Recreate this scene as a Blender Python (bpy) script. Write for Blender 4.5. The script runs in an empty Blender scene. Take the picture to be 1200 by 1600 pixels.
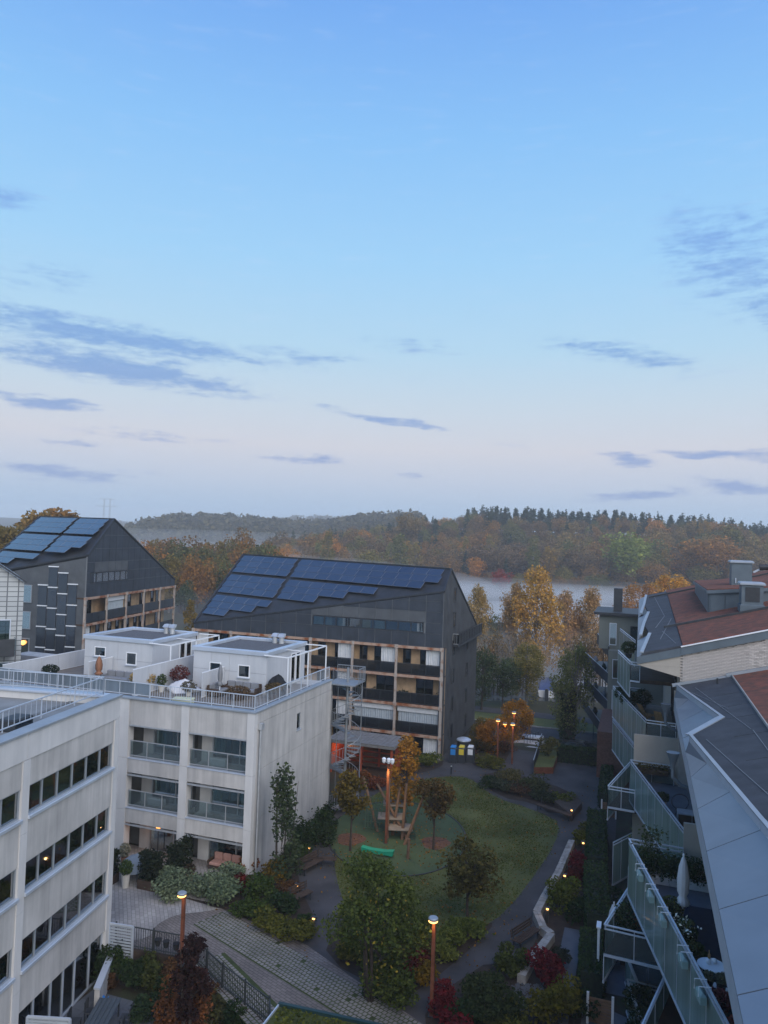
import bpy, bmesh, math, random
import numpy as np
from mathutils import Vector, Matrix
from mathutils.geometry import tessellate_polygon
random.seed(7); RNG = np.random.default_rng(7)
SC = bpy.context.scene
COL = SC.collection
R = math.radians
# ------------------------------------------------------------------ camera
FPX = 1180.0; YAW = R(18.9); PITCH = math.atan(40/1180); ROLL = 0.033; CZ = 20.0
_f = Vector((-math.sin(YAW)*math.cos(PITCH), math.cos(YAW)*math.cos(PITCH), math.sin(PITCH)))
_r0 = Vector((math.cos(YAW), math.sin(YAW), 0)); _u0 = _r0.cross(_f)
_r = _r0*math.cos(ROLL)+_u0*math.sin(ROLL); _u = _u0*math.cos(ROLL)-_r0*math.sin(ROLL)
cam = bpy.data.cameras.new('camera'); camo = bpy.data.objects.new('camera', cam); COL.objects.link(camo)
cam.sensor_fit = 'VERTICAL'; cam.sensor_height = 24; cam.lens = FPX/1600*24
cam.clip_start = 0.2; cam.clip_end = 20000
M = Matrix((_r, _u, -_f)).transposed().to_4x4(); M.translation = Vector((0, 0, CZ)); camo.matrix_world = M
SC.camera = camo
# real positions were surveyed from the photograph: a pixel seen at a known height / plane gives a point in the place
def ray(px, py): return _f+_r*((px-600)/FPX)-_u*((py-800)/FPX)
def G(px, py, z=0.0):
    d = ray(px, py); p = d*((z-CZ)/d.z); return Vector((p.x, p.y, z))
# ------------------------------------------------------------------ view, sky, sun
SC.view_settings.view_transform = 'Standard'; SC.view_settings.look = 'None'
SC.view_settings.exposure = 0.46; SC.view_settings.gamma = 1.0
SC.render.engine = 'CYCLES'
SC.cycles.use_denoising = True
SC.cycles.max_bounces = 6; SC.cycles.diffuse_bounces = 3; SC.cycles.glossy_bounces = 3
SC.cycles.transparent_max_bounces = 16; SC.cycles.volume_bounces = 1
SC.cycles.caustics_reflective = False; SC.cycles.caustics_refractive = False
def s2l(r, g, b):
    f = lambda c: (c/255/12.92) if c/255 <= 0.04045 else ((c/255+0.055)/1.055)**2.4
    return (f(r), f(g), f(b), 1)
W = bpy.data.worlds.new('World'); SC.world = W; W.use_nodes = True
nt = W.node_tree; nt.nodes.clear()
class NB:
    def __init__(s, nt): s.nt = nt
    def n(s, t, **kw):
        x = s.nt.nodes.new(t)
        for k, v in kw.items(): setattr(x, k, v)
        return x
    def put(s, sock, v):
        if isinstance(v, bpy.types.NodeSocket): s.nt.links.new(v, sock)
        else: sock.default_value = v
    def m(s, op, a, b=0.0, c=0.0, clamp=False):
        x = s.n('ShaderNodeMath', operation=op, use_clamp=clamp)
        s.put(x.inputs[0], a); s.put(x.inputs[1], b); s.put(x.inputs[2], c); return x.outputs[0]
    def vm(s, op, a, b):
        x = s.n('ShaderNodeVectorMath', operation=op); s.put(x.inputs[0], a); s.put(x.inputs[1], b)
        return x.outputs['Value'] if op == 'DOT_PRODUCT' else x.outputs[0]
    def noise(s, vec, scale, detail=4, rough=.55, dim='3D'):
        x = s.n('ShaderNodeTexNoise', noise_dimensions=dim); 
        if vec is not None: s.put(x.inputs['Vector'], vec)
        x.inputs['Scale'].default_value = scale; x.inputs['Detail'].default_value = detail; x.inputs['Roughness'].default_value = rough
        return x.outputs[0]
    def ramp(s, fac, stops, interp='LINEAR'):
        x = s.n('ShaderNodeValToRGB'); s.put(x.inputs[0], fac); cr = x.color_ramp; cr.interpolation = interp
        while len(cr.elements) < len(stops): cr.elements.new(0.5)
        for e, (p, c) in zip(cr.elements, stops): e.position = p; e.color = c
        return x.outputs[0]
    def mix(s, fac, a, b, mode='MIX'):
        x = s.n('ShaderNodeMix', data_type='RGBA', blend_type=mode)
        s.put(x.inputs[0], fac); s.put(x.inputs[6], a); s.put(x.inputs[7], b); return x.outputs[2]
    def comb(s, a, b, c):
        x = s.n('ShaderNodeCombineXYZ'); s.put(x.inputs[0], a); s.put(x.inputs[1], b); s.put(x.inputs[2], c); return x.outputs[0]
    def smooth(s, v, lo, hi):
        x = s.n('ShaderNodeMapRange', interpolation_type='SMOOTHSTEP')
        s.put(x.inputs[0], v); x.inputs[1].default_value = lo; x.inputs[2].default_value = hi; return x.outputs[0]
SUN_EL = R(4); SUN_AZ = R(138)      # the glow before sunrise lies behind the camera, to the right
b = NB(nt)
tc = b.n('ShaderNodeTexCoord').outputs['Generated']
f0 = Vector((-math.sin(YAW), math.cos(YAW), 0)); r0 = Vector((math.cos(YAW), math.sin(YAW), 0))
dz = b.vm('DOT_PRODUCT', tc, (0, 0, 1)); df = b.vm('DOT_PRODUCT', tc, f0); dr = b.vm('DOT_PRODUCT', tc, r0)
el = b.m('ARCSINE', dz); az = b.m('ARCTAN2', dr, df)
eld = b.m('DIVIDE', el, R(90), clamp=True)
SKY = [(0.0, s2l(160, 186, 212)), (.020, s2l(164, 190, 217)), (.046, s2l(188, 199, 217)), (.075, s2l(206, 207, 216)), (.112, s2l(194, 210, 224)), (.155, s2l(176, 210, 233)),
       (.225, s2l(156, 204, 241)), (.315, s2l(134, 189, 241)), (.40, s2l(113, 167, 235)), (.6, s2l(92, 142, 222)), (1.0, s2l(80, 126, 210))]
sky = b.ramp(eld, SKY)
nis = b.n('ShaderNodeTexSky', sky_type='NISHITA'); nis.sun_disc = False; nis.sun_elevation = SUN_EL; nis.sun_rotation = SUN_AZ
nsc = b.mix(1.0, nis.outputs[0], (0.09, 0.09, 0.09, 1), 'MULTIPLY')
sky = b.mix(0.04, sky, nsc)
# thin drifting clouds, each at its own azimuth and elevation
def azel(px, py):
    d = ray(px, py).normalized(); return math.atan2(d.dot(r0), d.dot(f0)), math.asin(d.z)
warp = b.noise(b.comb(b.m('MULTIPLY', az, 3.0), b.m('MULTIPLY', el, 11.0), 3.3), 3.0, 5, .6)
wv = b.m('MULTIPLY', b.m('SUBTRACT', warp, .5), .034)
elw = b.m('ADD', el, wv)
CL = [((-60, 478), (420, 566), 20, 1.0), ((-60, 530), (395, 612), 22, 1.05), ((-40, 615), (175, 640), 10, .85), ((90, 666), (330, 688), 9, .55), ((40, 690), (190, 694), 9, .6),
      ((-40, 728), (230, 748), 12, .7), ((485, 636), (725, 678), 7, .85), ((410, 708), (560, 726), 7, .75), ((610, 742), (690, 746), 6, .55), ((270, 528), (620, 576), 15, .5), ((520, 520), (760, 556), 16, .4),
      ((830, 532), (1120, 572), 18, .7), ((1030, 350), (1260, 470), 75, .62), ((1150, 470), (1260, 500), 26, .6), ((1020, 706), (1240, 716), 9, .95), ((930, 714), (1030, 726), 9, .75), ((900, 775), (1100, 768), 12, .7),
      ((1080, 752), (1260, 768), 12, .85), ((-60, 300), (80, 325), 26, .42), ((-60, 425), (180, 436), 22, .4), ((700, 690), (900, 700), 14, .28)]
cov = None
for (p0, p1, th, amp) in CL:
    a0, e0 = azel(*p0); a1, e1 = azel(*p1); ca, ce = (a0+a1)/2, (e0+e1)/2
    L = math.hypot(a1-a0, e1-e0)/2; tx, ty = (a1-a0)/(2*L), (e1-e0)/(2*L); T = th/FPX
    da = b.m('SUBTRACT', az, ca); de = b.m('SUBTRACT', elw, ce)
    u = b.m('MULTIPLY_ADD', da, tx/L, b.m('MULTIPLY', de, ty/L)); v = b.m('MULTIPLY_ADD', da, -ty/T, b.m('MULTIPLY', de, tx/T))
    q = b.m('MULTIPLY_ADD', u, u, b.m('MULTIPLY', v, v))
    g = b.m('MULTIPLY', b.m('EXPONENT', b.m('MULTIPLY', q, -.95)), amp)
    cov = g if cov is None else b.m('MAXIMUM', cov, g)
st = b.noise(b.comb(b.m('MULTIPLY', az, 5.0), b.m('MULTIPLY', el, 34.0), 0.0), 2.6, 7, .62)
st2 = b.noise(b.comb(b.m('MULTIPLY', az, 26.0), b.m('MULTIPLY', el, 70.0), 5.0), 2.0, 5, .6)
stn = b.m('MULTIPLY_ADD', st2, .45, b.m('MULTIPLY', st, .75))
far = b.m('MULTIPLY', b.smooth(b.noise(b.comb(b.m('MULTIPLY', az, 1.6), b.m('MULTIPLY', el, 9.0), 9.0), 2.0, 4), .5, .72), b.m('MULTIPLY', b.smooth(el, .01, .10), .20))
cv = b.m('ADD', cov, far)
dens = b.smooth(b.m('MULTIPLY_ADD', stn, 1.5, b.m('MULTIPLY', cv, .62)), 1.0, 1.5)
dens = b.m('MULTIPLY', dens, b.smooth(cv, .08, .5))
ccol = b.ramp(eld, [(0, s2l(112, 140, 188)), (.06, s2l(125, 150, 198)), (.14, s2l(110, 152, 208)), (.3, s2l(115, 158, 225)), (1, s2l(100, 145, 220))])
sky = b.mix(b.m('MULTIPLY', dens, .80), sky, ccol)
# faint pale streaks and a breath of unevenness
pale = b.m('MULTIPLY', b.smooth(st, .52, .78), b.m('MULTIPLY', b.smooth(el, .0, .08), .10))
sky = b.mix(pale, sky, s2l(214, 220, 244))
bg = b.n('ShaderNodeBackground'); b.put(bg.inputs[0], sky); bg.inputs[1].default_value = 0.81
nt.links.new(bg.outputs[0], b.n('ShaderNodeOutputWorld').inputs[0])
sl = bpy.data.lights.new('sun', 'SUN'); sl.energy = 2.3; sl.angle = R(65); sl.color = (1.0, .93, .86)
so = bpy.data.objects.new('sun', sl); COL.objects.link(so); so.location = (60, -60, 90)
_el = R(36); so.rotation_euler = (R(90)-_el, 0, R(180)-SUN_AZ) 
so.rotation_mode = 'QUATERNION'
so.rotation_quaternion = Vector((math.sin(SUN_AZ)*math.cos(_el), math.cos(SUN_AZ)*math.cos(_el), math.sin(_el))).to_track_quat('Z', 'Y')
# ------------------------------------------------------------------ materials
MATS = {}
def mat(name, col, rough=.8, var=.12, scale=1.5, metal=0.0, bump=0.0, bscale=None, spec=.35, col2=None, streak=0.0, detail=5, rand=0.0, sharp=(.3, .7), objcol=False, island=0.0):
    if name in MATS: return MATS[name]
    m = bpy.data.materials.new(name); m.use_nodes = True; nb = NB(m.node_tree)
    p = m.node_tree.nodes['Principled BSDF']
    tcn = nb.n('ShaderNodeTexCoord').outputs['Object']
    no = nb.noise(tcn, scale, detail)
    c = tuple(col)+(1,)
    lo = tuple(max(0, x*(1-var)) for x in col)+(1,); hi = tuple(x*(1+var) for x in col)+(1,)
    if col2: lo, hi = tuple(col2)+(1,), c
    out = nb.ramp(no, [(sharp[0], lo), (sharp[1], hi)])
    if streak:
        mp = nb.n('ShaderNodeMapping'); nb.put(mp.inputs[0], tcn); mp.inputs['Scale'].default_value = (1.6, 1.6, .12)
        sn = nb.noise(mp.outputs[0], 1.4, 6, .65)
        k = nb.ramp(sn, [(.32, (1-streak, 1-streak, 1-streak, 1)), (.62, (1.04, 1.03, 1.02, 1))])
        out = nb.mix(1.0, out, k, 'MULTIPLY')
    if rand:
        oi = nb.n('ShaderNodeObjectInfo').outputs['Random']
        out = nb.mix(1.0, out, nb.ramp(oi, [(0, (1-rand,)*3+(1,)), (1, (1+rand,)*3+(1,))]), 'MULTIPLY')
    if island: out = nb.mix(1.0, out, nb.ramp(nb.n('ShaderNodeNewGeometry').outputs['Random Per Island'], [(0, (1-island,)*3+(1,)), (1, (1+island,)*3+(1,))]), 'MULTIPLY')
    if objcol: out = nb.mix(1.0, out, nb.n('ShaderNodeObjectInfo').outputs['Color'], 'MULTIPLY')
    nb.put(p.inputs['Base Color'], out); p.inputs['Roughness'].default_value = rough; p.inputs['Metallic'].default_value = metal
    p.inputs['Specular IOR Level'].default_value = spec
    if bump:
        bn = nb.n('ShaderNodeBump'); bn.inputs['Strength'].default_value = bump; bn.inputs['Distance'].default_value = .05
        nb.put(bn.inputs['Height'], nb.noise(tcn, bscale or scale*4, 4)); nb.put(p.inputs['Normal'], bn.outputs[0])
    MATS[name] = m; return m
def emis(name, col, strength):
    if name in MATS: return MATS[name]
    m = bpy.data.materials.new(name); m.use_nodes = True; p = m.node_tree.nodes['Principled BSDF']
    p.inputs['Base Color'].default_value = (.1, .1, .1, 1); p.inputs['Emission Color'].default_value = tuple(col)+(1,); p.inputs['Emission Strength'].default_value = strength
    MATS[name] = m; return m
def glass(name, tint=(.55, .66, .66), refl=.09, body=None, bodyfac=0.0, rough=.03, streaks=False):
    m = bpy.data.materials.new(name); m.use_nodes = True; nb = NB(m.node_tree); m.node_tree.nodes.clear()
    tr = nb.n('ShaderNodeBsdfTransparent'); tr.inputs[0].default_value = tuple(tint)+(1,)
    gl = nb.n('ShaderNodeBsdfGlossy'); gl.inputs['Roughness'].default_value = rough; gl.inputs[0].default_value = (.9, .95, 1, 1)
    lw = nb.n('ShaderNodeFresnel'); lw.inputs[0].default_value = 1.5
    base = tr.outputs[0]
    if body:
        df_ = nb.n('ShaderNodeBsdfDiffuse'); tl = nb.n('ShaderNodeBsdfTranslucent'); 
        tcn = nb.n('ShaderNodeTexCoord').outputs['Object']
        mp = nb.n('ShaderNodeMapping'); nb.put(mp.inputs[0], tcn); mp.inputs['Scale'].default_value = (1.1, 1.1, .05)
        cc = nb.ramp(nb.noise(mp.outputs[0], 1.6, 3), [(.3, tuple(x*.78 for x in body)+(1,)), (.7, tuple(x*1.12 for x in body)+(1,))])
        nb.put(df_.inputs[0], cc); nb.put(tl.inputs[0], cc)
        m1 = nb.n('ShaderNodeMixShader'); m1.inputs[0].default_value = .5
        m.node_tree.links.new(df_.outputs[0], m1.inputs[1]); m.node_tree.links.new(tl.outputs[0], m1.inputs[2])
        m2 = nb.n('ShaderNodeMixShader'); m2.inputs[0].default_value = bodyfac
        m.node_tree.links.new(base, m2.inputs[1]); m.node_tree.links.new(m1.outputs[0], m2.inputs[2]); base = m2.outputs[0]
    mx = nb.n('ShaderNodeMixShader'); nb.put(mx.inputs[0], nb.m('MULTIPLY_ADD', lw.outputs[0], .9, refl-.036))
    m.node_tree.links.new(base, mx.inputs[1]); m.node_tree.links.new(gl.outputs[0], mx.inputs[2])
    m.node_tree.links.new(mx.outputs[0], nb.n('ShaderNodeOutputMaterial').inputs[0])
    MATS[name] = m; return m
# ------------------------------------------------------------------ geometry helpers
ORG = {}
class FR:
    """a local frame: origin, x axis, y axis (horizontal), z up"""
    def __init__(s, o=(0, 0, 0), ang=0.0, ex=None, ey=None, ez=None):
        s.o = Vector(o); s.ex = Vector(ex) if ex else Vector((math.cos(ang), math.sin(ang), 0)); s.ey = Vector(ey) if ey else Vector((-math.sin(ang), math.cos(ang), 0)); s.ez = Vector(ez) if ez else Vector((0, 0, 1))
    def __call__(s, x, y, z): return s.o+s.ex*x+s.ey*y+s.ez*z
ID = FR()
class MB:
    def __init__(s, fr=ID): s.v = []; s.f = []; s.fr = fr
    def add(s, pts, faces, raw=False):
        k = len(s.v); s.v += [Vector(p) if raw else s.fr(*p) for p in pts]; s.f += [tuple(i+k for i in f) for f in faces]; return s
    def box(s, x0, x1, y0, y1, z0, z1):
        return s.add([(x0, y0, z0), (x1, y0, z0), (x1, y1, z0), (x0, y1, z0), (x0, y0, z1), (x1, y0, z1), (x1, y1, z1), (x0, y1, z1)],
                     [(3, 2, 1, 0), (4, 5, 6, 7), (0, 1, 5, 4), (1, 2, 6, 5), (2, 3, 7, 6), (3, 0, 4, 7)])
    def bev(s, x0, x1, y0, y1, z0, z1, c=.03):
        """box with its upper edges chamfered"""
        return s.add([(x0, y0, z0), (x1, y0, z0), (x1, y1, z0), (x0, y1, z0), (x0, y0, z1-c), (x1, y0, z1-c), (x1, y1, z1-c), (x0, y1, z1-c), (x0+c, y0+c, z1), (x1-c, y0+c, z1), (x1-c, y1-c, z1), (x0+c, y1-c, z1)],
                     [(3, 2, 1, 0), (8, 9, 10, 11)]+[(i, (i+1) % 4, 4+(i+1) % 4, 4+i) for i in range(4)]+[(4+i, 4+(i+1) % 4, 8+(i+1) % 4, 8+i) for i in range(4)])
    def prism(s, poly, off, raw=False):
        """polygon (list of 3-D points) extruded by the offset vector"""
        n = len(poly); o = Vector(off); A = [Vector(p) if raw else s.fr(*p) for p in poly]
        if not raw: o = s.fr.ex*o.x+s.fr.ey*o.y+s.fr.ez*o.z
        tri = tessellate_polygon([A])
        return s.add(A+[p+o for p in A], [tuple(t) for t in tri]+[tuple(i+n for i in reversed(t)) for t in tri]+[((i+1) % n, i, i+n, (i+1) % n+n) for i in range(n)], True)
    def poly(s, pts, raw=False):
        A = [Vector(p) if raw else s.fr(*p) for p in pts]; return s.add(A, [tuple(t) for t in tessellate_polygon([A])], True)
    def quad(s, *pts): return s.add(list(pts), [tuple(range(len(pts)))])
    def tube(s, pts, r, n=6, raw=False, closed=False):
        A = [Vector(p) if raw else s.fr(*p) for p in pts]; rr = r if hasattr(r, '__len__') else [r]*len(A)
        V = []; F = []; up = Vector((.03, .07, 1)).normalized()
        for i, p in enumerate(A):
            d = (A[min(i+1, len(A)-1)]-A[max(i-1, 0)])
            if d.length < 1e-9: d = Vector((0, 0, 1))
            d.normalize(); x = d.cross(up if abs(d.dot(up)) < .97 else Vector((1, 0, 0))).normalized(); y = d.cross(x)
            for k in range(n): a = 2*math.pi*k/n; V.append(p+(x*math.cos(a)+y*math.sin(a))*rr[i])
        for i in range(len(A)-1):
            for k in range(n): F.append((i*n+k, i*n+(k+1) % n, (i+1)*n+(k+1) % n, (i+1)*n+k))
        F.append(tuple(range(n))); F.append(tuple((len(A)-1)*n+k for k in reversed(range(n))))
        return s.add(V, F, True)
    def bar(s, p0, p1, w, h=None, raw=False):
        """square bar between two points"""
        h = h or w; a, c = (Vector(p0), Vector(p1)) if raw else (s.fr(*p0), s.fr(*p1))
        d = (c-a).normalized(); up = Vector((0, 0, 1)) if abs(d.z) < .95 else Vector((0, 1, 0)); x = d.cross(up).normalized()*w/2; y = x.cross(d).normalized()*h/2
        V = [a-x-y, a+x-y, a+x+y, a-x+y, c-x-y, c+x-y, c+x+y, c-x+y]
        return s.add(V, [(0, 1, 2, 3), (7, 6, 5, 4), (0, 4, 5, 1), (1, 5, 6, 2), (2, 6, 7, 3), (3, 7, 4, 0)], True)
    def lathe(s, c, prof, n=14):
        V = []; F = []
        for (r, z) in prof:
            for k in range(n): a = 2*math.pi*k/n; V.append((c[0]+r*math.cos(a), c[1]+r*math.sin(a), c[2]+z))
        for i in range(len(prof)-1):
            for k in range(n): F.append((i*n+k, i*n+(k+1) % n, (i+1)*n+(k+1) % n, (i+1)*n+k))
        F.append(tuple(reversed(range(n)))); F.append(tuple((len(prof)-1)*n+k for k in range(n)))
        return s.add(V, F)
    def build(s, name, material, parent=None, smooth=False, kind=None):
        org = ORG.get(parent.name, Vector((0, 0, 0))) if parent else Vector((0, 0, 0))
        me = bpy.data.meshes.new(name); me.from_pydata([tuple(p-org) for p in s.v], [], s.f); me.validate()
        me.materials.append(MATS[material] if isinstance(material, str) else material)
        bm = bmesh.new(); bm.from_mesh(me); bmesh.ops.recalc_face_normals(bm, faces=bm.faces); bm.to_mesh(me); bm.free()
        if smooth: me.polygons.foreach_set('use_smooth', [True]*len(me.polygons))
        o = bpy.data.objects.new(name, me); COL.objects.link(o)
        if parent: o.parent = parent
        if kind: o['kind'] = kind
        ORG[o.name] = org; return o
def tag(o, label=None, cat=None, group=None, kind=None):
    if label: o['label'] = label
    if cat: o['category'] = cat
    if group: o['group'] = group
    if kind: o['kind'] = kind
    return o
def thing(name, label, cat, loc=(0, 0, 0), group=None):
    o = bpy.data.objects.new(name, None); COL.objects.link(o); o.location = loc; o.empty_display_size = .3
    ORG[o.name] = Vector(loc); return tag(o, label, cat, group)
def struct(o): o['kind'] = 'structure'; return o
def inst(src, parent, mat4=None, loc=None):
    """a copy of a mesh object that shares its mesh"""
    c = src.copy(); COL.objects.link(c); c.parent = parent
    if mat4 is not None: c.matrix_local = mat4
    if loc is not None: c.location = loc
    ORG[c.name] = ORG.get(parent.name, Vector()) if parent else Vector(); return c
def copy_tree(src, loc, rz=0.0, sc=1.0, label=None, group=None, color=None):
    r = src.copy(); COL.objects.link(r); r.location = loc; r.rotation_euler = (0, 0, rz); r.scale = (sc, sc, sc) if not hasattr(sc, '__len__') else sc
    if label: r['label'] = label
    if group: r['group'] = group
    ORG[r.name] = Vector(loc)
    for ch in src.children:
        c = ch.copy(); COL.objects.link(c); c.parent = r
        if color and ch.name.startswith(('crown', 'foliage')): c.color = tuple(color)+(1,)
        for g in ch.children:
            d = g.copy(); COL.objects.link(d); d.parent = c
    return r
def clip(poly, fn):
    """clip a 2-D polygon to fn(x, y) >= 0 (fn linear)"""
    out = []
    for i in range(len(poly)):
        a, c = poly[i], poly[(i+1) % len(poly)]; fa, fc = fn(*a), fn(*c)
        if fa >= 0: out.append(a)
        if fa*fc < 0:
            t = fa/(fa-fc); out.append((a[0]+(c[0]-a[0])*t, a[1]+(c[1]-a[1])*t))
    return out
# shared materials
mat('concrete', (.46, .447, .432), .85, .15, .5, bump=.15, bscale=14, streak=.24, detail=8)
mat('concrete_light', (.54, .535, .53), .8, .06, .7, bump=.1, bscale=14, streak=.1)
mat('penthouse_panel', (.47, .49, .52), .7, .05, .6, streak=.06)
mat('grey_metal', (.30, .335, .37), .45, .1, 1.2, metal=.3)
mat('pale_metal', (.50, .55, .62), .35, .08, 1.0, metal=.35)
mat('white_metal', (.72, .74, .76), .45, .04, 2)
mat('zinc_dark', (.105, .135, .16), .5, .12, 1.5, metal=.25)
mat('stair_steel', (.27, .29, .31), .5, .12, 3, metal=.4)
mat('room_light', (.55, .62, .60), .9, .3, .7)
mat('rail_metal', (.46, .51, .57), .5, .05, 2, metal=.1)
mat('galvanised', (.48, .50, .52), .45, .12, 3, metal=.5)
mat('dark_metal', (.03, .034, .04), .5, .2, 3)
mat('dark_cladding', (.042, .051, .066), .55, .22, .9, metal=.1, streak=.2)
mat('joint_pale', (.15, .16, .17), .7, .1, 2)
mat('module_frame', (.10, .115, .14), .5, .1, 2, metal=.4)
mat('dark_cladding_light', (.085, .092, .10), .5, .2, .9, metal=.1)
mat('charcoal_roof', (.03, .033, .038), .55, .25, 1.5)
mat('timber_warm', (.52, .35, .21), .75, .2, 2.0, streak=.2)
mat('rust_beam', (.40, .27, .20), .8, .4, 1.2, col2=(.22, .075, .03), sharp=(.38, .55))
mat('post_pale', (.36, .31, .27), .8, .25, 2.0, col2=(.24, .12, .07), sharp=(.28, .5))
mat('bitumen', (.042, .046, .054), .85, .25, 1.2, bump=.2, bscale=30)
mat('gravel_roof', (.11, .11, .115), .95, .35, 9, bump=.5, bscale=40)
mat('membrane', (.20, .205, .20), .8, .28, .5, bump=.2, bscale=20)
mat('sedum', (.21, .068, .042), .95, .3, 2.2, bump=.8, bscale=30, col2=(.10, .050, .034), sharp=(.35, .65))
mat('brick_pale', (.42, .385, .36), .85, .1, 3, bump=.3, bscale=20, rand=.06, island=.2)
mat('mortar', (.30, .285, .27), .9, .1, 4)
mat('render_grey', (.15, .165, .15), .85, .1, .8)
mat('render_beige', (.34, .31, .27), .85, .1, .8)
mat('wood_deck', (.17, .15, .13), .8, .2, 2, streak=.2)
mat('dark_wood', (.055, .035, .024), .8, .3, 2)
mat('corten', (.155, .05, .024), .75, .35, 3)
mat('black_soft', (.014, .015, .017), .8, .3, 3)
mat('asphalt', (.054, .051, .052), .9, .34, .45, bump=.25, bscale=60)
mat('lawn', (.115, .122, .034), .95, .45, .35, bump=.6, bscale=40, col2=(.060, .074, .020), sharp=(.35, .65))
mat('rubber_green', (.044, .070, .030), .9, .15, 1.0)
mat('soil', (.035, .024, .017), .95, .4, 2, bump=.6, bscale=18)
mat('bark_chip', (.11, .055, .035), .95, .4, 6, bump=.7, bscale=25)
mat('paver_grey', (.175, .16, .15), .9, .14, 1.0, rand=.13, bump=.2, bscale=20)
mat('paver_light', (.28, .265, .255), .9, .1, 1.0, rand=.1, bump=.2, bscale=20)
mat('paver_dark', (.125, .115, .115), .9, .14, 1.0, rand=.12, bump=.2, bscale=20)
mat('paver_joint', (.055, .05, .045), .95, .2, 4)
mat('turf_joint', (.04, .055, .016), .95, .35, 3, bump=.4, bscale=30)
mat('stone_pale', (.30, .28, .25), .9, .2, 2, rand=.15, bump=.3, bscale=14)
mat('slate_paving', (.09, .10, .115), .8, .15, 1.5, rand=.1)
mat('curtain', (.56, .57, .58), .9, .08, 4)
mat('cloth_white', (.60, .60, .61), .9, .06, 4, bump=.2, bscale=8)
mat('cloth_blue_grey', (.20, .24, .28), .85, .1, 2, bump=.3, bscale=6)
mat('room_dark', (.06, .065, .065), .9, .3, 1.0)
mat('room_grey', (.13, .135, .135), .9, .3, .7)
mat('terracotta', (.25, .12, .07), .85, .15, 3)
mat('cream_pot', (.48, .46, .42), .7, .08, 3)
mat('fence_dark', (.035, .040, .040), .6, .2, 3)
mat('wicker', (.28, .17, .075), .8, .2, 8)
mat('cushion_pink', (.42, .24, .20), .9, .1, 5)
mat('cushion_grey', (.20, .21, .23), .9, .1, 5)
mat('trunk', (.050, .038, .030), .9, .35, 3, bump=.6, bscale=12)
mat('trunk_pale', (.26, .24, .22), .9, .4, 4, col2=(.08, .07, .065), bump=.3)
mat('curtain_sheer', (.34, .38, .38), .9, .1, 4)
mat('curtain_blue', (.34, .38, .41), .9, .1, 4)
mat('foliage_dark', (.018, .026, .014), .9, .4, 6)
mat('brown_brick', (.12, .06, .045), .9, .3, 6)
mat('log_wood', (.13, .075, .045), .85, .3, 3); mat('log_wood_grey', (.20, .17, .14), .85, .2, 3); mat('rope_green', (.05, .09, .05), .9, .1, 3)
mat('emerald', (.012, .24, .14), .5, .1, 3); mat('roof_board', (.17, .165, .16), .8, .2, 3); mat('red_board', (.34, .07, .03), .8, .15, 2)
mat('bin_blue', (.03, .20, .50), .5, .05, 3); mat('bin_yellow', (.62, .48, .05), .5, .05, 3); mat('bin_white', (.68, .68, .68), .5, .05, 3); mat('toy_red', (.4, .04, .05), .6, .05, 3)
mat('car_paint', (.012, .014, .022), .25, .1, 2, spec=.6); mat('boat_white', (.70, .71, .72), .4, .05, 2); mat('boat_blue', (.045, .09, .26), .7, .1, 2)
mat('crate_yellow', (.55, .56, .36), .7, .06, 3); mat('table_top', (.05, .065, .08), .35, .15, 2); mat('moss', (.05, .06, .014), .95, .4, 3, bump=.6, bscale=20); mat('green_edge', (.02, .05, .05), .4, .15, 2, metal=.3)
mat('stem_green', (.06, .07, .03), .9, .2, 3); mat('navy_rug', (.010, .012, .022), .95, .3, 4); mat('gate_wood', (.16, .09, .05), .85, .2, 3); mat('frosted_box', (.20, .30, .29), .6, .08, 2)
glass('window_glass', (.72, .82, .80), .30)
glass('window_glass_dark', (.32, .42, .44), .17)
glass('rail_glass', (.74, .83, .84), .06, body=(.42, .50, .52), bodyfac=.14)
glass('frosted_rail', (.6, .7, .75), .05, body=(.46, .53, .60), bodyfac=.55)
glass('green_glass', (.42, .62, .56), .045, body=(.34, .47, .44), bodyfac=.86, rough=.2)
glass('dark_mesh', (.42, .46, .50), .05, body=(.05, .055, .06), bodyfac=.3, rough=.3)
# solar module
def solar_mat():
    m = bpy.data.materials.new('solar'); m.use_nodes = True; nb = NB(m.node_tree); p = m.node_tree.nodes['Principled BSDF']
    tcn = nb.n('ShaderNodeTexCoord').outputs['Object']
    oi = nb.n('ShaderNodeObjectInfo').outputs['Random']
    c = nb.ramp(nb.noise(tcn, 1.2, 3), [(.3, (.014, .018, .028, 1)), (.7, (.022, .028, .042, 1))])
    c = nb.mix(1.0, c, nb.ramp(oi, [(0, (.8, .8, .8, 1)), (1, (1.25, 1.25, 1.25, 1))]), 'MULTIPLY')
    nb.put(p.inputs['Base Color'], c); p.inputs['Roughness'].default_value = .16; p.inputs['Specular IOR Level'].default_value = .62
    p.inputs['Coat Weight'].default_value = .9; p.inputs['Coat Roughness'].default_value = .05
    MATS['solar'] = m
solar_mat()
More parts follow.
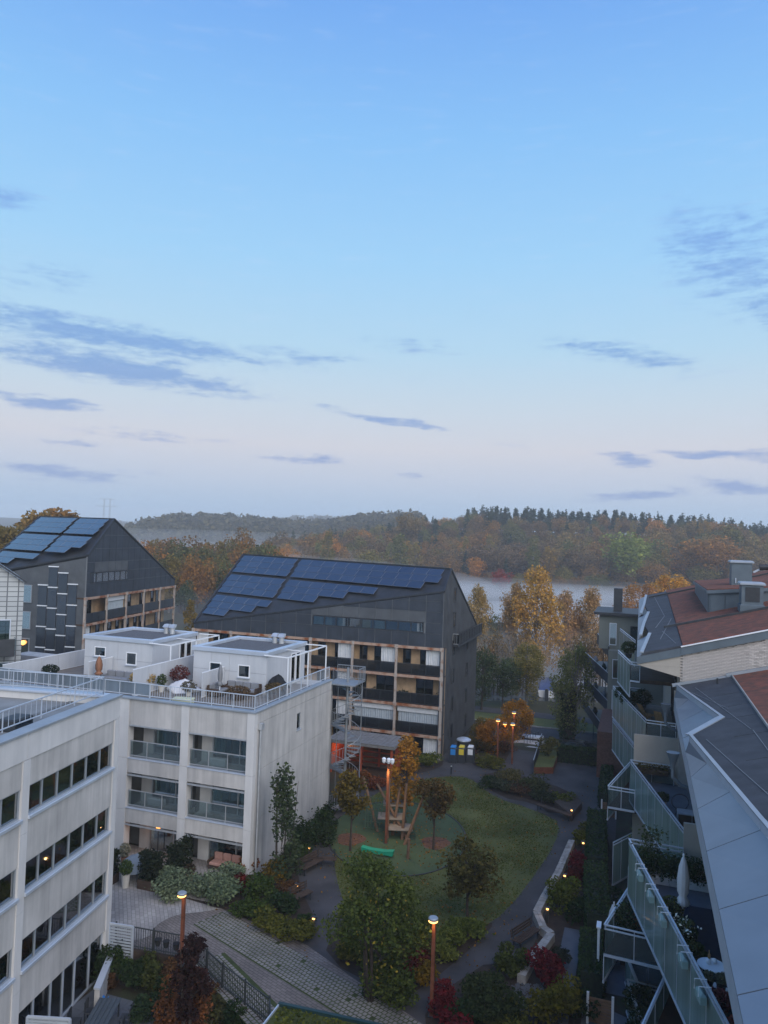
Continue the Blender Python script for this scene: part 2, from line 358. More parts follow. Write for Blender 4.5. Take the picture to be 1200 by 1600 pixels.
# ------------------------------------------------------------------ ground, paving, water, hills
def flat(name, pts, z, material, kind=True, th=0.0, parent=None):
    m = MB()
    if th: m.prism([(p[0], p[1], z) for p in pts], (0, 0, -th))
    else: m.poly([(p[0], p[1], z) for p in pts])
    o = m.build(name, material, parent)
    if kind: struct(o)
    return o
def gp(*px): return [tuple(G(x, y, 0)[:2]) for x, y in px]
def smooth_poly(pts, it=2):
    for _ in range(it):
        q = []
        for i in range(len(pts)):
            a, c = pts[i], pts[(i+1) % len(pts)]; q += [(a[0]*.75+c[0]*.25, a[1]*.75+c[1]*.25), (a[0]*.25+c[0]*.75, a[1]*.25+c[1]*.75)]
        pts = q
    return pts
mat('ground_cover', (.030, .036, .016), .95, .5, 1.1, bump=.7, bscale=14, col2=(.035, .024, .016), sharp=(.4, .6))
FENCE = [(-23.5, 31.0), (-19.5, 31.35), (-17.0, 29.9), (-14.0, 28.5), (-12.9, 26.6)]
flat('ground', [(70, -12), (70, 75.4), (-16.9, 75.4), (-16.9, 84), (-130, 84), (-130, 33.0), (-24.4, 31.6)]+FENCE+[(-12.9, -12)], 0, 'ground_cover')
flat('sunken_garden_ground', [(-12.8, -12), (-130, -12), (-130, 33.2), (-24, 32.2), (-19, 32.0), (-12.8, 29)], -1.25, 'ground_cover')
rw = MB()
for a, c in zip(FENCE[:-1], FENCE[1:]):
    d = Vector((c[0]-a[0], c[1]-a[1], 0)); n_ = Vector((d.y, -d.x, 0)).normalized()*.16
    rw.prism([(a[0], a[1], -1.3), (c[0], c[1], -1.3), (c[0]+n_.x, c[1]+n_.y, -1.3), (a[0]+n_.x, a[1]+n_.y, -1.3)], (0, 0, 1.34))
tag(rw.build('retaining_wall', 'soil'), 'low dark retaining wall between sunken garden and driveway', 'wall')
flat('asphalt_path', [(-21.5, 33.5), (-8, 27), (-3, 27), (-1.2, 46), (-1.5, 74), (-24, 74), (-20.5, 53)], .004, 'asphalt')
LAWN = smooth_poly(gp((528, 1388), (548, 1432), (600, 1468), (650, 1476), (740, 1458), (800, 1420), (886, 1292), (842, 1268), (770, 1246), (735, 1214), (690, 1213), (640, 1222), (560, 1250), (520, 1330)), 2)
lawn = flat('lawn', LAWN, .010, 'lawn')
kerb = MB(); OV = [(-15.2+4.6*math.cos(t)*1.0-1.2*math.sin(t), 49.4+6.2*math.sin(t)+.6*math.cos(t)) for t in np.linspace(0, 2*math.pi, 48, endpoint=False)]
flat('play_surface', OV, .022, 'rubber_green')
for a, c in zip(OV, OV[1:]+OV[:1]): kerb.bar((a[0], a[1], .03), (c[0], c[1], .03), .07, .07)
struct(kerb.build('play_surface_edging', 'dark_metal'))
def bed(name, *px, it=1): return flat(name, smooth_poly(gp(*px), it), .014, 'soil')
bed('planting_bed', (230, 1398), (345, 1419), (478, 1474), (498, 1445), (472, 1395), (462, 1350), (498, 1318), (516, 1290), (512, 1246), (400, 1335))
bed('planting_bed', (505, 1498), (522, 1450), (548, 1432), (600, 1466), (650, 1474), (740, 1452), (778, 1438), (742, 1478), (660, 1545), (622, 1560))
bed('planting_bed', (655, 1598), (690, 1550), (775, 1495), (800, 1540), (825, 1495), (850, 1440), (905, 1285), (955, 1285), (965, 1620), (700, 1640))
bed('planting_bed', (742, 1213), (790, 1204), (900, 1238), (908, 1262), (862, 1274), (838, 1256), (780, 1246))
bed('planting_bed', (560, 1200), (640, 1182), (694, 1186), (690, 1200), (640, 1212), (560, 1246))
bed('planting_bed', (735, 1190), (745, 1150), (800, 1150), (795, 1185), (775, 1200), (745, 1200))
for c in ((548, 1312), (680, 1318)):
    p = G(*c); flat('bark_bed', smooth_poly([(p.x+.95*math.cos(t)*(1+.15*math.sin(3*t)), p.y+1.1*math.sin(t)) for t in np.linspace(0, 2*math.pi, 14, endpoint=False)], 1), .030, 'bark_chip')
# driveway of clay pavers with turf-joint blocks along both borders
def brick_mat(name, c1, c2, mort, bw, bh, rot):
    m = bpy.data.materials.new(name); m.use_nodes = True; nb = NB(m.node_tree); p = m.node_tree.nodes['Principled BSDF']
    mp = nb.n('ShaderNodeMapping'); nb.put(mp.inputs[0], nb.n('ShaderNodeTexCoord').outputs['Object']); mp.inputs['Rotation'].default_value = (0, 0, rot)
    br = nb.n('ShaderNodeTexBrick'); nb.put(br.inputs['Vector'], mp.outputs[0]); br.inputs['Scale'].default_value = 1
    br.inputs['Color1'].default_value = c1+(1,); br.inputs['Color2'].default_value = c2+(1,); br.inputs['Mortar'].default_value = mort+(1,)
    br.inputs['Brick Width'].default_value = bw; br.inputs['Row Height'].default_value = bh; br.inputs['Mortar Size'].default_value = .012
    big = nb.ramp(nb.noise(mp.outputs[0], .45, 5), [(.3, (.72, .72, .72, 1)), (.7, (1.15, 1.13, 1.1, 1))])
    nb.put(p.inputs['Base Color'], nb.mix(1.0, br.outputs[0], big, 'MULTIPLY')); p.inputs['Roughness'].default_value = .9
    bn = nb.n('ShaderNodeBump'); bn.inputs['Strength'].default_value = .5; bn.inputs['Distance'].default_value = .02; nb.put(bn.inputs['Height'], br.outputs[1]); bn.invert = True; nb.put(p.inputs['Normal'], bn.outputs[0])
    MATS[name] = m
DA = math.atan2(-5.2, 12.6)
brick_mat('clay_paving', (.145, .125, .115), (.19, .165, .15), (.06, .055, .05), .32, .16, -DA)
brick_mat('pale_paving', (.26, .245, .235), (.33, .315, .30), (.16, .15, .14), .40, .20, -DA+.5)
DR = gp((172, 1392), (230, 1405), (345, 1420), (480, 1478), (560, 1535), (660, 1600))+[(-5.5, 28.6), (-6.5, 24), (-12.8, 24), (-12.8, 26.6), (-14.0, 28.55), (-17.0, 29.95), (-19.5, 31.4), (-23.45, 31.05)]
drive = flat('paved_driveway', DR, .030, 'clay_paving')
flat('pale_paving', smooth_poly([(-31, 36.5), (-20.6, 36.2), (-21.4, 35.4), (-22.6, 34.6), (-22.9, 33.2), (-22.4, 32.2), (-23.6, 31.2), (-26, 31.5), (-31, 33)], 1), .034, 'pale_paving')
flat('patio_paving', [(-31, 36.4), (-21.0, 36.4), (-21.0, 41.0), (-31, 41.0)], .026, 'pale_paving')
def turf_blocks(name, p0, p1, w, side):
    p0 = Vector((p0[0], p0[1], 0)); p1 = Vector((p1[0], p1[1], 0)); d = (p1-p0); L = d.length; d.normalize(); nn = Vector((-d.y, d.x, 0))*side
    base = MB(); base.poly([tuple(p0)[:2]+(.036,), tuple(p1)[:2]+(.036,), tuple(p1+nn*w)[:2]+(.036,), tuple(p0+nn*w)[:2]+(.036,)])
    bo = struct(base.build('turf_strip', 'turf_joint'))
    m = MB(); s = .215; g = .05
    for i in range(int(L/s)):
        for j in range(int(w/s)):
            q = p0+d*(i*s+(s/2 if j % 2 else 0))+nn*(j*s+.03)
            if random.random() < .006: continue
            a = random.uniform(-.04, .04); u = (d*math.cos(a)+nn*math.sin(a))*(s-g); v = (nn*math.cos(a)-d*math.sin(a))*(s-g); h = .052+random.uniform(-.008, .008)
            P4 = [q, q+u, q+u+v, q+v]; c = .02
            m.add([tuple(x)[:2]+(.03,) for x in P4]+[tuple(x+((q+u*.5+v*.5)-x)*.1)[:2]+(h,) for x in P4], [(4, 5, 6, 7)]+[(k, (k+1) % 4, 4+(k+1) % 4, 4+k) for k in range(4)])
    o = m.build('turf_block_pavers', 'turf_block', bo); o['kind'] = 'stuff'
mat('turf_block', (.20, .188, .176), .9, .25, .8, bump=.2, bscale=20)
turf_blocks('a', G(352, 1424), G(668, 1606), 2.0, -1)
turf_blocks('b', (-19.3, 31.0), (-12.9, 26.9), 1.7, 1)
# courtyard steps down to the shore road, road, lake, far land
S2W = lambda s, l: Vector((f0.x*s+r0.x*l, f0.y*s+r0.y*l, 0))
def sstep(a, c, x): t = np.clip((x-a)/(c-a), 0, 1); return t*t*(3-2*t)
def land_z(s, l):
    """height of the land at distance s ahead and l to the right"""
    y = f0.y*s+r0.y*l
    z = -.03-2.3*sstep(75.2, 87.5, y)
    edge = 106+4*np.sin(l*.05)+sstep(-22, -55, l)*(196+12*np.sin(l*.06))       # near shore; a wooded point to the left
    far = 357+14*np.sin(l*.021+1)+9*np.sin(l*.057)+sstep(-90, -240, l)*60
    z = z-2.9*sstep(edge-3, edge+9, s)
    hill = sstep(-95, 70, l)*25+sstep(-240, -140, l)*4
    hill = hill*(1-.25*sstep(150, 330, l))
    z = z+sstep(far-14, far+6, s)*3.4+sstep(far, far+165, s)*hill
    z = z+sstep(640, 900, s)*sstep(120, -60, l)*(27+4*np.sin(l*.02))*(1-.75*sstep(-235, -330, l))+sstep(1200, 2200, s)*(30+8*np.sin(l*.0051+1.5))*(1-.45*sstep(-60, 200, l))
    return z
ss = np.concatenate([np.arange(60, 130, 4.), np.arange(130, 400, 12.), np.arange(400, 620, 8.), np.arange(620, 1600, 45.), np.arange(1600, 2700, 200.)])
nl = 90; V = []; F = []
for s in ss:
    half = 90+s*.75
    l = np.linspace(-half, half, nl); z = land_z(s, l)
    y = f0.y*s+r0.y*l
    z = np.where(y < 74.5, -.4, z)
    for li, zi in zip(l, z): p = S2W(s, li); V.append((p.x, p.y, float(zi)))
for i in range(len(ss)-1):
    for j in range(nl-1): F.append((i*nl+j, i*nl+j+1, (i+1)*nl+j+1, (i+1)*nl+j))
m = MB(); m.add(V, F); mat('meadow', (.045, .055, .022), .95, .4, .08, bump=.3, bscale=2, col2=(.05, .04, .022)); struct(m.build('shore_terrain', 'meadow', smooth=True))
def water_mat():
    m = bpy.data.materials.new('water'); m.use_nodes = True; nb = NB(m.node_tree); p = m.node_tree.nodes['Principled BSDF']
    p.inputs['Base Color'].default_value = (.035, .042, .042, 1); p.inputs['Roughness'].default_value = .2; p.inputs['IOR'].default_value = 1.33; p.inputs['Specular IOR Level'].default_value = .35
    mp = nb.n('ShaderNodeMapping'); nb.put(mp.inputs[0], nb.n('ShaderNodeTexCoord').outputs['Object']); mp.inputs['Scale'].default_value = (.5, 1.6, 1)
    bn = nb.n('ShaderNodeBump'); bn.inputs['Strength'].default_value = .04; bn.inputs['Distance'].default_value = .1; nb.put(bn.inputs['Height'], nb.noise(mp.outputs[0], .8, 4)); nb.put(p.inputs['Normal'], bn.outputs[0])
    MATS['water'] = m
water_mat()
a, c_, d_, e_ = S2W(100, -420), S2W(100, 330), S2W(520, 500), S2W(520, -560)
flat('lake_water', [(a.x, a.y), (c_.x, c_.y), (d_.x, d_.y), (e_.x, e_.y)], -3.0, 'water')
def strip(name, px0, px1, z, material):
    pts = [tuple(G(x, y, z)[:2]) for x, y in px0]+[tuple(G(x, y, z)[:2]) for x, y in reversed(px1)]
    return flat(name, pts, z, material)
def rect(name, x0, x1, y0, y1, z, material, rot=0.0): 
    return flat(name, [(x0, y0), (x1, y0), (x1, y1), (x0, y1)], z, material)
rect('shore_road', -60, 20, 88.6, 93.2, -2.25, 'asphalt')
rect('shore_grass', -60, 20, 93.3, 98.0, -2.24, 'lawn')
rect('shore_footpath', -60, 20, 98.2, 101.2, -2.23, 'asphalt')
kb = MB(); kb.box(-60, 20, 93.2, 93.35, -2.35, -2.12); struct(kb.build('kerb', 'stone_pale'))
# broad steps from the courtyard to the road
st = thing('stairs', 'broad concrete steps with a handrail going down from the courtyard to the road', 'stairs', (-10, 78, -2.3))
for i in range(13):
    t = MB(); y = 75.5+i*.95; z = -.17*(i+1); t.box(-12.3, -8.6, y, y+.97, z-.6, z); t.build('step', 'concrete', st)
for x in (-10.6,):
    t = MB(); t.tube([(x, 75.6, .9), (x, 87.6, -1.3)], .03, 6)
    for k in range(6): t.tube([(x, 76+k*2.2, -.2-k*.4), (x, 76+k*2.2, .84-k*.4)], .025, 6)
    t.build('handrail', 'dark_metal', st)
# ------------------------------------------------------------------ pale concrete apartment block (middle)
def window(parent, fr, x0, x1, z0, z1, y=0.0, frame='grey_metal', gl='window_glass', mull=(), fw=.06, depth=.10, name='window', back='room_dark', curtain=0.0, sill=False, backd=.5):
    """a window in the plane y of the frame fr (outside is -y): frame with its panes, the room behind and perhaps a curtain"""
    m = MB(fr); m.box(x0, x0+fw, y-.02, y+depth, z0, z1); m.box(x1-fw, x1, y-.02, y+depth, z0, z1); m.box(x0+fw, x1-fw, y-.02, y+depth, z1-fw, z1); m.box(x0+fw, x1-fw, y-.02, y+depth, z0, z0+fw)
    for k in mull: m.box(k-fw/2, k+fw/2, y-.02, y+depth, z0+fw, z1-fw)
    w = m.build(name, frame, parent)
    ks = [x0+fw/2]+list(mull)+[x1-fw/2]
    for a, c in zip(ks[:-1], ks[1:]): MB(fr).box(a+fw/2, c-fw/2, y+.03, y+.045, z0+fw, z1-fw).build('pane', gl, w)
    if back: MB(fr).add([(x0, y+depth, z0), (x1, y+depth, z0), (x1, y+depth, z1), (x0, y+depth, z1), (x0, y+backd, z0), (x1, y+backd, z0), (x1, y+backd, z1), (x0, y+backd, z1)], [(4, 5, 6, 7), (0, 1, 5, 4), (2, 3, 7, 6), (0, 3, 7, 4), (1, 2, 6, 5)]).build('room_interior', back, w)
    if curtain and random.random() < curtain:
        side = random.choice((0, 1)); cw = (x1-x0)*random.uniform(.15, .42); a = x0+fw if side == 0 else x1-fw-cw
        drape(fr, a, a+cw, y+depth+.08, z0+.04, z1-.05).build('curtain', 'curtain', w)
    if sill: MB(fr).box(x0-.04, x1+.04, y-.10, y-.021, z0-.07, z0).build('sill', 'pale_metal', w)
    return w
def drape(fr, x0, x1, y, z0, z1, n=None):
    n = n or max(6, int((x1-x0)/.05)); m = MB(fr); V = []; F = []
    for i in range(n+1):
        x = x0+(x1-x0)*i/n; dy = .035*math.sin(i*1.9)+.02*math.sin(i*.7); V += [(x, y+dy, z0), (x+.01*math.sin(i), y+dy*.6, z1)]
    for i in range(n): F.append((2*i, 2*i+2, 2*i+3, 2*i+1))
    return m.add(V, F)
def railing(parent, fr, x0, x1, y, z0, z1, panel=None, step=.13, posts=1.2, material='rail_metal', name='railing'):
    m = MB(fr); m.box(x0, x1, y-.03, y+.03, z1-.045, z1); m.box(x0, x1, y-.02, y+.02, z0, z0+.04)
    n = max(1, round((x1-x0)/posts))
    for i in range(n+1): x = x0+(x1-x0)*i/n; m.box(x-.018, x+.018, y-.018, y+.018, z0-.12, z1-.045)
    r = m.build(name, material, parent)
    if step:
        b_ = MB(fr); k = int((x1-x0)/step)
        for i in range(1, k): x = x0+(x1-x0)*i/k; b_.box(x-.008, x+.008, y-.008, y+.008, z0+.04, z1-.045)
        o = b_.build('balusters', material, r); o['kind'] = 'stuff'
    if panel: 
        for i in range(n): MB(fr).box(x0+(x1-x0)*i/n+.03, x0+(x1-x0)*(i+1)/n-.03, y+.026, y+.038, z0+.05, z1-.06).build('glass_panel', panel, r)
    return r
apt = thing('concrete_apartment_block', 'pale concrete apartment block with recessed balconies, two rooftop penthouses and a roof terrace', 'building', (-26, 45, 0))
XL, XR, YF, YB, ZT = -50.0, -20.9, 39.3, 50.7, 9.6
DK = 9.15
# core walls: shells of panels on the right side
def panels(parent, fr, xs, zs, y, material, gap=.018, th=.09, name='wall_panel', holes=(), jit=.0):
    for x0, x1 in zip(xs[:-1], xs[1:]):
        for z0, z1 in zip(zs[:-1], zs[1:]):
            a, c, e, g = x0+gap/2, x1-gap/2, z0+gap/2, z1-gap/2
            hit = [h for h in holes if h[0] < c and h[1] > a and h[2] < g and h[3] > e]
            m = MB(fr); yy = y+random.uniform(-jit, jit)
            if hit:
                h = hit[0]
                if h[0] > a: m.box(a, h[0], yy, yy+th, e, g)
                if h[1] < c: m.box(h[1], c, yy, yy+th, e, g)
                if h[3] < g: m.box(max(a, h[0]), min(c, h[1]), yy, yy+th, h[3], g)
                if h[2] > e: m.box(max(a, h[0]), min(c, h[1]), yy, yy+th, e, h[2])
            else: m.box(a, c, yy, yy+th, e, g)
            m.build(name, material, parent)
RF = FR((XR, YF, 0), ex=(0, 1, 0), ey=(-1, 0, 0))      # right wall seen from outside: x runs away from the camera
MB(RF).box(.02, YB-YF, .10, .40, -.3, ZT-.02).build('wall', 'mortar', apt)
panels(apt, RF, [0.36, 4.3, 8.6, YB-YF], [-.2, 3.35, 6.2, 8.95, ZT], 0, 'concrete', holes=[(5.72, 6.28, 7.36, 8.42)])
window(apt, RF, 5.72, 6.28, 7.36, 8.42, .04, fw=.05, back='room_dark', sill=True)
FF = FR((0, YF, 0), ex=(1, 0, 0), ey=(0, 1, 0))
BAYS = [(-29.55, -25.85), (-25.30, -21.40)]
for k, (a, c) in enumerate([(-30.3, -29.55), (-25.85, -25.30), (-21.40, XR)]):
    for z0, z1 in ((-.2, 2.9), (2.9, 6.0), (6.0, ZT)):
        MB(FF).box(a+.006, c-.006, (0 if k != 1 else .03), .55, z0+.008, z1-.008).build('pier', 'concrete_light', apt)
MB(FF).box(XL, -30.3, .05, .4, -.2, ZT).build('wall', 'concrete', apt)
MB(FF).box(XL, XR-.2, 2.0, 2.4, -.2, 9.0).build('wall', 'room_grey', apt)
for bi, (a, c) in enumerate(BAYS):
    MB(FF).box(a+.01, c-.01, .06, .36, 7.95, ZT).build('wall_panel', 'concrete', apt)
    for f_ in range(3):
        z0 = 3.0*f_
        if f_ > 0:
            MB(FF).box(a+.01, c-.01, .05, .34, z0-.86, z0-.02).build('spandrel', 'concrete', apt)
            MB(FF).box(a, c, .342, 1.95, z0-.40, z0-.06).build('balcony_floor', 'concrete_light', apt)
            MB(FF).bev(a-.005, c+.005, .02, .36, z0-.018, z0+.04, .01).build('coping', 'pale_metal', apt)
            railing(apt, FF, a+.03, c-.03, .22, z0+.12, z0+1.06, panel='rail_glass', step=0, posts=1.25, material='galvanised')
        MB(FF).box(a, c, .362, 1.95, z0+2.2, z0+2.32).build('balcony_ceiling', 'room_grey', apt)
        MB(FF).box(a+.02, c-.02, .10, .30, z0+1.93, z0+1.948).build('blind_box', 'dark_metal', apt)
        MB(FF).box(a+.02, c-.02, .04, .16, z0+1.948, z0+2.04).build('awning_rail', 'galvanised', apt)
        xs = a+.75
        MB(FF).box(a+.001, xs, 1.55, 1.62, z0-.05, z0+2.2).build('wall_panel', 'concrete_light', apt)
        w = window(apt, FF, xs, c-.02, z0-.02, z0+2.15, 1.55, frame='galvanised', gl='window_glass', mull=(xs+(c-xs)*.60,), fw=.07, name='sliding_door', back='room_dark', backd=.43)
        for q in range(2 if f_ else 1):
            p0 = xs+.12+q*(c-xs)*.6; cw = random.uniform(.5, .95); drape(FF, p0, p0+cw, 1.72, z0+.02, z0+2.05).build('curtain', 'curtain_sheer', w) if 'curtain_sheer' in MATS else None
        if f_ > 0 and (bi+f_) % 2: MB(FF).bev(xs+.1, xs+1.2, 1.05, 1.4, z0-.05, z0+.38, .04).build('balcony_chest', 'cloth_white', apt)
# parapet and roof terrace
cap = MB(FF); cap.bev(XL, XR+.06, -.06, .42, ZT, ZT+.10, .02); cap.build('parapet_cap', 'grey_metal', apt)
MB(FF).bev(XR-.36, XR+.06, .42, YB-YF+.05, ZT, ZT+.10, .02).build('parapet_cap', 'grey_metal', apt)
MB(FF).box(XL, XR-.6, YB-YF-.05, 13.1, -.2, DK-.001).build('rear_block', 'concrete', apt)
MB(FF).box(XL, XR-.05, .40, YB-YF-.06, 8.9, DK).build('roof_deck', 'wood_deck', apt)
for i in range(44):
    x = -36.6+i*.34
    if x < -21.4: MB(FF).box(x, x+.325, .45, 6.9, DK, DK+.028).build('deck_board', 'wood_deck', apt)
railing(apt, FF, -28.2, XR-.12, .16, ZT+.24, ZT+1.0, step=.17, posts=1.5)
railing(apt, FF, -48.0, -28.25, .16, ZT+.24, ZT+1.0, panel='frosted_rail', step=0, posts=1.1)
railing(apt, FR((XR-.16, YF+.16, 0), ex=(0, 1, 0), ey=(-1, 0, 0)), .05, 11.1, 0, ZT+.24, ZT+1.0, step=.17, posts=1.5)
# downpipe at the corner
dp = MB(); dp.tube([(XR+.12, YF+.55, 8.6), (XR+.12, YF+.55, .1)], .06, 8); dp.box(XR+.01, XR+.26, YF+.42, YF+.72, 8.6, 8.95); dp.build('downpipe', 'galvanised', apt)
def penthouse(x0, x1, y0, y1, zt, windows, px_):
    fr = FR((0, y0, 0)); n = 4
    pk = MB(fr).box(x0+.1, x1-.1, .1, y1-y0, DK, zt-.05).build('penthouse', 'penthouse_panel', apt)
    xs = [x0+(x1-x0)*i/4 for i in range(5)]
    for a, c in zip(xs[:-1], xs[1:]):
        for z0, z1 in ((DK, DK+1.35), (DK+1.35, zt)):
            hit = [h for h in windows if h[0] < c and h[1] > a and h[2] < z1 and h[3] > z0]
            m = MB(fr); e = .008
            if hit:
                h = hit[0]; hx0, hx1, hz0, hz1 = max(a+e, h[0]), min(c-e, h[1]), max(z0+e, h[2]), min(z1-e, h[3])
                if hx0 > a+e: m.box(a+e, hx0, 0, .09, z0+e, z1-e)
                if hx1 < c-e: m.box(hx1, c-e, 0, .09, z0+e, z1-e)
                if hz1 < z1-e: m.box(hx0, hx1, 0, .09, hz1, z1-e)
                if hz0 > z0+e: m.box(hx0, hx1, 0, .09, z0+e, hz0)
            else: m.box(a+e, c-e, 0, .09, z0+e, z1-e)
            m.build('wall_panel', 'penthouse_panel', pk)
    sf = FR((x1, y0, 0), ex=(0, 1, 0), ey=(-1, 0, 0)); L = y1-y0
    ys = [0.02, L*.35, L*.62, L]
    for a, c in zip(ys[:-1], ys[1:]):
        MB(sf).box(a+.008, c-.008, 0, .09, DK, zt).build('wall_panel', 'penthouse_panel', pk)
    for h in windows:
        w = window(apt, fr, h[0], h[1], h[2], h[3], -.015, frame='white_metal', gl='window_glass_dark', fw=.06, back=None, depth=.08, sill=True)
    for (a, c, z1) in ((L*.60, L*.60+.75, zt-.35), (L*.60+.85, L*.60+1.6, zt-.35)):
        window(apt, sf, a, c, DK+.1, z1, -.05, frame='white_metal', gl='window_glass_dark', fw=.06, back=None, depth=.04, name='glazed_door')
    # roof: gravel within a raised pale rim
    MB().box(x0+.3, x1-.3, y0+.3, y1-.3, zt-.04, zt+.06).build('roof_gravel', 'gravel_roof', pk)
    for q in ((x0-.12, x1+.12, y0-.10, y0+.32), (x0-.12, x1+.12, y1-.32, y1+.10), (x0-.12, x0+.32, y0+.32, y1-.32), (x1-.32, x1+.12, y0+.32, y1-.32)):
        MB().bev(q[0], q[1], q[2], q[3], zt-.02, zt+.26, .03).build('roof_rim', 'pale_metal', pk)
    for k in (0, 1):
        cx = x0+(x1-x0)*.62+k*.55; cy = y1-.75
        m = MB(); m.lathe((cx, cy, zt+.05), [(.20, 0), (.20, .42), (.23, .44), (.23, .5)], 12); m.prism([(cx-.26, cy-.2, zt+.56), (cx+.26, cy-.2, zt+.56), (cx+.2, cy, zt+.78), (cx-.2, cy, zt+.78)], (0, .3, 0)); m.build('roof_vent', 'galvanised', pk)
    # tubular pergola frame along the right side
    m = MB(); zt2 = zt+.06; xo = x1+1.75
    for y in (y0-.3, y0+2.9, y0+6.1): m.bar((xo, y, DK), (xo, y, zt2), .07)
    m.bar((xo, y0-.3, zt2), (xo, y0+6.1, zt2), .07, .09); m.bar((x1-.05, y0-.3, zt2+.03), (xo, y0-.3, zt2), .07); m.bar((x1, y0+6.1, zt2), (xo, y0+6.1, zt2), .07); m.bar((x1, y0+2.9, zt2), (xo, y0+2.9, zt2), .05)
    m.build('pergola_frame', 'white_metal', apt)
    return pk
pA = penthouse(-29.5, -23.8, 46.1, 52.25, 11.75, [(-28.2, -27.3, 10.15, 11.0), (-25.95, -25.05, 10.15, 11.0)], 0)
pB = penthouse(-38.9, -33.0, 46.2, 51.8, 11.85, [(-38.0, -37.0, 10.6, 11.3), (-35.2, -34.3, 10.2, 11.1)], 0)
def screen(x, y0, y1, h, n=3):
    s_ = thing('privacy_screen', '', 'screen', (x, y0, DK)); 
    for i in range(n):
        a = y0+(y1-y0)*i/n; MB().box(x-.03, x+.03, a+.012, y0+(y1-y0)*(i+1)/n-.012, DK+.06, DK+h).build('panel', 'penthouse_panel', s_)
    MB().box(x-.04, x+.04, y0, y1, DK+.03, DK+.059).build('base_rail', 'white_metal', s_); MB().box(x-.04, x+.04, y0, y1, DK+h+.001, DK+h+.05).build('top_rail', 'white_metal', s_)
    return s_
tag(screen(-30.95, 41.4, 50.6, 1.75, 6), 'long tall white privacy screen between the two roof terraces')
tag(screen(-27.0, 43.3, 46.0, 1.6, 3), 'white privacy screen beside the dark closed parasol on the roof terrace')
tag(screen(-36.3, 43.6, 46.1, 1.5, 3), 'white privacy screen behind the red brown closed parasol on the left roof terrace')
tag(screen(-41.5, 41.2, 50.0, 1.2, 5), 'grey privacy screen at the far left of the roof terraces')
# spiral stair
sp = thing('spiral_stair', 'galvanised spiral staircase from the roof terrace down to the courtyard', 'staircase', (-20.15, 51.95, 0))
cx, cy, rr = -20.15, 51.95, 1.1; steps = 46; rise = 9.3/steps; ph0 = R(200); dph = R(23.5)
MB().tube([(cx, cy, 0), (cx, cy, 10.4)], .09, 10).build('centre_pole', 'stair_steel', sp)
for k in (R(150), R(35)): MB().tube([(cx+rr*math.cos(k), cy+rr*math.sin(k), 0), (cx+rr*math.cos(k), cy+rr*math.sin(k), 9.6)], .03, 6).build('outer_post', 'stair_steel', sp)
hp = []; hp2 = []
bal = MB()
for i in range(steps):
    a0 = ph0+i*dph; a1 = a0+dph*1.05; z = rise*(i+1)
    t = MB(); t.prism([(cx+.09*math.cos(a0), cy+.09*math.sin(a0), z-.05), (cx+rr*math.cos(a0), cy+rr*math.sin(a0), z-.05), (cx+rr*math.cos(a1), cy+rr*math.sin(a1), z-.05), (cx+.09*math.cos(a1), cy+.09*math.sin(a1), z-.05)], (0, 0, .05)); t.build('tread', 'stair_steel', sp)
    am = (a0+a1)/2; hp.append((cx+rr*math.cos(am), cy+rr*math.sin(am), z+.95)); hp2.append((cx+rr*math.cos(am), cy+rr*math.sin(am), z+.12))
    for q in (am-dph/4, am+dph/4): bal.bar((cx+rr*math.cos(q), cy+rr*math.sin(q), z), (cx+rr*math.cos(q), cy+rr*math.sin(q), z+.93), .018)
MB().tube(hp, .024, 6).build('handrail', 'stair_steel', sp); MB().tube(hp2, .022, 6).build('stringer', 'stair_steel', sp); bal.build('balusters', 'stair_steel', sp)['kind'] = 'stuff'
ld = MB(); ld.box(-21.4, -19.2, 50.78, 53.0, 9.28, 9.36); ld.build('landing', 'stair_steel', sp)
railing(sp, FR((0, 53.0, 0)), -21.4, -19.2, 0, 9.45, 10.4, step=.12, material='stair_steel')
railing(sp, FR((-19.2, 50.78, 0), ex=(0, 1, 0), ey=(-1, 0, 0)), 0.9, 2.2, 0, 9.45, 10.4, step=.12, material='stair_steel')
# ------------------------------------------------------------------ white office-like block on the left
la = R(9.6)
LF = FR((-23.75, 30.85, 0), ex=(math.sin(la), -math.cos(la), 0), ey=(-math.cos(la), -math.sin(la), 0))   # x runs along the facade towards the camera, y into the building
lb = thing('white_concrete_block', 'white concrete block with ribbon windows and a railed flat roof, left foreground', 'building', LF(6, 4, -1.2))
TL = 20.0
MB(LF).box(.42, TL, .30, .45, -1.3, 11.8).build('wall', 'mortar', lb) if False else None
MB(LF).box(0.02, 6, .45, 12.0, -1.3, -1.2).build('floor', 'room_grey', lb)
MB(LF).box(0.02, TL, 2.2, 2.4, -1.3, 11.6).build('inner_wall', 'room_grey', lb)
for z in (-1.3, 1.75, 4.75, 7.75, 10.6): MB(LF).box(.02, TL, .40, 2.2, z-.2, z).build('floor_slab', 'room_grey', lb)
BX = [(.40, 6.9), (7.35, 13.9), (14.3, 19.9)]
for k, (a, c) in enumerate([(-.02, .40), (6.9, 7.35), (13.9, 14.3)]):
    for z0, z1 in ((-1.3, 1.9), (1.9, 4.95), (4.95, 8.0), (8.0, 10.86)): MB(LF).box(a, c, -.02, .5, z0+.006, z1-.006).build('pier', 'concrete_light', lb)
MB(LF).box(-.02, 7.12, -.02, .40, 10.872, 11.9).build('wall_panel', 'concrete_light', lb); MB(LF).box(7.14, TL, -.02, .40, 10.872, 11.9).build('wall_panel', 'concrete_light', lb)
MUL = [1.47, 2.61, 3.72, 4.82, 5.89]
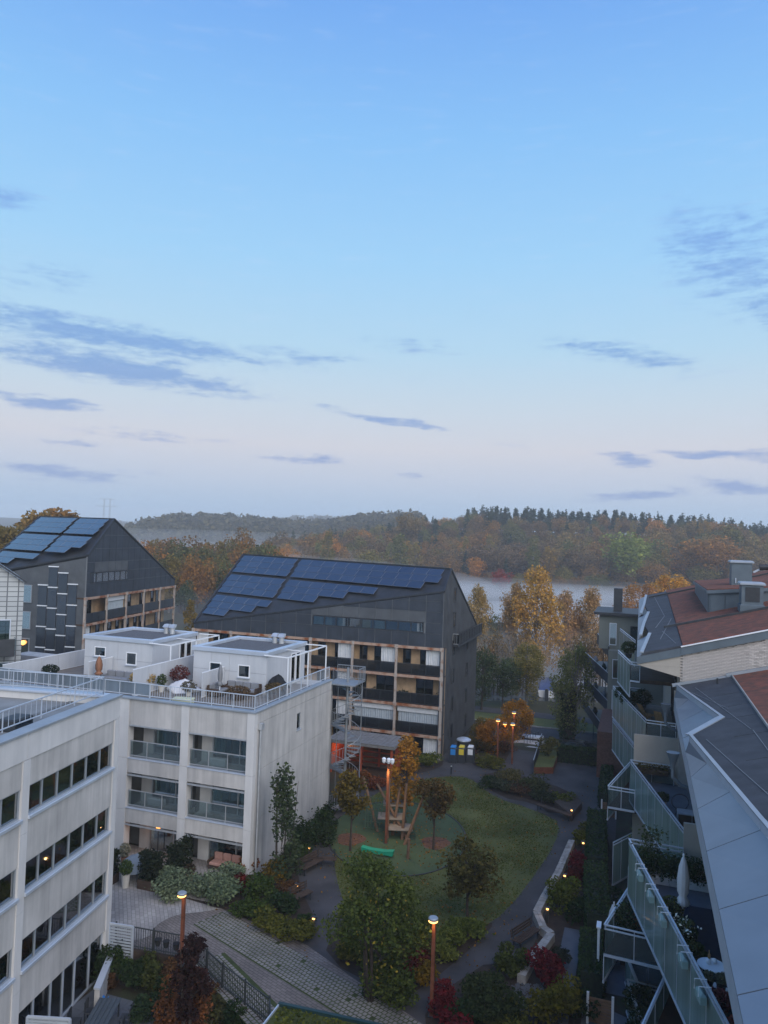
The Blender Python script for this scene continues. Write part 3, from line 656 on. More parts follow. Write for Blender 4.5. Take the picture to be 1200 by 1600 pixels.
for bi, (a, c) in enumerate(BX):
    for (z0, z1) in ((9.79, 10.86), (6.79, 8.62), (3.79, 5.62), (.96, 2.62)):
        MB(LF).box(a+.008, c-.008, .03, .32, z0, z1).build('wall_panel', 'concrete', lb)
    for f_, (z0, z1) in enumerate(((8.64, 9.79), (5.64, 6.79), (2.64, 3.79))):
        ml = [a-.4+q for q in MUL] if bi < 2 else [a+1.1*q for q in range(1, 5)]
        w = window(lb, LF, a+.01, c-.01, z0, z1, .10, frame='grey_metal', gl='window_glass', mull=ml, fw=.055, back='room_light', backd=.7)
        MB(LF).bev(a-.02, c+.02, -.10, .16, z0-.13, z0, .02).build('sill', 'pale_metal', w)
        for q in range(7):
            if random.random() < .5: drape(LF, a+.2+q*.9, a+.2+q*.9+random.uniform(.2, .6), .34, z0+.05, z1-.05).build('curtain', 'curtain_sheer', w)
        for q in range(6):                                            # things standing on the window ledge
            if random.random() < .75:
                x = a+.35+q*1.05+random.uniform(-.2, .2); h = random.uniform(.12, .35); mm = MB(LF); mm.lathe((x, .42, z0+.06), [(.05, 0), (.09, h*.6), (.07, h), (.03, h+.03)], 8)
                mm.build('windowsill_item', random.choice(['cloth_white', 'terracotta', 'foliage_dark', 'cream_pot']), w)
    w = window(lb, LF, a+.01, c-.01, -1.2, .95, .16, frame='pale_metal', gl='window_glass_dark', mull=[a+q for q in (1.1, 2.3, 3.2, 4.1, 5.3)] if bi < 2 else (), fw=.09, back='room_dark', backd=2.0, name='garden_doors')
MB(LF).bev(-.1, TL, -.10, .55, 11.9, 12.0, .02).build('parapet_cap', 'grey_metal', lb)
MB(LF).bev(-.1, .5, .55, 13.0, 11.9, 12.0, .02).build('parapet_cap', 'pale_metal', lb)
MB(LF).box(-.02, .4, .5, 13.0, -1.2, 11.9).build('wall', 'concrete_light', lb)
MB(LF).box(.4, TL, .4, 13.0, 11.3, 11.55).build('roof', 'membrane', lb)
MB(LF).box(.4, TL, .55, .62, 11.55, 11.9).build('parapet_inner_face', 'grey_metal', lb)
railing(lb, LF, .25, TL, .75, 12.1, 12.85, step=.35, posts=2.4, material='pale_metal')
railing(lb, FR(LF(.25, .75, 0), ex=LF.ey, ey=LF.ex), .0, 12, 0, 12.1, 12.85, step=.35, posts=2.4, material='pale_metal')
# roof hatch and cable coil on the white block's roof
rh = thing('roof_hatch', 'dark glazed roof hatch on the roof of the white block', 'hatch', LF(5.6, 1.6, 11.55))
MB(LF).bev(4.9, 6.1, 1.3, 2.1, 11.55, 12.05, .06).build('box', 'dark_metal', rh); MB(LF).box(5.0, 6.0, 1.28, 1.30, 11.62, 11.98).build('pane', 'window_glass_dark', rh); MB(LF).bev(5.1, 5.9, 2.2, 2.6, 11.55, 11.8, .05).build('vent', 'galvanised', rh)
dish = thing('satellite_dish', 'white wire antenna on the roof of the white block at the left edge', 'antenna', LF(4.6, 8.4, 11.55))
dm = MB(LF); dm.tube([(4.6, 8.4, 11.55), (4.6, 8.4, 12.6)], .03); dm.build('mast', 'galvanised', dish)
dm = MB(LF)
for k in range(5): dm.tube([(4.6+(.5-.05*k)*math.cos(t), 8.3+.05*k, 12.7+(.5-.05*k)*math.sin(t)) for t in np.linspace(0, 6.28, 14)], .015, 5)
dm.build('hoops', 'white_metal', dish)
# ------------------------------------------------------------------ dark gabled houses with solar roofs
mods = {}
def module_mesh(w, h):
    k = (w, h)
    if k not in mods:
        m = MB(); m.bev(-w/2, w/2, -h/2, h/2, 0, .05, .022); o = m.build('solar_module', 'solar'); me = o.data; me.materials.append(MATS['module_frame']); [setattr(p, 'material_index', 1) for p in me.polygons if .05 < p.normal.z < .95]; bpy.data.objects.remove(o); mods[k] = me
    return mods[k]
def solar_roof(parent, A, B, D, E, lift, first=5, group=3, mw=1.62, mh=.99, margin=.28):
    """modules in rows parallel to the ridge E-D on the slope A-B-D-E, stepped along the slanting eave A-B"""
    A, B, D, E = map(Vector, (A, B, D, E)); U = (D-E).normalized(); N = U.cross(A-E).normalized()
    if N.z < 0: N = -N
    Vv = U.cross(N); Vv = Vv if Vv.z < 0 else -Vv
    q = lambda P: ((P-E).dot(U), (P-E).dot(Vv))
    a, b2, d = q(A), q(B), q(D); poly = [(0, 0), d, b2, a]
    def inside(u, v):
        for i in range(4):
            p0, p1 = poly[i], poly[(i+1) % 4]; ex, ey = p1[0]-p0[0], p1[1]-p0[1]; L = math.hypot(ex, ey)
            cr = (ex*(v-p0[1])-ey*(u-p0[0]))/L
            if cr*sg < (margin if i == 2 else .10): return False
        return True
    cx_, cy_ = sum(p[0] for p in poly)/4, sum(p[1] for p in poly)/4
    p0, p1 = poly[0], poly[1]; sg = 1 if ((p1[0]-p0[0])*(cy_-p0[1])-(p1[1]-p0[1])*(cx_-p0[0])) > 0 else -1
    rot = Matrix((U, -Vv, N)).transposed()
    nc = int((d[0]-1.0)/mw); mw = (d[0]-1.45)/nc-.02; v = .25; org = ORG[parent.name]; n = 0
    for r in range(40):
        if r and r % group == 0: v += .42
        vm = v+mh/2; u0 = a[0]*(v+mh)/a[1]+.25 if a[1] else .25
        u0 = max(u0, a[0]*v/a[1]+.25) 
        for c in range(60):
            uu = u0+c*(mw+.015)+mw/2+(.5 if c >= first else 0)
            if all(inside(uu+du, vm+dv) for du in (-mw/2, mw/2) for dv in (-mh/2, mh/2)):
                P = E+U*uu+Vv*vm+N*lift
                o = bpy.data.objects.new('solar_module', module_mesh(mw, mh)); COL.objects.link(o); o.parent = parent
                o.matrix_local = Matrix.Translation(P-org) @ rot.to_4x4(); n += 1
        v += mh+.015
    # mounting rails showing where the modules step back from the eave
    return n
def slab(parent, pts, th, material, name='roof'):
    P = [Vector(p) for p in pts]; N = (P[1]-P[0]).cross(P[-1]-P[0]).normalized(); N = N if N.z > 0 else -N
    return MB().prism(P, -N*th, raw=True).build(name, material, parent)
def facade_panels(parent, fr, L, zbase, top, rows, cw, light_rows=(), windows=None, y=-.03, split_last=True):
    """cladding panels with open joints, cut along the sloping roof edge; top(x) gives its height"""
    n = round(L/cw); w = L/n
    for i in range(n):
        x0, x1 = i*w+.03, (i+1)*w-.03
        for r, (z0, z1) in enumerate(zip(rows[:-1], rows[1:])):
            if windows and r == windows[2] and x0 > windows[0]-.2 and x1 < windows[1]+.2: continue
            poly = [(x0, z0+.018), (x1, z0+.018), (x1, z1-.018), (x0, z1-.018)]
            for fn in top: poly = clip(poly, fn)
            if len(poly) < 3 or max(p[1] for p in poly)-min(p[1] for p in poly) < .08: continue
            light = r in light_rows and (windows is None or (x0 > windows[0]-.2 and x1 < windows[1]+.2))
            MB(fr).prism([(p[0], y, p[1]) for p in poly], (0, .03, 0)).build('cladding_panel', 'dark_cladding_light' if light else 'dark_cladding', parent)
    if windows:
        x0, x1, r = windows; z0, z1 = rows[r], rows[r+1]; k = max(3, round((x1-x0)/1.3)); xs = [x0+(x1-x0)*i/k for i in range(1, k)]
        w_ = window(parent, fr, x0, x1, z0+.02, z1-.02, y+.0, frame='dark_metal', mull=xs, fw=.08, back='room_grey', backd=.9)
        for i in range(k):
            if random.random() < .6: a = x0+(x1-x0)*i/k+.1; drape(fr, a, a+(x1-x0)/k*random.uniform(.35, .9), y+.3, z0+.06, z1-.06).build('curtain', 'curtain', w_)
def balcony_grid(parent, fr, xs, zs, depth=1.35, modes=None):
    for z in zs:
        MB(fr).box(xs[0]-.1, xs[-1]+.1, -.04, .16, z-.26, z-.02).build('beam', 'rust_beam', parent)
        MB(fr).box(xs[0], xs[-1], .162, depth, z-.2, z-.04).build('balcony_floor', 'dark_wood', parent)
    for x in xs:
        for z0, z1 in zip(zs[:-1], zs[1:]): MB(fr).box(x-.11, x+.11, -.07, .14, z0-.02, z1-.26).build('post', 'post_pale', parent)
        for z in zs: MB(fr).box(x-.17, x+.17, -.10, -.041, z-.32, z+.04).build('beam_plate', 'post_pale', parent)
    for r, (z0, z1) in enumerate(zip(zs[:-1], zs[1:])):
        for i, (a, c) in enumerate(zip(xs[:-1], xs[1:])):
            mode = modes(r, i) if modes else 'open'
            MB(fr).box(a, c, depth, depth+.12, z0-.04, z1-.2).build('back_wall', 'timber_warm', parent)
            d0 = a+(c-a)*random.uniform(.35, .5); dw = (c-a)*random.uniform(.32, .42)
            window(parent, fr, d0, d0+dw, z0, z1-.42, depth-.06, frame='dark_metal', gl='window_glass_dark', mull=(d0+dw*.5,), fw=.07, back=None, depth=.05, name='balcony_door')
            if random.random() < .5: window(parent, fr, a+.25, a+.25+(c-a)*.18, z0+.8, z1-.5, depth-.05, frame='dark_metal', gl='window_glass_dark', fw=.07, back=None, depth=.04)
            m = MB(fr); m.box(a+.1, c-.1, .02, .07, z0+.98, z0+1.03); m.box(a+.1, c-.1, .02, .07, z0+.05, z0+.09)
            for k in range(4): x = a+.12+(c-a-.24)*k/3; m.box(x-.02, x+.02, .02, .07, z0-.02, z0+.98)
            rl = m.build('railing', 'dark_metal', parent); MB(fr).box(a+.12, c-.12, .04, .05, z0+.1, z0+.97).build('mesh_panel', 'dark_mesh', rl)
            if mode == 'blind':
                drape(fr, a+.3, c-.12, .32, z0+.02, z1-.75, 60).build('curtain', 'curtain_blue', parent)
                MB(fr).box(a+.2, c-.1, .20, .26, z1-.78, z1-.3).build('blind', 'curtain', parent)
            elif mode == 'curtain':
                a0 = a+.15 if random.random() < .5 else c-.15-(c-a)*.33; drape(fr, a0, a0+(c-a)*.33, .30, z0+.05, z1-.3).build('curtain', 'curtain', parent)
            elif mode == 'plants':
                for k in range(5): leafball(fr, a+.5+(c-a-1)*k/4, random.uniform(.5, 1.2), z0+random.uniform(.4, .9), .5, random.uniform(.5, .9), parent)
            for k in range(2):                        # chairs, boxes and planters on the balcony
                x = random.uniform(a+.4, c-.9); s_ = random.uniform(.35, .7)
                MB(fr).bev(x, x+s_, .5, .5+s_*.8, z0-.04, z0+random.uniform(.35, .8), .06).build('balcony_furniture', random.choice(['dark_wood', 'cushion_grey', 'wicker', 'black_soft']), parent)
def leafball(fr, x, y, z, r, h, parent, n=90):
    m = MB(fr)
    for _ in range(n):
        v = RNG.normal(size=3); v /= np.linalg.norm(v); q = RNG.uniform(.4, 1)**.5
        c = (x+v[0]*r*q, y+v[1]*r*q*.7, z+v[2]*h*.5*q); t1 = RNG.normal(size=3)*.10; t2 = RNG.normal(size=3)*.10
        m.add([c, (c[0]+t1[0], c[1]+t1[1], c[2]+t1[2]), (c[0]+t2[0], c[1]+t2[1], c[2]+t2[2])], [(0, 1, 2)])
    m.build('balcony_plant', 'foliage_dark', parent)
# --- the house in the centre
ch = thing('solar_gable_house', 'dark clad apartment house with large solar roof and timber balconies, centre of the picture', 'building', (-30, 75, 0))
CF = FR((-43.2, 67.3, 0)); L = 26.2; Bd = 15.2
XSN = [i*L/6 for i in range(7)]; ZS = [-.55, 2.12, 4.78, 7.44, 10.1]
def cmodes(r, i):
    t = {(3, 5): 'curtain', (2, 5): 'plants', (2, 4): 'plants', (1, 4): 'blind', (1, 5): 'blind', (0, 4): 'curtain', (0, 5): 'curtain', (2, 3): 'curtain', (3, 0): 'curtain'}
    return t.get((r, i), random.choice(['open', 'open', 'curtain']))
balcony_grid(ch, CF, XSN, ZS, modes=cmodes)
MB(CF).box(.1, L-.1, 1.5, Bd-.2, -3, 10.0).build('wall', 'room_dark', ch)
topfn = [lambda x, z: 10.55+x*(15.12-10.55)/L-z]
MB(CF).prism([(0, .02, 10.1), (L, .02, 10.1), (L, .02, 15.15), (0, .02, 10.58)], (0, .10, 0)).build('wall', 'charcoal_roof', ch) if False else None
rowsC = [10.12, 11.35, 12.32, 13.32, 14.3, 15.3]
# backing wall with the opening for the window band
for q in (((0, 10.0), (L, 10.0), (L, 11.35), (0, 11.35)), ((0, 11.35), (13.2, 11.35), (13.2, 12.32), (0, 12.32)), ((24.4, 11.35), (L, 11.35), (L, 12.32), (24.4, 12.32)), ((0, 12.32), (L, 12.32), (L, 15.4), (0, 15.4))):
    pl = clip(list(q), topfn[0])
    if len(pl) > 2: MB(CF).prism([(p[0], .02, p[1]) for p in pl], (0, .12, 0)).build('wall', 'joint_pale', ch)
facade_panels(ch, CF, L, 10.1, topfn, rowsC, 1.64, light_rows=(2,), windows=(13.2, 24.4, 1))
A, B, D, E = CF(0, 0, 10.6), CF(L, 0, 15.2), CF(L, 2.5, 17.2), CF(0, 9.6, 17.5)
slab(ch, [A, B, D, E], .22, 'charcoal_roof'); slab(ch, [D, E, CF(0, Bd, 15.2), CF(L, Bd, 10.6)], .22, 'charcoal_roof')
solar_roof(ch, A, B, D, E, .12)
for p, q in ((A, B), (E, D), (A, E), (B, D), (D, CF(L, Bd, 10.6))):
    MB().bar(p+Vector((0, 0, .06)), q+Vector((0, 0, .06)), .16, .14, raw=True).build('roof_edge', 'dark_metal', ch)
# right gable with standing seams
GF = FR(CF(L, 0, 0), ex=(0, 1, 0), ey=(-1, 0, 0))
gp_ = [(0, -1), (Bd, -3), (Bd, 10.5), (2.5, 17.1), (0, 15.1)]
MB(GF).prism([(p[0], .02, p[1]) for p in gp_], (0, .2, 0)).build('gable_wall', 'dark_cladding', ch)
seam = MB(GF); y = .12
gtop = lambda y: 15.1+y*.8 if y < 2.5 else 17.1-(y-2.5)*(6.6/12.7)
while y < Bd: seam.box(y-.018, y+.018, -.035, .019, -2, gtop(y)-.05); y += .52
seam.build('standing_seams', 'dark_cladding_light', ch)['kind'] = 'stuff'
for y, zs in ((3.9, (14.0, 11.6, 8.9, 6.2, 3.5, .9)), (10.0, (8.6, 5.9, 3.2, .6))):
    for z in zs: window(ch, GF, y, y+.8, z, z+1.45, -.06, frame='dark_metal', gl='window_glass_dark', fw=.06, back=None, depth=.10)
bx = MB(GF).box(3.9, Bd-.1, -.6, .018, 9.75, 9.95).build('bay_balcony', 'dark_metal', ch)
railing(bx, FR(GF(0, -.58, 0), ex=(0, 1, 0), ey=(-1, 0, 0)), 3.95, Bd-.15, 0, 10.0, 11.0, panel='dark_mesh', step=.14, material='dark_metal')
railing(bx, FR(GF(3.95, -.58, 0), ex=(-1, 0, 0), ey=(0, 1, 0)), 0, .55, 0, 10.0, 11.0, panel='dark_mesh', step=.14, material='galvanised')
# hidden sides
MB(CF).prism([(0.02, 0, -1), (0.02, Bd, -3), (0.02, Bd, 15.1), (0.02, 9.6, 17.4), (0.02, 0, 10.5)], (.2, 0, 0)).build('gable_wall', 'dark_cladding', ch)
MB(CF).prism([(0.3, Bd-.2, -3), (L-.3, Bd-.2, -3), (L-.3, Bd-.2, 10.5), (0.3, Bd-.2, 15.0)], (0, .15, 0)).build('back_wall', 'dark_cladding', ch)
# --- the house further left
ang = R(10.5)
L0 = Vector((-52.82, 62.55, 0))
sh = thing('solar_corner_house', 'dark clad house with blue solar roof and dark solar strips on its facade, far left', 'building', L0)
SF = FR(L0, ex=(-math.sin(ang), math.cos(ang), 0), ey=(-math.cos(ang), -math.sin(ang), 0))     # x away along the balcony side, y into the house (to the left)
ZS2 = [2.3, 4.97, 7.64, 10.31, 12.98]; XS2 = [21.4*i/5 for i in range(6)]
balcony_grid(sh, SF, XS2, ZS2, modes=lambda r, i: random.choice(['open', 'curtain', 'blind', 'open', 'curtain']))
MB(SF).box(.3, 21.2, 1.5, 13, -2, 12.9).build('wall', 'room_dark', sh)
tf = [lambda x, z: 17.05+x*(3.75/5.0)-z, lambda x, z: 20.8+(5-x)*(7.2/16.2)-z]
rows2 = [13.0, 14.35, 15.45, 16.5, 17.9, 19.3, 21.2]
for q in (((0, 12.9), (21.3, 12.9), (21.3, 14.35), (0, 14.35)), ((9.4, 14.35), (21.3, 14.35), (21.3, 15.45), (9.4, 15.45)), ((0, 14.35), (.6, 14.35), (.6, 15.45), (0, 15.45)), ((0, 15.45), (21.3, 15.45), (21.3, 21.2), (0, 21.2))):
    pl = list(q)
    for fn in tf: pl = clip(pl, fn)
    if len(pl) > 2: MB(SF).prism([(p[0], .02, p[1]) for p in pl], (0, .12, 0)).build('wall', 'joint_pale', sh)
facade_panels(sh, SF, 21.3, 13, tf, rows2, 1.42, light_rows=(2,), windows=(.6, 9.4, 1))
K1, P1, R1, A1 = SF(0, 0, 17.2), SF(5, 0, 21.0), SF(10.2, 12.0, 21.07), SF(.0, 12.6, 14.6)
slab(sh, [A1, K1, P1, R1], .22, 'charcoal_roof'); slab(sh, [P1, R1, SF(21.3, 12.6, 17.0), SF(21.3, 0, 13.7)], .22, 'charcoal_roof')
solar_roof(sh, A1, K1, P1, R1, .12, first=4, margin=.25)
for p, q in ((A1, K1), (K1, P1), (P1, R1), (R1, A1), (P1, SF(21.3, 0, 13.7))): MB().bar(p+Vector((0, 0, .05)), q+Vector((0, 0, .05)), .17, .15, raw=True).build('roof_edge', 'dark_metal', sh)
# its left face: windows and staggered dark solar strips
S2 = FR(L0, ex=SF.ey, ey=SF.ex)    # x to the left, y into the house
MB(S2).prism([(.02, .05, -2), (12.6, .05, -2), (12.6, .05, 14.4), (.02, .05, 17.0)], (0, .2, 0)).build('wall', 'dark_cladding_light', sh)
for c in range(4):
    x0 = .95+c*1.08; off = (.0, -1.15, -.1, -1.3)[c] if True else 0
    z = (14.2, 15.3, 15.9, 14.0)[c]; k = 0
    while z > 2.0:
        MB(S2).bev(x0+.05, x0+1.0, -.05, .048, z-1.95, z, .01).build('solar_strip', 'solar', sh); MB(S2).box(x0-.02, x0+1.06, -.07, .048, z+.012, z+.11).build('strip_bar', 'white_metal', sh); z -= 2.1; k += 1
x0 = 8.6; z = 13.4
while z > 2: MB(S2).bev(x0+.05, x0+1.0, -.05, .048, z-1.95, z, .01).build('solar_strip', 'solar', sh); MB(S2).box(x0, x0+1.04, -.07, .048, z+.012, z+.1).build('strip_bar', 'white_metal', sh); z -= 2.1
for z in (12.2, 9.5, 6.8, 4.1):
    w = window(sh, S2, 5.9, 8.1, z, z+1.8, -.05, frame='grey_metal', gl='window_glass', mull=(6.95,), fw=.08, back='room_grey', backd=.0+.09, depth=.085)
lp = MB(S2); lp.lathe((6.55, -.12, 7.9), [(.05, 0), (.22, .12), (.26, .3), (.12, .45)], 10); 
lo = lp.build('window_lamp', emis('lamp_orange', (1, .35, .08), 3.0), sh)
# --- pale tiled house cut by the left edge
th = thing('tiled_house', 'pale house with square tile cladding and dark balconies at the left edge', 'building', (-52, 47, 0))
T0 = Vector((0, 0, 20))+ray(38, 910)*56; TF = FR((T0.x, T0.y, 0), ang=0); TF.ex = Vector((-math.cos(R(47)), -math.sin(R(47)), 0)); TF.ey = Vector((-math.sin(R(47)), math.cos(R(47)), 0)); zt = T0.z
brick_mat('tile_cladding', (.40, .42, .43), (.47, .49, .50), (.22, .23, .24), .42, .42, 0)
def tile_wall():
    m = bpy.data.materials.new('tile_wall'); m.use_nodes = True; nb = NB(m.node_tree); p = m.node_tree.nodes['Principled BSDF']
    tcn = nb.n('ShaderNodeTexCoord').outputs['Object']; sx = nb.n('ShaderNodeSeparateXYZ'); nb.put(sx.inputs[0], tcn)
    br = nb.n('ShaderNodeTexBrick'); nb.put(br.inputs['Vector'], nb.comb(sx.outputs[0], sx.outputs[2], 0.0)); br.offset = 0; br.inputs['Scale'].default_value = 1
    br.inputs['Color1'].default_value = (.33, .35, .36, 1); br.inputs['Color2'].default_value = (.40, .42, .42, 1); br.inputs['Mortar'].default_value = (.10, .11, .12, 1)
    br.inputs['Brick Width'].default_value = .5; br.inputs['Row Height'].default_value = .36; br.inputs['Mortar Size'].default_value = .03
    nb.put(p.inputs['Base Color'], br.outputs[0]); MATS['tile_wall'] = m
tile_wall()
MB(TF).prism([(0, 0, -1), (9, 0, -1), (9, 0, zt+6.3), (0, 0, zt)], (0, 8, 0)).build('wall', 'tile_wall', th)
MB(TF).bar((-.15, -.15, zt+.02), (9, -.15, zt+6.4), .5, .12).build('roof_edge', 'dark_metal', th)
for z in (zt-4.2, zt-7.3):
    window(th, TF, .75, 2.6, z-.6, z+1.5, -.05, frame='pale_metal', mull=(1.6,), fw=.08, back=None, depth=.045)
    m = MB(TF); m.box(.5, 4, -1.6, -.05, z-1.0, z-.8); m.build('balcony_floor', 'dark_metal', th); MB(TF).box(.5, 4, -1.64, -1.58, z-.95, z+.25).build('balcony_front', 'dark_metal', th); MB(TF).box(.45, .5, -1.6, -.05, z-.9, z+.2).build('glass_side', 'rail_glass', th)
# ------------------------------------------------------------------ terraced houses on the right
rb = thing('glass_balcony_house', 'near right house with sawtooth green glass balconies and dark roof with wide metal gutters', 'building', (6, 30, 0))
WX = 3.3
MB().box(WX, 14, 6, 46.2, -.2, 11.1).build('wall', 'render_beige', rb)
def glass_run(parent, p0, p1, zt, zb, n, rail=True, material='green_glass', name='glass_balustrade'):
    """a run of frosted glass sheets from p0 to p1 (x, y), between the heights zb and zt, with a double handrail"""
    a = Vector((p0[0], p0[1], 0)); c = Vector((p1[0], p1[1], 0)); d = (c-a).normalized(); nn = Vector((-d.y, d.x, 0)); m = MB()
    up = Vector((0, 0, 1))
    m.bar(a+up*zt, c+up*zt, .06, .05, raw=True); m.bar(a+nn*.0+up*(zt-.16), c+up*(zt-.16), .05, .05, raw=True); m.bar(a+up*zb, c+up*zb, .07, .10, raw=True)
    for i in range(n+1): p = a+(c-a)*i/n; m.bar(p+up*(zb+.05), p+up*zt, .035, raw=True)
    r_ = m.build(name, 'pale_metal', parent)
    for i in range(n):
        q0, q1 = a+(c-a)*(i/n)+d*.035, a+(c-a)*((i+1)/n)-d*.035
        MB().prism([q0+up*(zb+.06), q1+up*(zb+.06), q1+up*(zt-.2), q0+up*(zt-.2)], nn*.012, raw=True).build('glass_sheet', material, r_)
    return r_
def terrace(parent, pts, z, material='dark_wood'):
    m = MB(); m.prism([(p[0], p[1], z-.22) for p in pts], (0, 0, .22)); return m.build('terrace_floor', material, parent)
# top level (floor 6.4), widest at the far end of each bay
ZR = 7.5
glass_run(rb, (3.0, 19.6), (-.26, 34.45), ZR, 5.15, 10); terrace(rb, [(WX, 19.6), (3.0, 19.6), (-.2, 34.4), (WX, 34.4)], 6.4, 'slate_paving')
glass_run(rb, (-.26, 34.45), (1.9, 34.3), ZR, 6.3, 2, material='rail_glass')
glass_run(rb, (2.5, 34.5), (-.37, 47.0), ZR, 5.15, 9); terrace(rb, [(WX, 34.5), (2.5, 34.5), (-.32, 46.95), (WX, 46.95)], 6.4, 'slate_paving')
glass_run(rb, (-.37, 47.0), (2.0, 46.8), ZR, 6.3, 2, material='rail_glass')
# middle level (floor 3.4), widest at the near end
glass_run(rb, (-1.13, 32.8), (1.8, 46.0), 4.5, 2.2, 9); glass_run(rb, (-1.13, 32.8), (1.2, 32.6), 4.5, 3.3, 2, material='rail_glass'); terrace(rb, [(WX, 32.8), (-1.08, 32.85), (1.8, 46), (WX, 46)], 3.4)
glass_run(rb, (-1.13, 20.3), (1.7, 32.4), 4.5, 2.2, 9); terrace(rb, [(WX, 20.3), (-1.08, 20.3), (1.7, 32.4), (WX, 32.4)], 3.4)
# ground level patios
glass_run(rb, (2.4, 23.0), (-.21, 34.7), 1.5, .15, 9); glass_run(rb, (-.21, 34.7), (1.6, 34.5), 1.5, .3, 2, material='rail_glass')
glass_run(rb, (.2, 34.75), (-.31, 36.95), 1.5, .15, 2); glass_run(rb, (-.31, 36.95), (1.6, 36.7), 1.5, .3, 2, material='rail_glass')
terrace(rb, [(WX, 23), (2.3, 23), (-.2, 34.65), (-.28, 36.9), (WX, 36.9)], .4, 'slate_paving')
for y0, z in ((21.5, 6.4), (26, 6.4), (30, 6.4), (36, 6.4), (41, 6.4), (36, 3.4), (41, 3.4), (26, .4), (31, .4)):
    f_ = FR((WX-.02, y0, 0), ex=(0, 1, 0), ey=(1, 0, 0)); window(rb, f_, 0, 2.6, z+.05, z+2.3, -.05, frame='dark_metal', gl='window_glass_dark', mull=(1.3,), fw=.08, back=None, depth=.05, name='terrace_door')
# cross walls between the bays
MB().box(1.9, WX, 34.42, 34.58, 6.4, 8.5).build('divider_wall', 'render_beige', rb); MB().box(1.5, WX, 34.38, 34.6, 3.4, 6.1).build('divider_wall', 'render_beige', rb); MB().box(-.2, WX, 47.05, 47.2, 0, 9.0).build('divider_wall', 'render_beige', rb)
for x0 in (1.0, 1.6, 2.2): pass
# roof: wide sheet-metal gutters with folded edges, bitumen strip, then sedum
EZ, EX = 11.5, 1.9
def rz(x): return 12.12+(x-1.8)*.27
mat('gutter_sheet', (.175, .21, .26), .42, .08, .8, metal=.55)
def gutter(y0, y1, xin, n):
    """sheet between the eave (x = EX) and a fold running from (xin, y0) to (EX+.05, y1)"""
    for i in range(n):
        ya, yb = y0+(y1-y0)*i/n+.02, y0+(y1-y0)*(i+1)/n-.02
        xa, xb = xin+(EX+.12-xin)*(ya-y0)/(y1-y0), xin+(EX+.12-xin)*(yb-y0)/(y1-y0)
        MB().prism([(EX, ya, EZ), (EX, yb, EZ), (xb, yb, max(EZ+.05, rz(xb)-.22)), (xa, ya, max(EZ+.05, rz(xa)-.22))], (0, 0, -.05)).build('gutter_sheet', 'gutter_sheet', rb)
        MB().prism([(xa, ya, rz(xa)-.3), (xb, yb, rz(xb)-.3), (xb, yb, rz(xb)+.02), (xa, ya, rz(xa)+.02)], (.05, 0, 0)).build('gutter_upstand', 'pale_metal', rb)
        MB().bar((xa+.05, ya-.02, rz(xa)+.06), (xb+.05, yb+.02, rz(xb)+.06), .15, .05).build('fold_cap', 'grey_metal', rb)
gutter(9.0, 34.2, 4.9, 7); gutter(36.6, 46.1, 3.45, 3)
MB().bar((3.5, 36.6, rz(3.5)+.05), (2.0, 34.25, rz(2.0)+.02), .26, .06).build('fold_cap', 'grey_metal', rb)
MB().prism([(EX, 34.3, EZ), (EX, 36.55, EZ), (3.4, 36.55, rz(3.4)-.22), (2.05, 34.3, rz(2.05)-.25)], (0, 0, -.05)).build('gutter_sheet', 'gutter_sheet', rb)
MB().prism([(EX+.0, y_, z_) for y_, z_ in ((9, 10.75), (46.2, 10.75), (46.2, 11.44), (9, 11.44))], (.06, 0, 0)).build('fascia', 'pale_metal', rb)
MB().box(EX+.06, WX, 9, 46.2, 10.72, 10.80).build('soffit', 'render_beige', rb)
# bitumen part of the roof: pieces between the folds and x = 4.8
pts = [(EX+.17+3.0*(34.2-y)/25.2, y) for y in (9.0, 15, 21, 27, 33, 34.2)]+[(3.5, 36.7), (EX+.2, 46.1)]
MB().prism([(x, y, rz(x)) for x, y in pts]+[(4.85, 46.15, rz(4.85)), (4.9, 9.0, rz(4.9))], (0, 0, -.06)).build('bitumen_roof', 'bitumen', rb)
for (x0, y0, x1, y1) in ((2.9, 44.6, 4.3, 33.8), (4.35, 33.6, 4.8, 16), (2.35, 44.5, 3.9, 38.2), (2.6, 33.2, 4.6, 20)):
    MB().bar((x0, y0, rz(x0)+.012), (x1, y1, rz(x1)+.012), .03, .015).build('roof_seam', 'joint_pale', rb)
for y0 in (41.5, 38.6, 36.2, 33.0, 29.5, 26): MB().bar((3.6, y0, rz(3.6)+.006), (4.85, y0+.15, rz(4.85)+.006), .03, .012).build('roof_lap', 'charcoal_roof', rb)
MB().prism([(4.87, 46.15, rz(4.87)+.06), (11, 46.15, rz(11)+.06), (11, 9, rz(11)+.06), (4.92, 9, rz(4.92)+.06)], (0, 0, -.1)).build('sedum_roof', 'sedum', rb)
MB().bar((4.87, 46.1, rz(4.87)+.05), (4.92, 9, rz(4.92)+.05), .05, .12).build('sedum_edging', 'mortar', rb)
MB().bar((1.8, 46.25, 12.16), (4.75, 46.25, 12.90), .16, .18).build('verge_cap', 'grey_metal', rb); MB().bar((4.6, 46.25, 12.96), (11, 46.25, 14.7), .26, .22).build('verge_cap', 'grey_metal', rb)
MB().box(1.9, 11, 46.05, 46.2, 11, 11.9).build('gable_wall', 'render_beige', rb)
MB().tube([(4.0, 44.6, rz(4)+.02), (4.0, 44.6, rz(4)+.32)], .05, 8).build('roof_vent', 'dark_metal', rb)
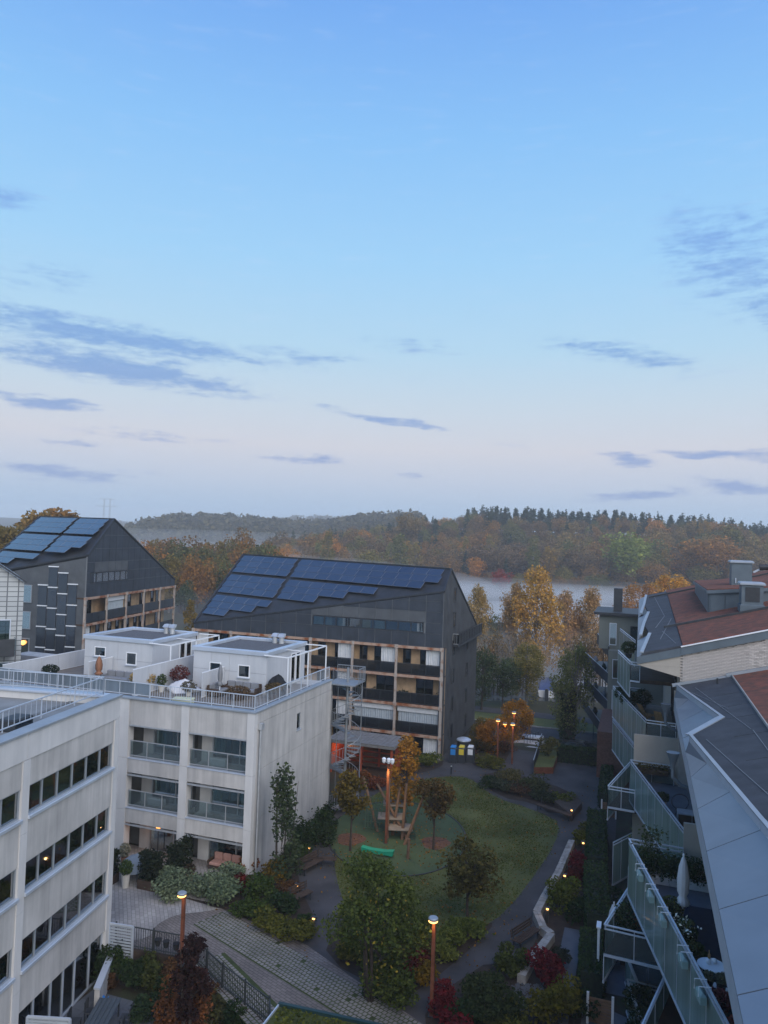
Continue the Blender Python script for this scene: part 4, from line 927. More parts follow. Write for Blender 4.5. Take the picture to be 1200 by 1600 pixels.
# rainwater hoppers hanging from the eave
for y in (45.4, 34.9):
    h = thing('rain_hopper', 'grey rainwater hopper with bent downpipe at the %s eave of the near right house' % ('far' if y > 40 else 'near'), 'gutter', (1.5, y, 10.5))
    mat('hopper_grey', (.12, .15, .18), .5, .1, 2, metal=.3); m = MB(); m.lathe((1.45, y, 10.55), [(.08, 0), (.12, .25), (.26, .65), (.28, .70)], 12); m.build('hopper', 'hopper_grey', h)
    MB().tube([(1.45, y, 10.6), (1.45, y, 10.2), (1.8, y, 9.9), (2.4, y, 9.75), (3.2, y, 9.7)], .08, 8).build('downpipe', 'hopper_grey', h)
# ---- farther house: brick gable and red sedum roof
rc = thing('brick_gable_house', 'right house with pale brick gable, red sedum roof and zinc dormer, beyond the near house', 'building', (5, 60, 0))
GY = 46.6
BXL = 2.22
MB().box(BXL, 13, GY+.12, 78, -.5, 13.2).build('wall', 'render_beige', rc)
def vz(x): return 14.15+(x-BXL)*.285         # underside of the verge on the gable
wallp = MB().prism([(BXL, GY+.05, 5), (12, GY+.05, 5), (12, GY+.05, vz(12)), (BXL, GY+.05, vz(BXL))], (0, .15, 0)).build('brick_gable', 'mortar', rc)
bm_ = MB().bev(0, .242, 0, .10, 0, .068, .004).build('brick', 'brick_pale')
rows = 0; nb_ = 0; z = 12.05
BL, BH = .254, .082
cand = []
while z < 16.9:
    off = (rows % 2)*BL/2; x = BXL-off
    while x < 6.75:
        if vz(x+.02)-.28 > z+.09 and x+.01 >= BXL-.001 and z > 11.9+(x-1.8)*.27: cand.append((x, z))
        x += BL
    z += BH; rows += 1
pick = set(sorted(range(len(cand)), key=lambda i: (cand[i][0]-BXL)+.6*abs(cand[i][1]-13.4))[:300])
stuffb = MB(); org = ORG[wallp.name]
for i, (x, z) in enumerate(cand):
    if i in pick:
        c = inst(bm_, wallp); c.location = Vector((x, GY-.02+random.uniform(-.006, .006), z))-org; nb_ += 1
    else: stuffb.box(x, x+.242, GY-.02+random.uniform(-.006, .006), GY+.06, z, z+.068)
bpy.data.objects.remove(bm_)
stuffb.build('bricks', 'brick_pale', wallp)['kind'] = 'stuff'
cols_y = 0
# roof planes
ER = lambda y: 13.45+(y-46)*.045        # eave height
def cz(x, y): return ER(y)+.30+(x+.1)*.27
YE = 77.0
MB().prism([(.12, GY-.1, cz(.12, GY-.1)), (.62, 53, cz(.62, 53)), (.25, 58, cz(.25, 58)), (.62, 64, cz(.62, 64)), (.3, 70, cz(.3, 70)), (.5, YE, cz(.5, YE)), (2.3, YE, cz(2.3, YE)), (2.3, GY-.1, cz(2.3, GY-.1))], (0, 0, -.15)).build('bitumen_roof', 'bitumen', rc)
MB().prism([(2.32, GY-.1, cz(2.32, GY)+.06), (12, GY-.1, cz(12, GY)+.06), (12, YE, cz(12, YE)+.06), (2.32, YE, cz(2.32, YE)+.06)], (0, 0, -.2)).build('sedum_roof', 'sedum', rc)
# folded zigzag gutter sheets along the eave
zz = [(GY-.1, .45), (52, 1.0), (52.05, -.05), (58, .35), (64, 1.0), (64.05, -.05), (70, .4), (YE, .5)]
for (ya, yb, x0, x1) in ((GY-.1, 53, .12, .62), (53.05, 58, .05, .25), (58, 64, .25, .62), (64.05, 70, .05, .3), (70, YE, .3, .5)):
    MB().prism([(-.15, ya, ER(ya)), (-.15, yb, ER(yb)), (x1, yb, cz(x1, yb)-.05), (x0, ya, cz(x0, ya)-.05)], (0, 0, -.06)).build('gutter_sheet', 'gutter_sheet', rc)
    MB().bar((x0, ya, cz(x0, ya)+.03), (x1, yb, cz(x1, yb)+.03), .2, .08).build('fold_cap', 'grey_metal', rc)
for (x0, y0, x1, y1) in ((1.2, 74, 1.7, 60), (1.7, 60, 1.0, 55), (2.1, 58, 1.2, 50), (1.4, 53, 2.0, 47.5)): MB().bar((x0, y0, cz(x0, y0)+.012), (x1, y1, cz(x1, y1)+.012), .035, .015).build('roof_seam', 'joint_pale', rc)
# verge: boarded fascia left of the brick and a thick metal edge above it, soffit of the overhang
MB().prism([(-.15, GY-.16, ER(GY)-.32), (BXL, GY-.16, vz(BXL)-.35), (BXL, GY-.16, vz(BXL)+.12), (-.15, GY-.16, ER(GY)+.10)], (0, .06, 0)).build('verge_board', 'zinc_dark', rc)
MB().prism([(BXL+.01, GY-.16, vz(BXL)-.3), (12, GY-.16, vz(12)-.3), (12, GY-.16, vz(12)+.16), (BXL+.01, GY-.16, vz(BXL)+.16)], (0, .06, 0)).build('verge_board', 'zinc_dark', rc)
MB().bar((BXL, GY-.17, vz(BXL)+.20), (12, GY-.17, vz(12)+.20), .12, .06).build('verge_cap', 'white_metal', rc)
MB().prism([(-.1, GY-.09, ER(GY)-.3), (BXL, GY-.09, vz(BXL)-.9), (BXL, 60, vz(BXL)-.6), (-.1, 60, ER(60)-.3)], (0, 0, -.06)).build('soffit', 'render_beige', rc)
MB().prism([(-.1, GY-.08, ER(GY)-.35), (BXL, GY-.08, vz(BXL)-.3), (BXL, GY-.08, vz(BXL)-1.55)], (0, .05, 0)).build('gable_infill', 'render_beige', rc)
# snow guards and dormer
for (y0, xg) in ((53.8, 1.5), (73.4, .7)): MB().bar((xg, y0, cz(xg, y0)+.14), (11, y0, cz(11, y0)+.14), .10, .14).build('snow_guard', 'dark_metal', rc)
dm = MB(); dm.prism([(4.5, 57.3, cz(4.5, 57.3)-.4), (12, 57.3, cz(5.0, 57)-.2), (12, 57.3, 17.75), (4.5, 57.3, 17.0)], (0, 14, 0)); dor = dm.build('dormer', 'zinc_dark', rc)
for i in range(7): MB().box(4.6+i*.95, 5.5+i*.95, 57.24, 57.29, cz(4.6+i*.95, 57.2)-.1, 16.85+i*.09).build('zinc_tray', 'zinc_dark', dor)
for i in range(12): MB().box(4.43, 4.49, 57.4+i*1.12, 58.45+i*1.12, 15.3, 16.85).build('zinc_tray', 'zinc_dark', dor)
MB().prism([(4.35, 57.1, 17.03), (12, 57.1, 17.78), (12, 71.5, 17.78), (4.35, 71.5, 17.03)], (0, 0, .12)).build('dormer_roof', 'sedum', dor)
MB().bar((4.35, 57.1, 16.98), (4.35, 71.5, 16.98), .10, .24).build('dormer_edge', 'zinc_dark', dor); MB().bar((4.35, 57.1, 16.97), (12, 57.1, 17.72), .10, .24).build('dormer_edge', 'zinc_dark', dor)
for nm, x, y, z0, w, h, lab in (('chimney', 7.02, 62.0, 17.4, 1.38, 1.6, 'tall grey ventilation stack with rounded cap on the red dormer roof'), ('chimney', 6.9, 55.2, 15.95, 1.3, 1.75, 'shorter grey ventilation stack with dark louvre in front of the dormer')):
    t = thing('ventilation_stack', lab, 'vent', (x, y, z0)); MB().bev(x-w/2, x+w/2, y-w/2, y+w/2, z0-.3, z0+h, .03).build('body', 'zinc_dark', t)
    MB().bev(x-w/2-.12, x+w/2+.12, y-w/2-.12, y+w/2+.12, z0+h, z0+h+.18, .09).build('cap', 'grey_metal', t)
    if y < 57: MB().box(x-w*.33, x+w*.33, y-w/2-.03, y-w/2-.001, z0+.65, z0+h-.15).build('louvre', 'dark_metal', t); MB().bev(x-w/2-.08, x+w/2+.08, y-w/2-.08, y+w/2+.08, z0-.3, z0+.45, .03).build('skirt', 'zinc_dark', t)
    else: MB().tube([(x-w*.3, y-w/2-.05, z0+.1), (x-w*.3, y-w/2-.05, z0+h*.3)], .04).build('bracket', 'pale_metal', t)
pw = thing('roof_duct', 'dark curved roof duct at the right edge behind the ventilation stacks', 'duct', (9, 58, 18.2)); MB().tube([(8.4, 63, 18.7), (9.4, 63, 18.75), (11, 63, 18.4)], .22, 10).build('pipe', 'dark_metal', pw); MB().bar((8.0, 63, 18.3), (9.0, 63, 18.9), .12).build('strut', 'pale_metal', pw)
# terraces of the brick house
def gl2(p0, p1, zt, zb, n, **k): 
    a, c = G(*p0, zt), G(*p1, zt); return glass_run(rc, (a.x, a.y), (c.x, c.y), zt, zb, n, **k)
gl2((1010, 1125), (958, 1072), 9.6, 7.35, 8); gl2((1010, 1125), (1056, 1131), 9.6, 8.4, 2, material='rail_glass')
a, c = G(1010, 1125, 9.6), G(958, 1072, 9.6); terrace(rc, [(BXL, a.y), (a.x, a.y), (c.x, c.y), (BXL, c.y)], 8.5, 'wood_deck')
gl2((985, 1034), (966, 1016), 12.6, 10.4, 4); gl2((985, 1034), (1000, 1036), 12.6, 11.4, 1, material='rail_glass'); gl2((993, 1001), (969, 982), 12.6, 10.6, 4)
a = G(985, 1034, 12.6); c = G(966, 1016, 12.6); terrace(rc, [(BXL, a.y), (a.x, a.y), (c.x, c.y), (BXL, c.y)], 11.5)
gl2((1002, 1172), (950, 1228), 6.2, 4.3, 8); gl2((950, 1228), (992, 1235), 6.2, 5.0, 2, material='rail_glass')
a = G(1002, 1172, 6.2); c = G(950, 1228, 6.2); terrace(rc, [(BXL, a.y), (a.x, a.y), (c.x+.05, c.y+.05), (BXL, c.y+.05)], 5.05)
glass_run(rc, (.5, 48.4), (-1.75, 58.6), 7.2, 5.0, 8); glass_run(rc, (.9, 50), (-1.2, 45.9), 3.0, .6, 5)
glass_run(rc, (-1.8, 58.8), (.3, 58.8), 9.6, 7.4, 2)
for y0, z in ((49, 8.5), (53.5, 8.5), (50, 5.1), (54.5, 5.1), (50, 11.5)):
    f_ = FR((BXL-.02, y0, 0), ex=(0, 1, 0), ey=(1, 0, 0)); window(rc, f_, 0, 3.2, z+.05, z+2.4, -.05, frame='dark_metal', gl='window_glass_dark', mull=(1.6,), fw=.08, back=None, depth=.05, name='terrace_door')
# ---- grey-green house at the end of the row with dark slanting balconies
re_ = thing('grey_green_house', 'grey green rendered house with black slanting balconies at the lake end of the row', 'building', (0, 85, -2))
MB().box(-2.9, 9, 78.2, 97, -2.6, 9.6).build('wall', 'render_grey', re_)
p0, p1 = G(938, 962, 13.3), G(990, 958, 13.3)
MB().box(-3.9, 1.2, 79.5, 86, 9.6, 13.0).build('stair_tower', 'render_grey', re_); MB().box(-4.4, 1.5, 79.0, 86.4, 13.0, 13.25).build('tower_roof', 'charcoal_roof', re_)
MB().bev(-2.6, -1.75, 81.0, 81.9, 13.25, 15.6, .03).build('chimney', 'dark_metal', re_)
tf_ = FR((0, 79.5, 0)); window(re_, tf_, -2.9, -2.2, 10.0, 12.2, -.04, frame='pale_metal', gl='window_glass', fw=.07, back=None, depth=.035); window(re_, tf_, -.9, -.1, 9.9, 12.0, -.04, frame='dark_metal', gl='window_glass_dark', fw=.07, back=None, depth=.035)
MB().box(-4.2, -2.9, 70.5, 78.2, -2.6, 9.4).build('wall', 'render_grey', re_) if False else None
MB().box(-3.3, 6, 68.4, 78.2, -.3, 3.9).build('brick_base', 'brown_brick', re_) if 'brown_brick' in MATS else None
for z in (.6, 3.6, 6.6):
    f_ = FR((0, 78.2, 0)); window(re_, f_, -2.5, -1.7, z+.3, z+2.2, -.04, frame='pale_metal', gl='window_glass', fw=.07, back=None, depth=.035)
sw_ = FR((-2.9, 78.2, 0), ex=(0, 1, 0), ey=(1, 0, 0))
for (pa, pb, zt) in (((957, 1058), (913, 1018), 6.9), ((957, 1103), (913, 1057), 4.2), ((957, 1155), (912, 1093), 1.5), ((952, 1010), (934, 990), 9.9)):
    a, c = G(*pa, zt), G(*pb, zt); d = (c-a).normalized(); nn = Vector((-d.y, d.x, 0)); up = Vector((0, 0, 1))
    bf = MB(); bf.prism([a-up*1.05, c-up*1.05, c, a], nn*.06, raw=True); bo = bf.build('balcony_front', 'dark_cladding', re_)
    MB().prism([a-up*1.08, c-up*1.08, Vector((-2.8, c.y, zt-1.08)), Vector((-2.8, a.y, zt-1.08))], up*.08, raw=True).build('balcony_floor', 'dark_metal', bo)
    MB().bar(c, Vector((-2.8, c.y, zt)), .05, raw=True).build('end_rail', 'dark_metal', bo)
    MB().bar(a+up*.02, c+up*.02, .09, .05, raw=True).build('handrail', 'grey_metal', bo)
    for k in (.3, .7): q = a+(c-a)*k; MB().bar(Vector((q.x+.3, q.y, zt-3.6)), Vector((q.x+.3, q.y, zt-1.1)), .07, raw=True).build('post', 'dark_metal', bo)
    for k in (.2, .45, .75): 
        q = a+(c-a)*k+Vector((.6, 0, -1)); MB(FR(q)).lathe((0, 0, 0), [(.16, 0), (.2, .4), (.3, .7), (.1, 1.15)], 8).build('balcony_plant', random.choice(['foliage_dark', 'cushion_grey', 'cloth_white']), bo)
for y0, z in ((80, 5.9), (86, 5.9), (80, 3.1), (86, 3.1), (80, .4), (86, .4), (80, 8.6)):
    window(re_, sw_, y0-78.2, y0-78.2+2.2, z, z+2.1, -.05, frame='dark_metal', gl='window_glass', mull=(y0-78.2+1.1,), fw=.08, back=None, depth=.04)
# ------------------------------------------------------------------ trees and shrubs
def leaf_mat(name, trans=.35):
    m = bpy.data.materials.new(name); m.use_nodes = True; nb = NB(m.node_tree); m.node_tree.nodes.clear()
    oi = nb.n('ShaderNodeObjectInfo'); ge = nb.n('ShaderNodeNewGeometry'); tcn = nb.n('ShaderNodeTexCoord').outputs['Object']
    c = oi.outputs['Color']
    rr = nb.ramp(ge.outputs['Random Per Island'], [(0, (.8, .85, .8, 1)), (.5, (1.35, 1.35, 1.35, 1)), (1, (2.0, 1.85, 1.6, 1))])
    c = nb.mix(1.0, c, rr, 'MULTIPLY')
    big = nb.ramp(nb.noise(tcn, .45, 3), [(.3, (.72, .80, .80, 1)), (.7, (1.25, 1.15, 1.05, 1))]); c = nb.mix(1.0, c, big, 'MULTIPLY')
    d = nb.n('ShaderNodeBsdfDiffuse'); t = nb.n('ShaderNodeBsdfTranslucent'); nb.put(d.inputs[0], c); nb.put(t.inputs[0], c)
    mx = nb.n('ShaderNodeMixShader'); mx.inputs[0].default_value = trans
    m.node_tree.links.new(d.outputs[0], mx.inputs[1]); m.node_tree.links.new(t.outputs[0], mx.inputs[2]); m.node_tree.links.new(mx.outputs[0], nb.n('ShaderNodeOutputMaterial').inputs[0])
    MATS[name] = m
leaf_mat('leaf')
def leaves(name, pts, size, parent=None, color=(.1, .1, .03), outward=None, aspect=.62, jitter=.5):
    """one mesh of diamond-shaped leaf sprays at the given points"""
    n = len(pts); P = np.asarray(pts, float); u = RNG.normal(size=(n, 3)); u[:, 2] *= .6; u /= np.linalg.norm(u, axis=1)[:, None]
    w = RNG.normal(size=(n, 3)); v = np.cross(u, w); v /= np.linalg.norm(v, axis=1)[:, None]
    s = size*(1+jitter*RNG.uniform(-1, 1, size=(n, 1))); a = u*s; c = v*s*aspect; bend = np.cross(u, v)*s*.25
    V = np.stack([P-a, P+c+bend, P+a, P-c+bend], 1).reshape(-1, 3)
    me = bpy.data.meshes.new(name); me.vertices.add(4*n); me.vertices.foreach_set('co', V.ravel()); me.loops.add(4*n); me.loops.foreach_set('vertex_index', np.arange(4*n, dtype=np.int32))
    me.polygons.add(n); me.polygons.foreach_set('loop_start', np.arange(0, 4*n, 4, dtype=np.int32)); me.polygons.foreach_set('loop_total', np.full(n, 4, dtype=np.int32)); me.update(calc_edges=True)
    me.materials.append(MATS['leaf']); o = bpy.data.objects.new(name, me); COL.objects.link(o); o.color = tuple(color)+(1,)
    if parent: o.parent = parent
    return o
def rnd_dir(n):
    v = RNG.normal(size=(n, 3)); return v/np.linalg.norm(v, axis=1)[:, None]
def crown_points(kind, H, Wd, n, base=.25):
    """leaf positions for a crown of total height H and width Wd; returns points and the clump centres"""
    C = []; Rr = []
    if kind == 'round':
        k = 34; d = rnd_dir(k); q = RNG.uniform(.35, 1, size=(k, 1))**.6; cz_ = H*(base+(1-base)/2)
        lop = RNG.uniform(.75, 1.1, size=(k, 1)); C = d*q*lop*np.array([Wd*.40, Wd*.40, H*(1-base)*.42])+np.array([0, 0, cz_]); Rr = Wd*RNG.uniform(.10, .21, k)
    elif kind == 'tall':
        k = 40; z = RNG.uniform(0, 1, k); prof = np.clip(np.sin(np.pi*np.clip(z*.85+.12, 0, 1))**.7, .15, 1); a = RNG.uniform(0, 6.28, k); q = RNG.uniform(.2, 1, k)**.6
        C = np.stack([np.cos(a)*q*prof*Wd*.38, np.sin(a)*q*prof*Wd*.38, H*(base+(1-base)*z*.96)], 1); Rr = Wd*RNG.uniform(.12, .22, k)*(1-.35*z)
    elif kind == 'pine':
        k = 36; z = RNG.uniform(.22, 1, k); a = RNG.uniform(0, 6.28, k); q = RNG.uniform(.1, 1, k); C = np.stack([np.cos(a)*q*Wd*.5*(1.08-z), np.sin(a)*q*Wd*.5*(1.08-z), H*z*.97], 1); Rr = Wd*(.07+.26*(1-z))*RNG.uniform(.8, 1.2, k)
    elif kind == 'spruce':
        k = 46; z = RNG.uniform(.12, 1, k); a = RNG.uniform(0, 6.28, k); rad = Wd*.46*(1.03-z); C = np.stack([np.cos(a)*rad*.8, np.sin(a)*rad*.8, H*z*.98], 1); Rr = np.maximum(.28, rad*.5)
    elif kind == 'column':
        k = 30; a = RNG.uniform(0, 6.28, k); z = RNG.uniform(.12, .97, k); C = np.stack([np.cos(a)*Wd*.3*RNG.uniform(.3, 1, k)*(1.15-z*.65), np.sin(a)*Wd*.3*RNG.uniform(.3, 1, k)*(1.15-z*.65), H*z], 1); Rr = Wd*RNG.uniform(.09, .15, k)
    C = np.asarray(C); Rr = np.asarray(Rr); wts = Rr**2/np.sum(Rr**2); idx = RNG.choice(len(C), size=n, p=wts)
    d = rnd_dir(n); q = RNG.uniform(.25, 1, size=(n, 1))**.5; sq = {'pine': .8, 'spruce': .5, 'column': 1.9, 'tall': 1.15}.get(kind, .85)
    P = C[idx]+d*q*Rr[idx][:, None]*np.array([1, 1, sq])+RNG.normal(size=(n, 3))*Wd*.012
    if kind == 'tall': P[:, 2] -= np.abs(RNG.normal(size=n))*Wd*.05
    P[:, 2] = np.maximum(P[:, 2], .05*H)
    return P, C
def tree(name, label, kind, H, Wd, n, leaf, color, loc=(0, 0, 0), base=.25, trunk='trunk', stems=1, tr=None, limbs=9, group=None, cat='tree'):
    t = thing(name, label, cat, loc, group); P, C = crown_points(kind, H, Wd, n, base); tr = tr or H*.016
    m = MB(FR(loc)) 
    for s_ in range(stems):
        ox, oy = (0, 0) if stems == 1 else (random.uniform(-1, 1)*Wd*.10, random.uniform(-1, 1)*Wd*.10)
        bx, by = random.uniform(-1, 1)*H*.015, random.uniform(-1, 1)*H*.015; top = .92 if kind in ('pine', 'spruce', 'tall', 'column') else .68
        m.tube([(ox, oy, -.15), (ox*1.2+bx*.3, oy*1.2+by*.3, H*.12), (ox*1.5+bx, oy*1.5+by, H*.4), (ox*2+bx*1.6, oy*2+by*1.6, H*top)], [tr*1.25, tr, tr*.72, tr*.16], 6)
    for c in C[:limbs]:
        z0 = max(H*.1, min(c[2]*.62, H*.6)) if kind not in ('pine', 'spruce') else c[2]*.97
        m.tube([(0, 0, z0), (c[0]*.45, c[1]*.45, z0+(c[2]-z0)*.55), (c[0], c[1], c[2])], [tr*.42, tr*.26, tr*.07], 4)
    m.build('trunk', trunk, t)
    leaves('crown', P, leaf, t, color)
    return t
# --- kinds used again and again on the far shore; the first of each stands in for the kind
PROTO = {}
def proto(key, kind, H, Wd, n, leaf, base=.15, **k):
    o = tree(k.pop('name', 'autumn_tree'), 'x', kind, H, Wd, n, leaf, (.1, .08, .03), base=base, **k); PROTO.setdefault(key, []).append(o)
for i in range(4): proto('oak', 'round', 17, 15+i, 2600, .42, base=.12, limbs=14)
for i in range(3): proto('birch', 'tall', 19, 7.5+i, 2200, .36, base=.2, trunk='trunk_pale', limbs=10, name='birch_tree')
for i in range(3): proto('pine', 'pine', 19, 7+i*.6, 1500, .40, limbs=10, name='pine_tree')
for i in range(2): proto('spruce', 'spruce', 18, 7, 1700, .38, limbs=0, name='spruce_tree')
for i in range(2): proto('thin', 'round', 16, 13, 1000, .34, base=.12, limbs=26, stems=3, name='bare_tree')
for i in range(2): proto('bigoak', 'round', 22, 17, 7500, .42, base=.05, limbs=16, name='large_tree')
for i in range(3): proto('nbirch', 'tall', 18, 11, 8500, .20, base=.22, trunk='trunk_pale', limbs=26, name='birch_tree')
for i in range(2): proto('noak', 'round', 11, 8, 5200, .16, base=.12, limbs=22, name='shore_tree')
used = set()
def plant(key, loc, H, Wd, color, label, group=None, rz=None):
    src = random.choice(PROTO[key]); base = {'nbirch': 18, 'noak': 11, 'bigoak': 22, 'oak': 17, 'birch': 19, 'pine': 19, 'spruce': 18, 'thin': 16}[key]; bw = {'nbirch': 10, 'noak': 8, 'bigoak': 17, 'oak': 15.5, 'birch': 8.5, 'pine': 7.6, 'spruce': 7, 'thin': 13}[key]
    c = copy_tree(src, loc, random.uniform(0, 6.28) if rz is None else rz, (Wd/bw, Wd/bw, H/base), label, group, color)
    if not group and 'group' in c: del c['group']
    return c
BROWN = [(.145, .088, .038), (.125, .082, .040), (.165, .095, .034), (.11, .078, .044), (.145, .105, .046), (.10, .072, .046)]
OLIVE = [(.105, .098, .034), (.085, .092, .038), (.125, .108, .036), (.08, .082, .040)]
ORANGE = [(.26, .12, .030), (.22, .11, .030)]
PINE = [(.030, .048, .034), (.034, .052, .034), (.026, .044, .034)]
LBL = {'oak': ('rust and olive broadleaf tree in the wood on the far shore', 'broadleaf trees of the far wood'), 'thin': ('half bare brown tree in the wood on the far shore', 'half bare trees of the far wood'), 'birch': ('slim pale yellow birch in the wood on the far shore', 'birches of the far wood'),
       'pine': ('dark pine on the skyline of the far wood', 'pines of the far wood'), 'spruce': ('dark pointed spruce on the skyline of the far wood', 'spruces of the far wood')}
def W_at(px, s): return (px-600)/FPX*s
rs = random.Random(11)
cnt = 0
for row in range(17):
    s = 364+row*12
    l = W_at(415 if row < 14 else 720, s)
    while l < W_at(1235, s):
        l += rs.uniform(10, 16) if row < 11 else rs.uniform(4.6, 8.0); ss_ = s+rs.uniform(-4, 4); fs = 357+14*math.sin(l*.021+1)+9*math.sin(l*.057)
        ss_ = max(ss_, fs+row*9+rs.uniform(0, 6)); px = 600+l/ss_*FPX
        p = S2W(ss_, l); z = float(land_z(ss_, l)); t = rs.random()
        if row >= 14: key = 'pine' if t < .8 else 'spruce'
        elif row >= 11 and px > 760: key = 'pine' if t < .7 else ('spruce' if t < .85 else 'oak')
        elif row >= 11 and t < .22: key = 'pine'
        else: key = 'oak' if t < .70 else ('thin' if t < .82 else ('birch' if t < .93 else 'spruce'))
        col = {'oak': rs.choice(BROWN*2+OLIVE+ORANGE[:1]), 'thin': rs.choice(BROWN[3:]), 'birch': rs.choice([(.15, .12, .04), (.13, .13, .05), (.17, .11, .03)]), 'pine': rs.choice(PINE), 'spruce': rs.choice(PINE)}[key]
        H = (rs.uniform(13.5, 21) if row < 7 else rs.uniform(11, 15)) if key not in ('pine', 'spruce') else rs.uniform(14.5, 19); H *= (.8 if row == 0 else 1)
        Wd = H*{'oak': rs.uniform(.8, 1.12), 'thin': .8, 'birch': .45, 'pine': .48, 'spruce': .42}[key]
        tier = 'at the waterline' if row < 3 else ('on the slope' if row < 8 else 'below the skyline' if row < 11 else 'on the skyline')
        sec = 'over the centre roof' if px < 700 else ('behind the golden birches' if px < 940 else 'over the red roof')
        tone = {'oak': 'golden' if col in ORANGE else ('olive' if col in OLIVE else ('rust' if col in BROWN[:3] else 'dull brown')), 'thin': 'half bare', 'birch': 'pale yellow', 'pine': 'dark', 'spruce': 'dark'}[key]
        col = tuple(c_*1.3 for c_ in col)
        nm = {'oak': 'broadleaf tree', 'thin': 'tree', 'birch': 'birch', 'pine': 'pine', 'spruce': 'pointed spruce'}[key]
        lb_ = '%s %s %s of the far wood, %s' % (tone, nm, tier, sec)
        plant(key, (p.x, p.y, z-.3), H, Wd, col, lb_, lb_); cnt += 1
l = W_at(560, 357)
while l < W_at(1235, 357):
    l += rs.uniform(5, 8.5); fs = 357+14*math.sin(l*.021+1)+9*math.sin(l*.057); px = 600+l/fs*FPX; p = S2W(fs+rs.uniform(-2, 4), l); H = rs.uniform(5, 9.5); col = rs.choice(BROWN+OLIVE)
    lb_ = '%s bush at the foot of the far wood, %s' % ('olive' if col in OLIVE else 'brown', 'over the centre roof' if px < 700 else ('behind the golden birches' if px < 940 else 'over the red roof'))
    plant('oak', (p.x, p.y, -3.0), H, H*rs.uniform(1.1, 1.5), tuple(c_*1.15 for c_ in col), lb_, lb_)
# --- wooded point to the left, half in the mist
LB2 = {'oak': ('rusty oak on the misty wooded point beyond the solar roofs', 'oaks of the wooded point'), 'thin': ('half bare tree on the misty wooded point beyond the solar roofs', 'half bare trees of the wooded point'), 'birch': ('pale birch on the misty wooded point beyond the solar roofs', 'birches of the wooded point'), 'spruce': ('dark spruce on the misty wooded point', 'spruces of the wooded point')}
for row in range(6):
    s = 205+row*19; px = 165
    while px < 455-row*8:
        px += rs.uniform(13, 22)*250/s; l = W_at(px, s); p = S2W(s+rs.uniform(-6, 6), l); t = rs.random(); key = 'oak' if t < .62 else ('thin' if t < .76 else ('birch' if t < .92 else 'spruce'))
        col = rs.choice(BROWN[:3]+ORANGE+OLIVE[:2]) if key in ('oak', 'thin') else ((.16, .12, .035) if key == 'birch' else (.028, .045, .026))
        top = (866 if row < 2 else 842)+rs.uniform(-12, 16)+abs(px-330)*.03
        H = max(9, (20+ (829-top)*s/FPX)+2.6)*(.95); H = min(H, 21); lb_ = '%s %s of the misty wooded point, %s rank, %s' % ('golden' if col in ORANGE else 'olive' if col in OLIVE else 'rusty' if col in BROWN else 'pale' if key == 'birch' else 'dark', {'oak': 'oak', 'thin': 'half bare tree', 'birch': 'birch', 'spruce': 'spruce'}[key], ['front', 'second', 'third', 'fourth', 'fifth', 'rear'][row], 'beside the left gable' if px < 290 else ('between the two solar roofs' if px < 370 else 'over the centre solar roof'))
        plant(key, (p.x, p.y, -2.6), H, H*rs.uniform(.6, .9)*(.6 if key in ('birch', 'spruce') else 1), col, lb_, lb_)
# --- big trees behind the houses at the left edge
for px, top, s, w, col, lab in ((-20, 800, 150, 20, (.12, .11, .045), 'olive tree behind the left solar roof, cut by the left edge'), (28, 792, 160, 17, (.20, .13, .045), 'sandy brown tree behind the left solar roof, second from the left edge'), (62, 790, 155, 15, (.22, .14, .05), 'ochre tree rising over the middle of the left solar roof'),
                                (102, 786, 165, 19, (.19, .105, .035), 'tallest rust crown above the ridge of the left solar roof'), (140, 797, 170, 13, (.12, .11, .045), 'small olive crown at the right end of the left solar ridge'), (15, 815, 120, 14, (.15, .11, .045), 'brown tree just behind the tiled house')):
    l = W_at(px, s); p = S2W(s, l); H = 20+(822-top)*s/FPX+2; plant('bigoak', (p.x, p.y, -2), H, w, col, lab)
# --- single trees that stand out
def single(key, px, top, basey, zb, wpx, col, label, name=None, sd=None):
    b_ = G(px, basey, zb); dep = Vector((b_.x, b_.y, 0)).dot(f0); H = (basey-top)*dep/FPX; t = plant({'birch': 'nbirch', 'oak': 'noak'}.get(key, key), b_, H, wpx*dep/FPX, col, label)
    if name: t.name = name
    return t
def far_single(key, px, top, s, H, wpx, col, label):
    l = W_at(px, s); p = S2W(s, l); hy = 840+(px-600)*.033; z = 20+(hy-top)*s/FPX-H
    return plant(key, (p.x, p.y, z), H, wpx*s/FPX, col, label)
far_single('oak', 985, 828, 366, 24, 88, (.17, .20, .055), 'large light green tree on the far shore, the greenest of the wood')
far_single('oak', 1112, 838, 366, 20, 100, (.24, .125, .04), 'broad orange brown tree on the far shore right of the green tree')
far_single('oak', 640, 799, 470, 22, 50, (.15, .105, .04), 'sandy tree breaking the skyline of the wood above the centre house')
far_single('oak', 785, 888, 356, 11, 38, (.22, .035, .024), 'red leaved shrub at the foot of the far shore')
far_single('birch', 627, 832, 360, 22, 34, (.12, .125, .05), 'pale yellow birch above the solar roof of the centre house')
far_single('birch', 515, 828, 345, 22, 28, (.15, .13, .05), 'pale birch standing left of the centre ridge over the solar roof')
far_single('birch', 835, 848, 362, 16, 26, (.11, .115, .04), 'yellow green birch on the far shore above the golden shore birch')
far_single('oak', 380, 822, 285, 22, 62, (.17, .10, .035), 'glowing ochre oak on the wooded point left of the centre roof')
far_single('spruce', 347, 890, 170, 12, 26, (.028, .042, .024), 'dark spruce in front of the misty point, left of the centre roof')
far_single('birch', 305, 935, 150, 8, 30, (.17, .12, .03), 'small yellow birch in the mist left of the centre roof')
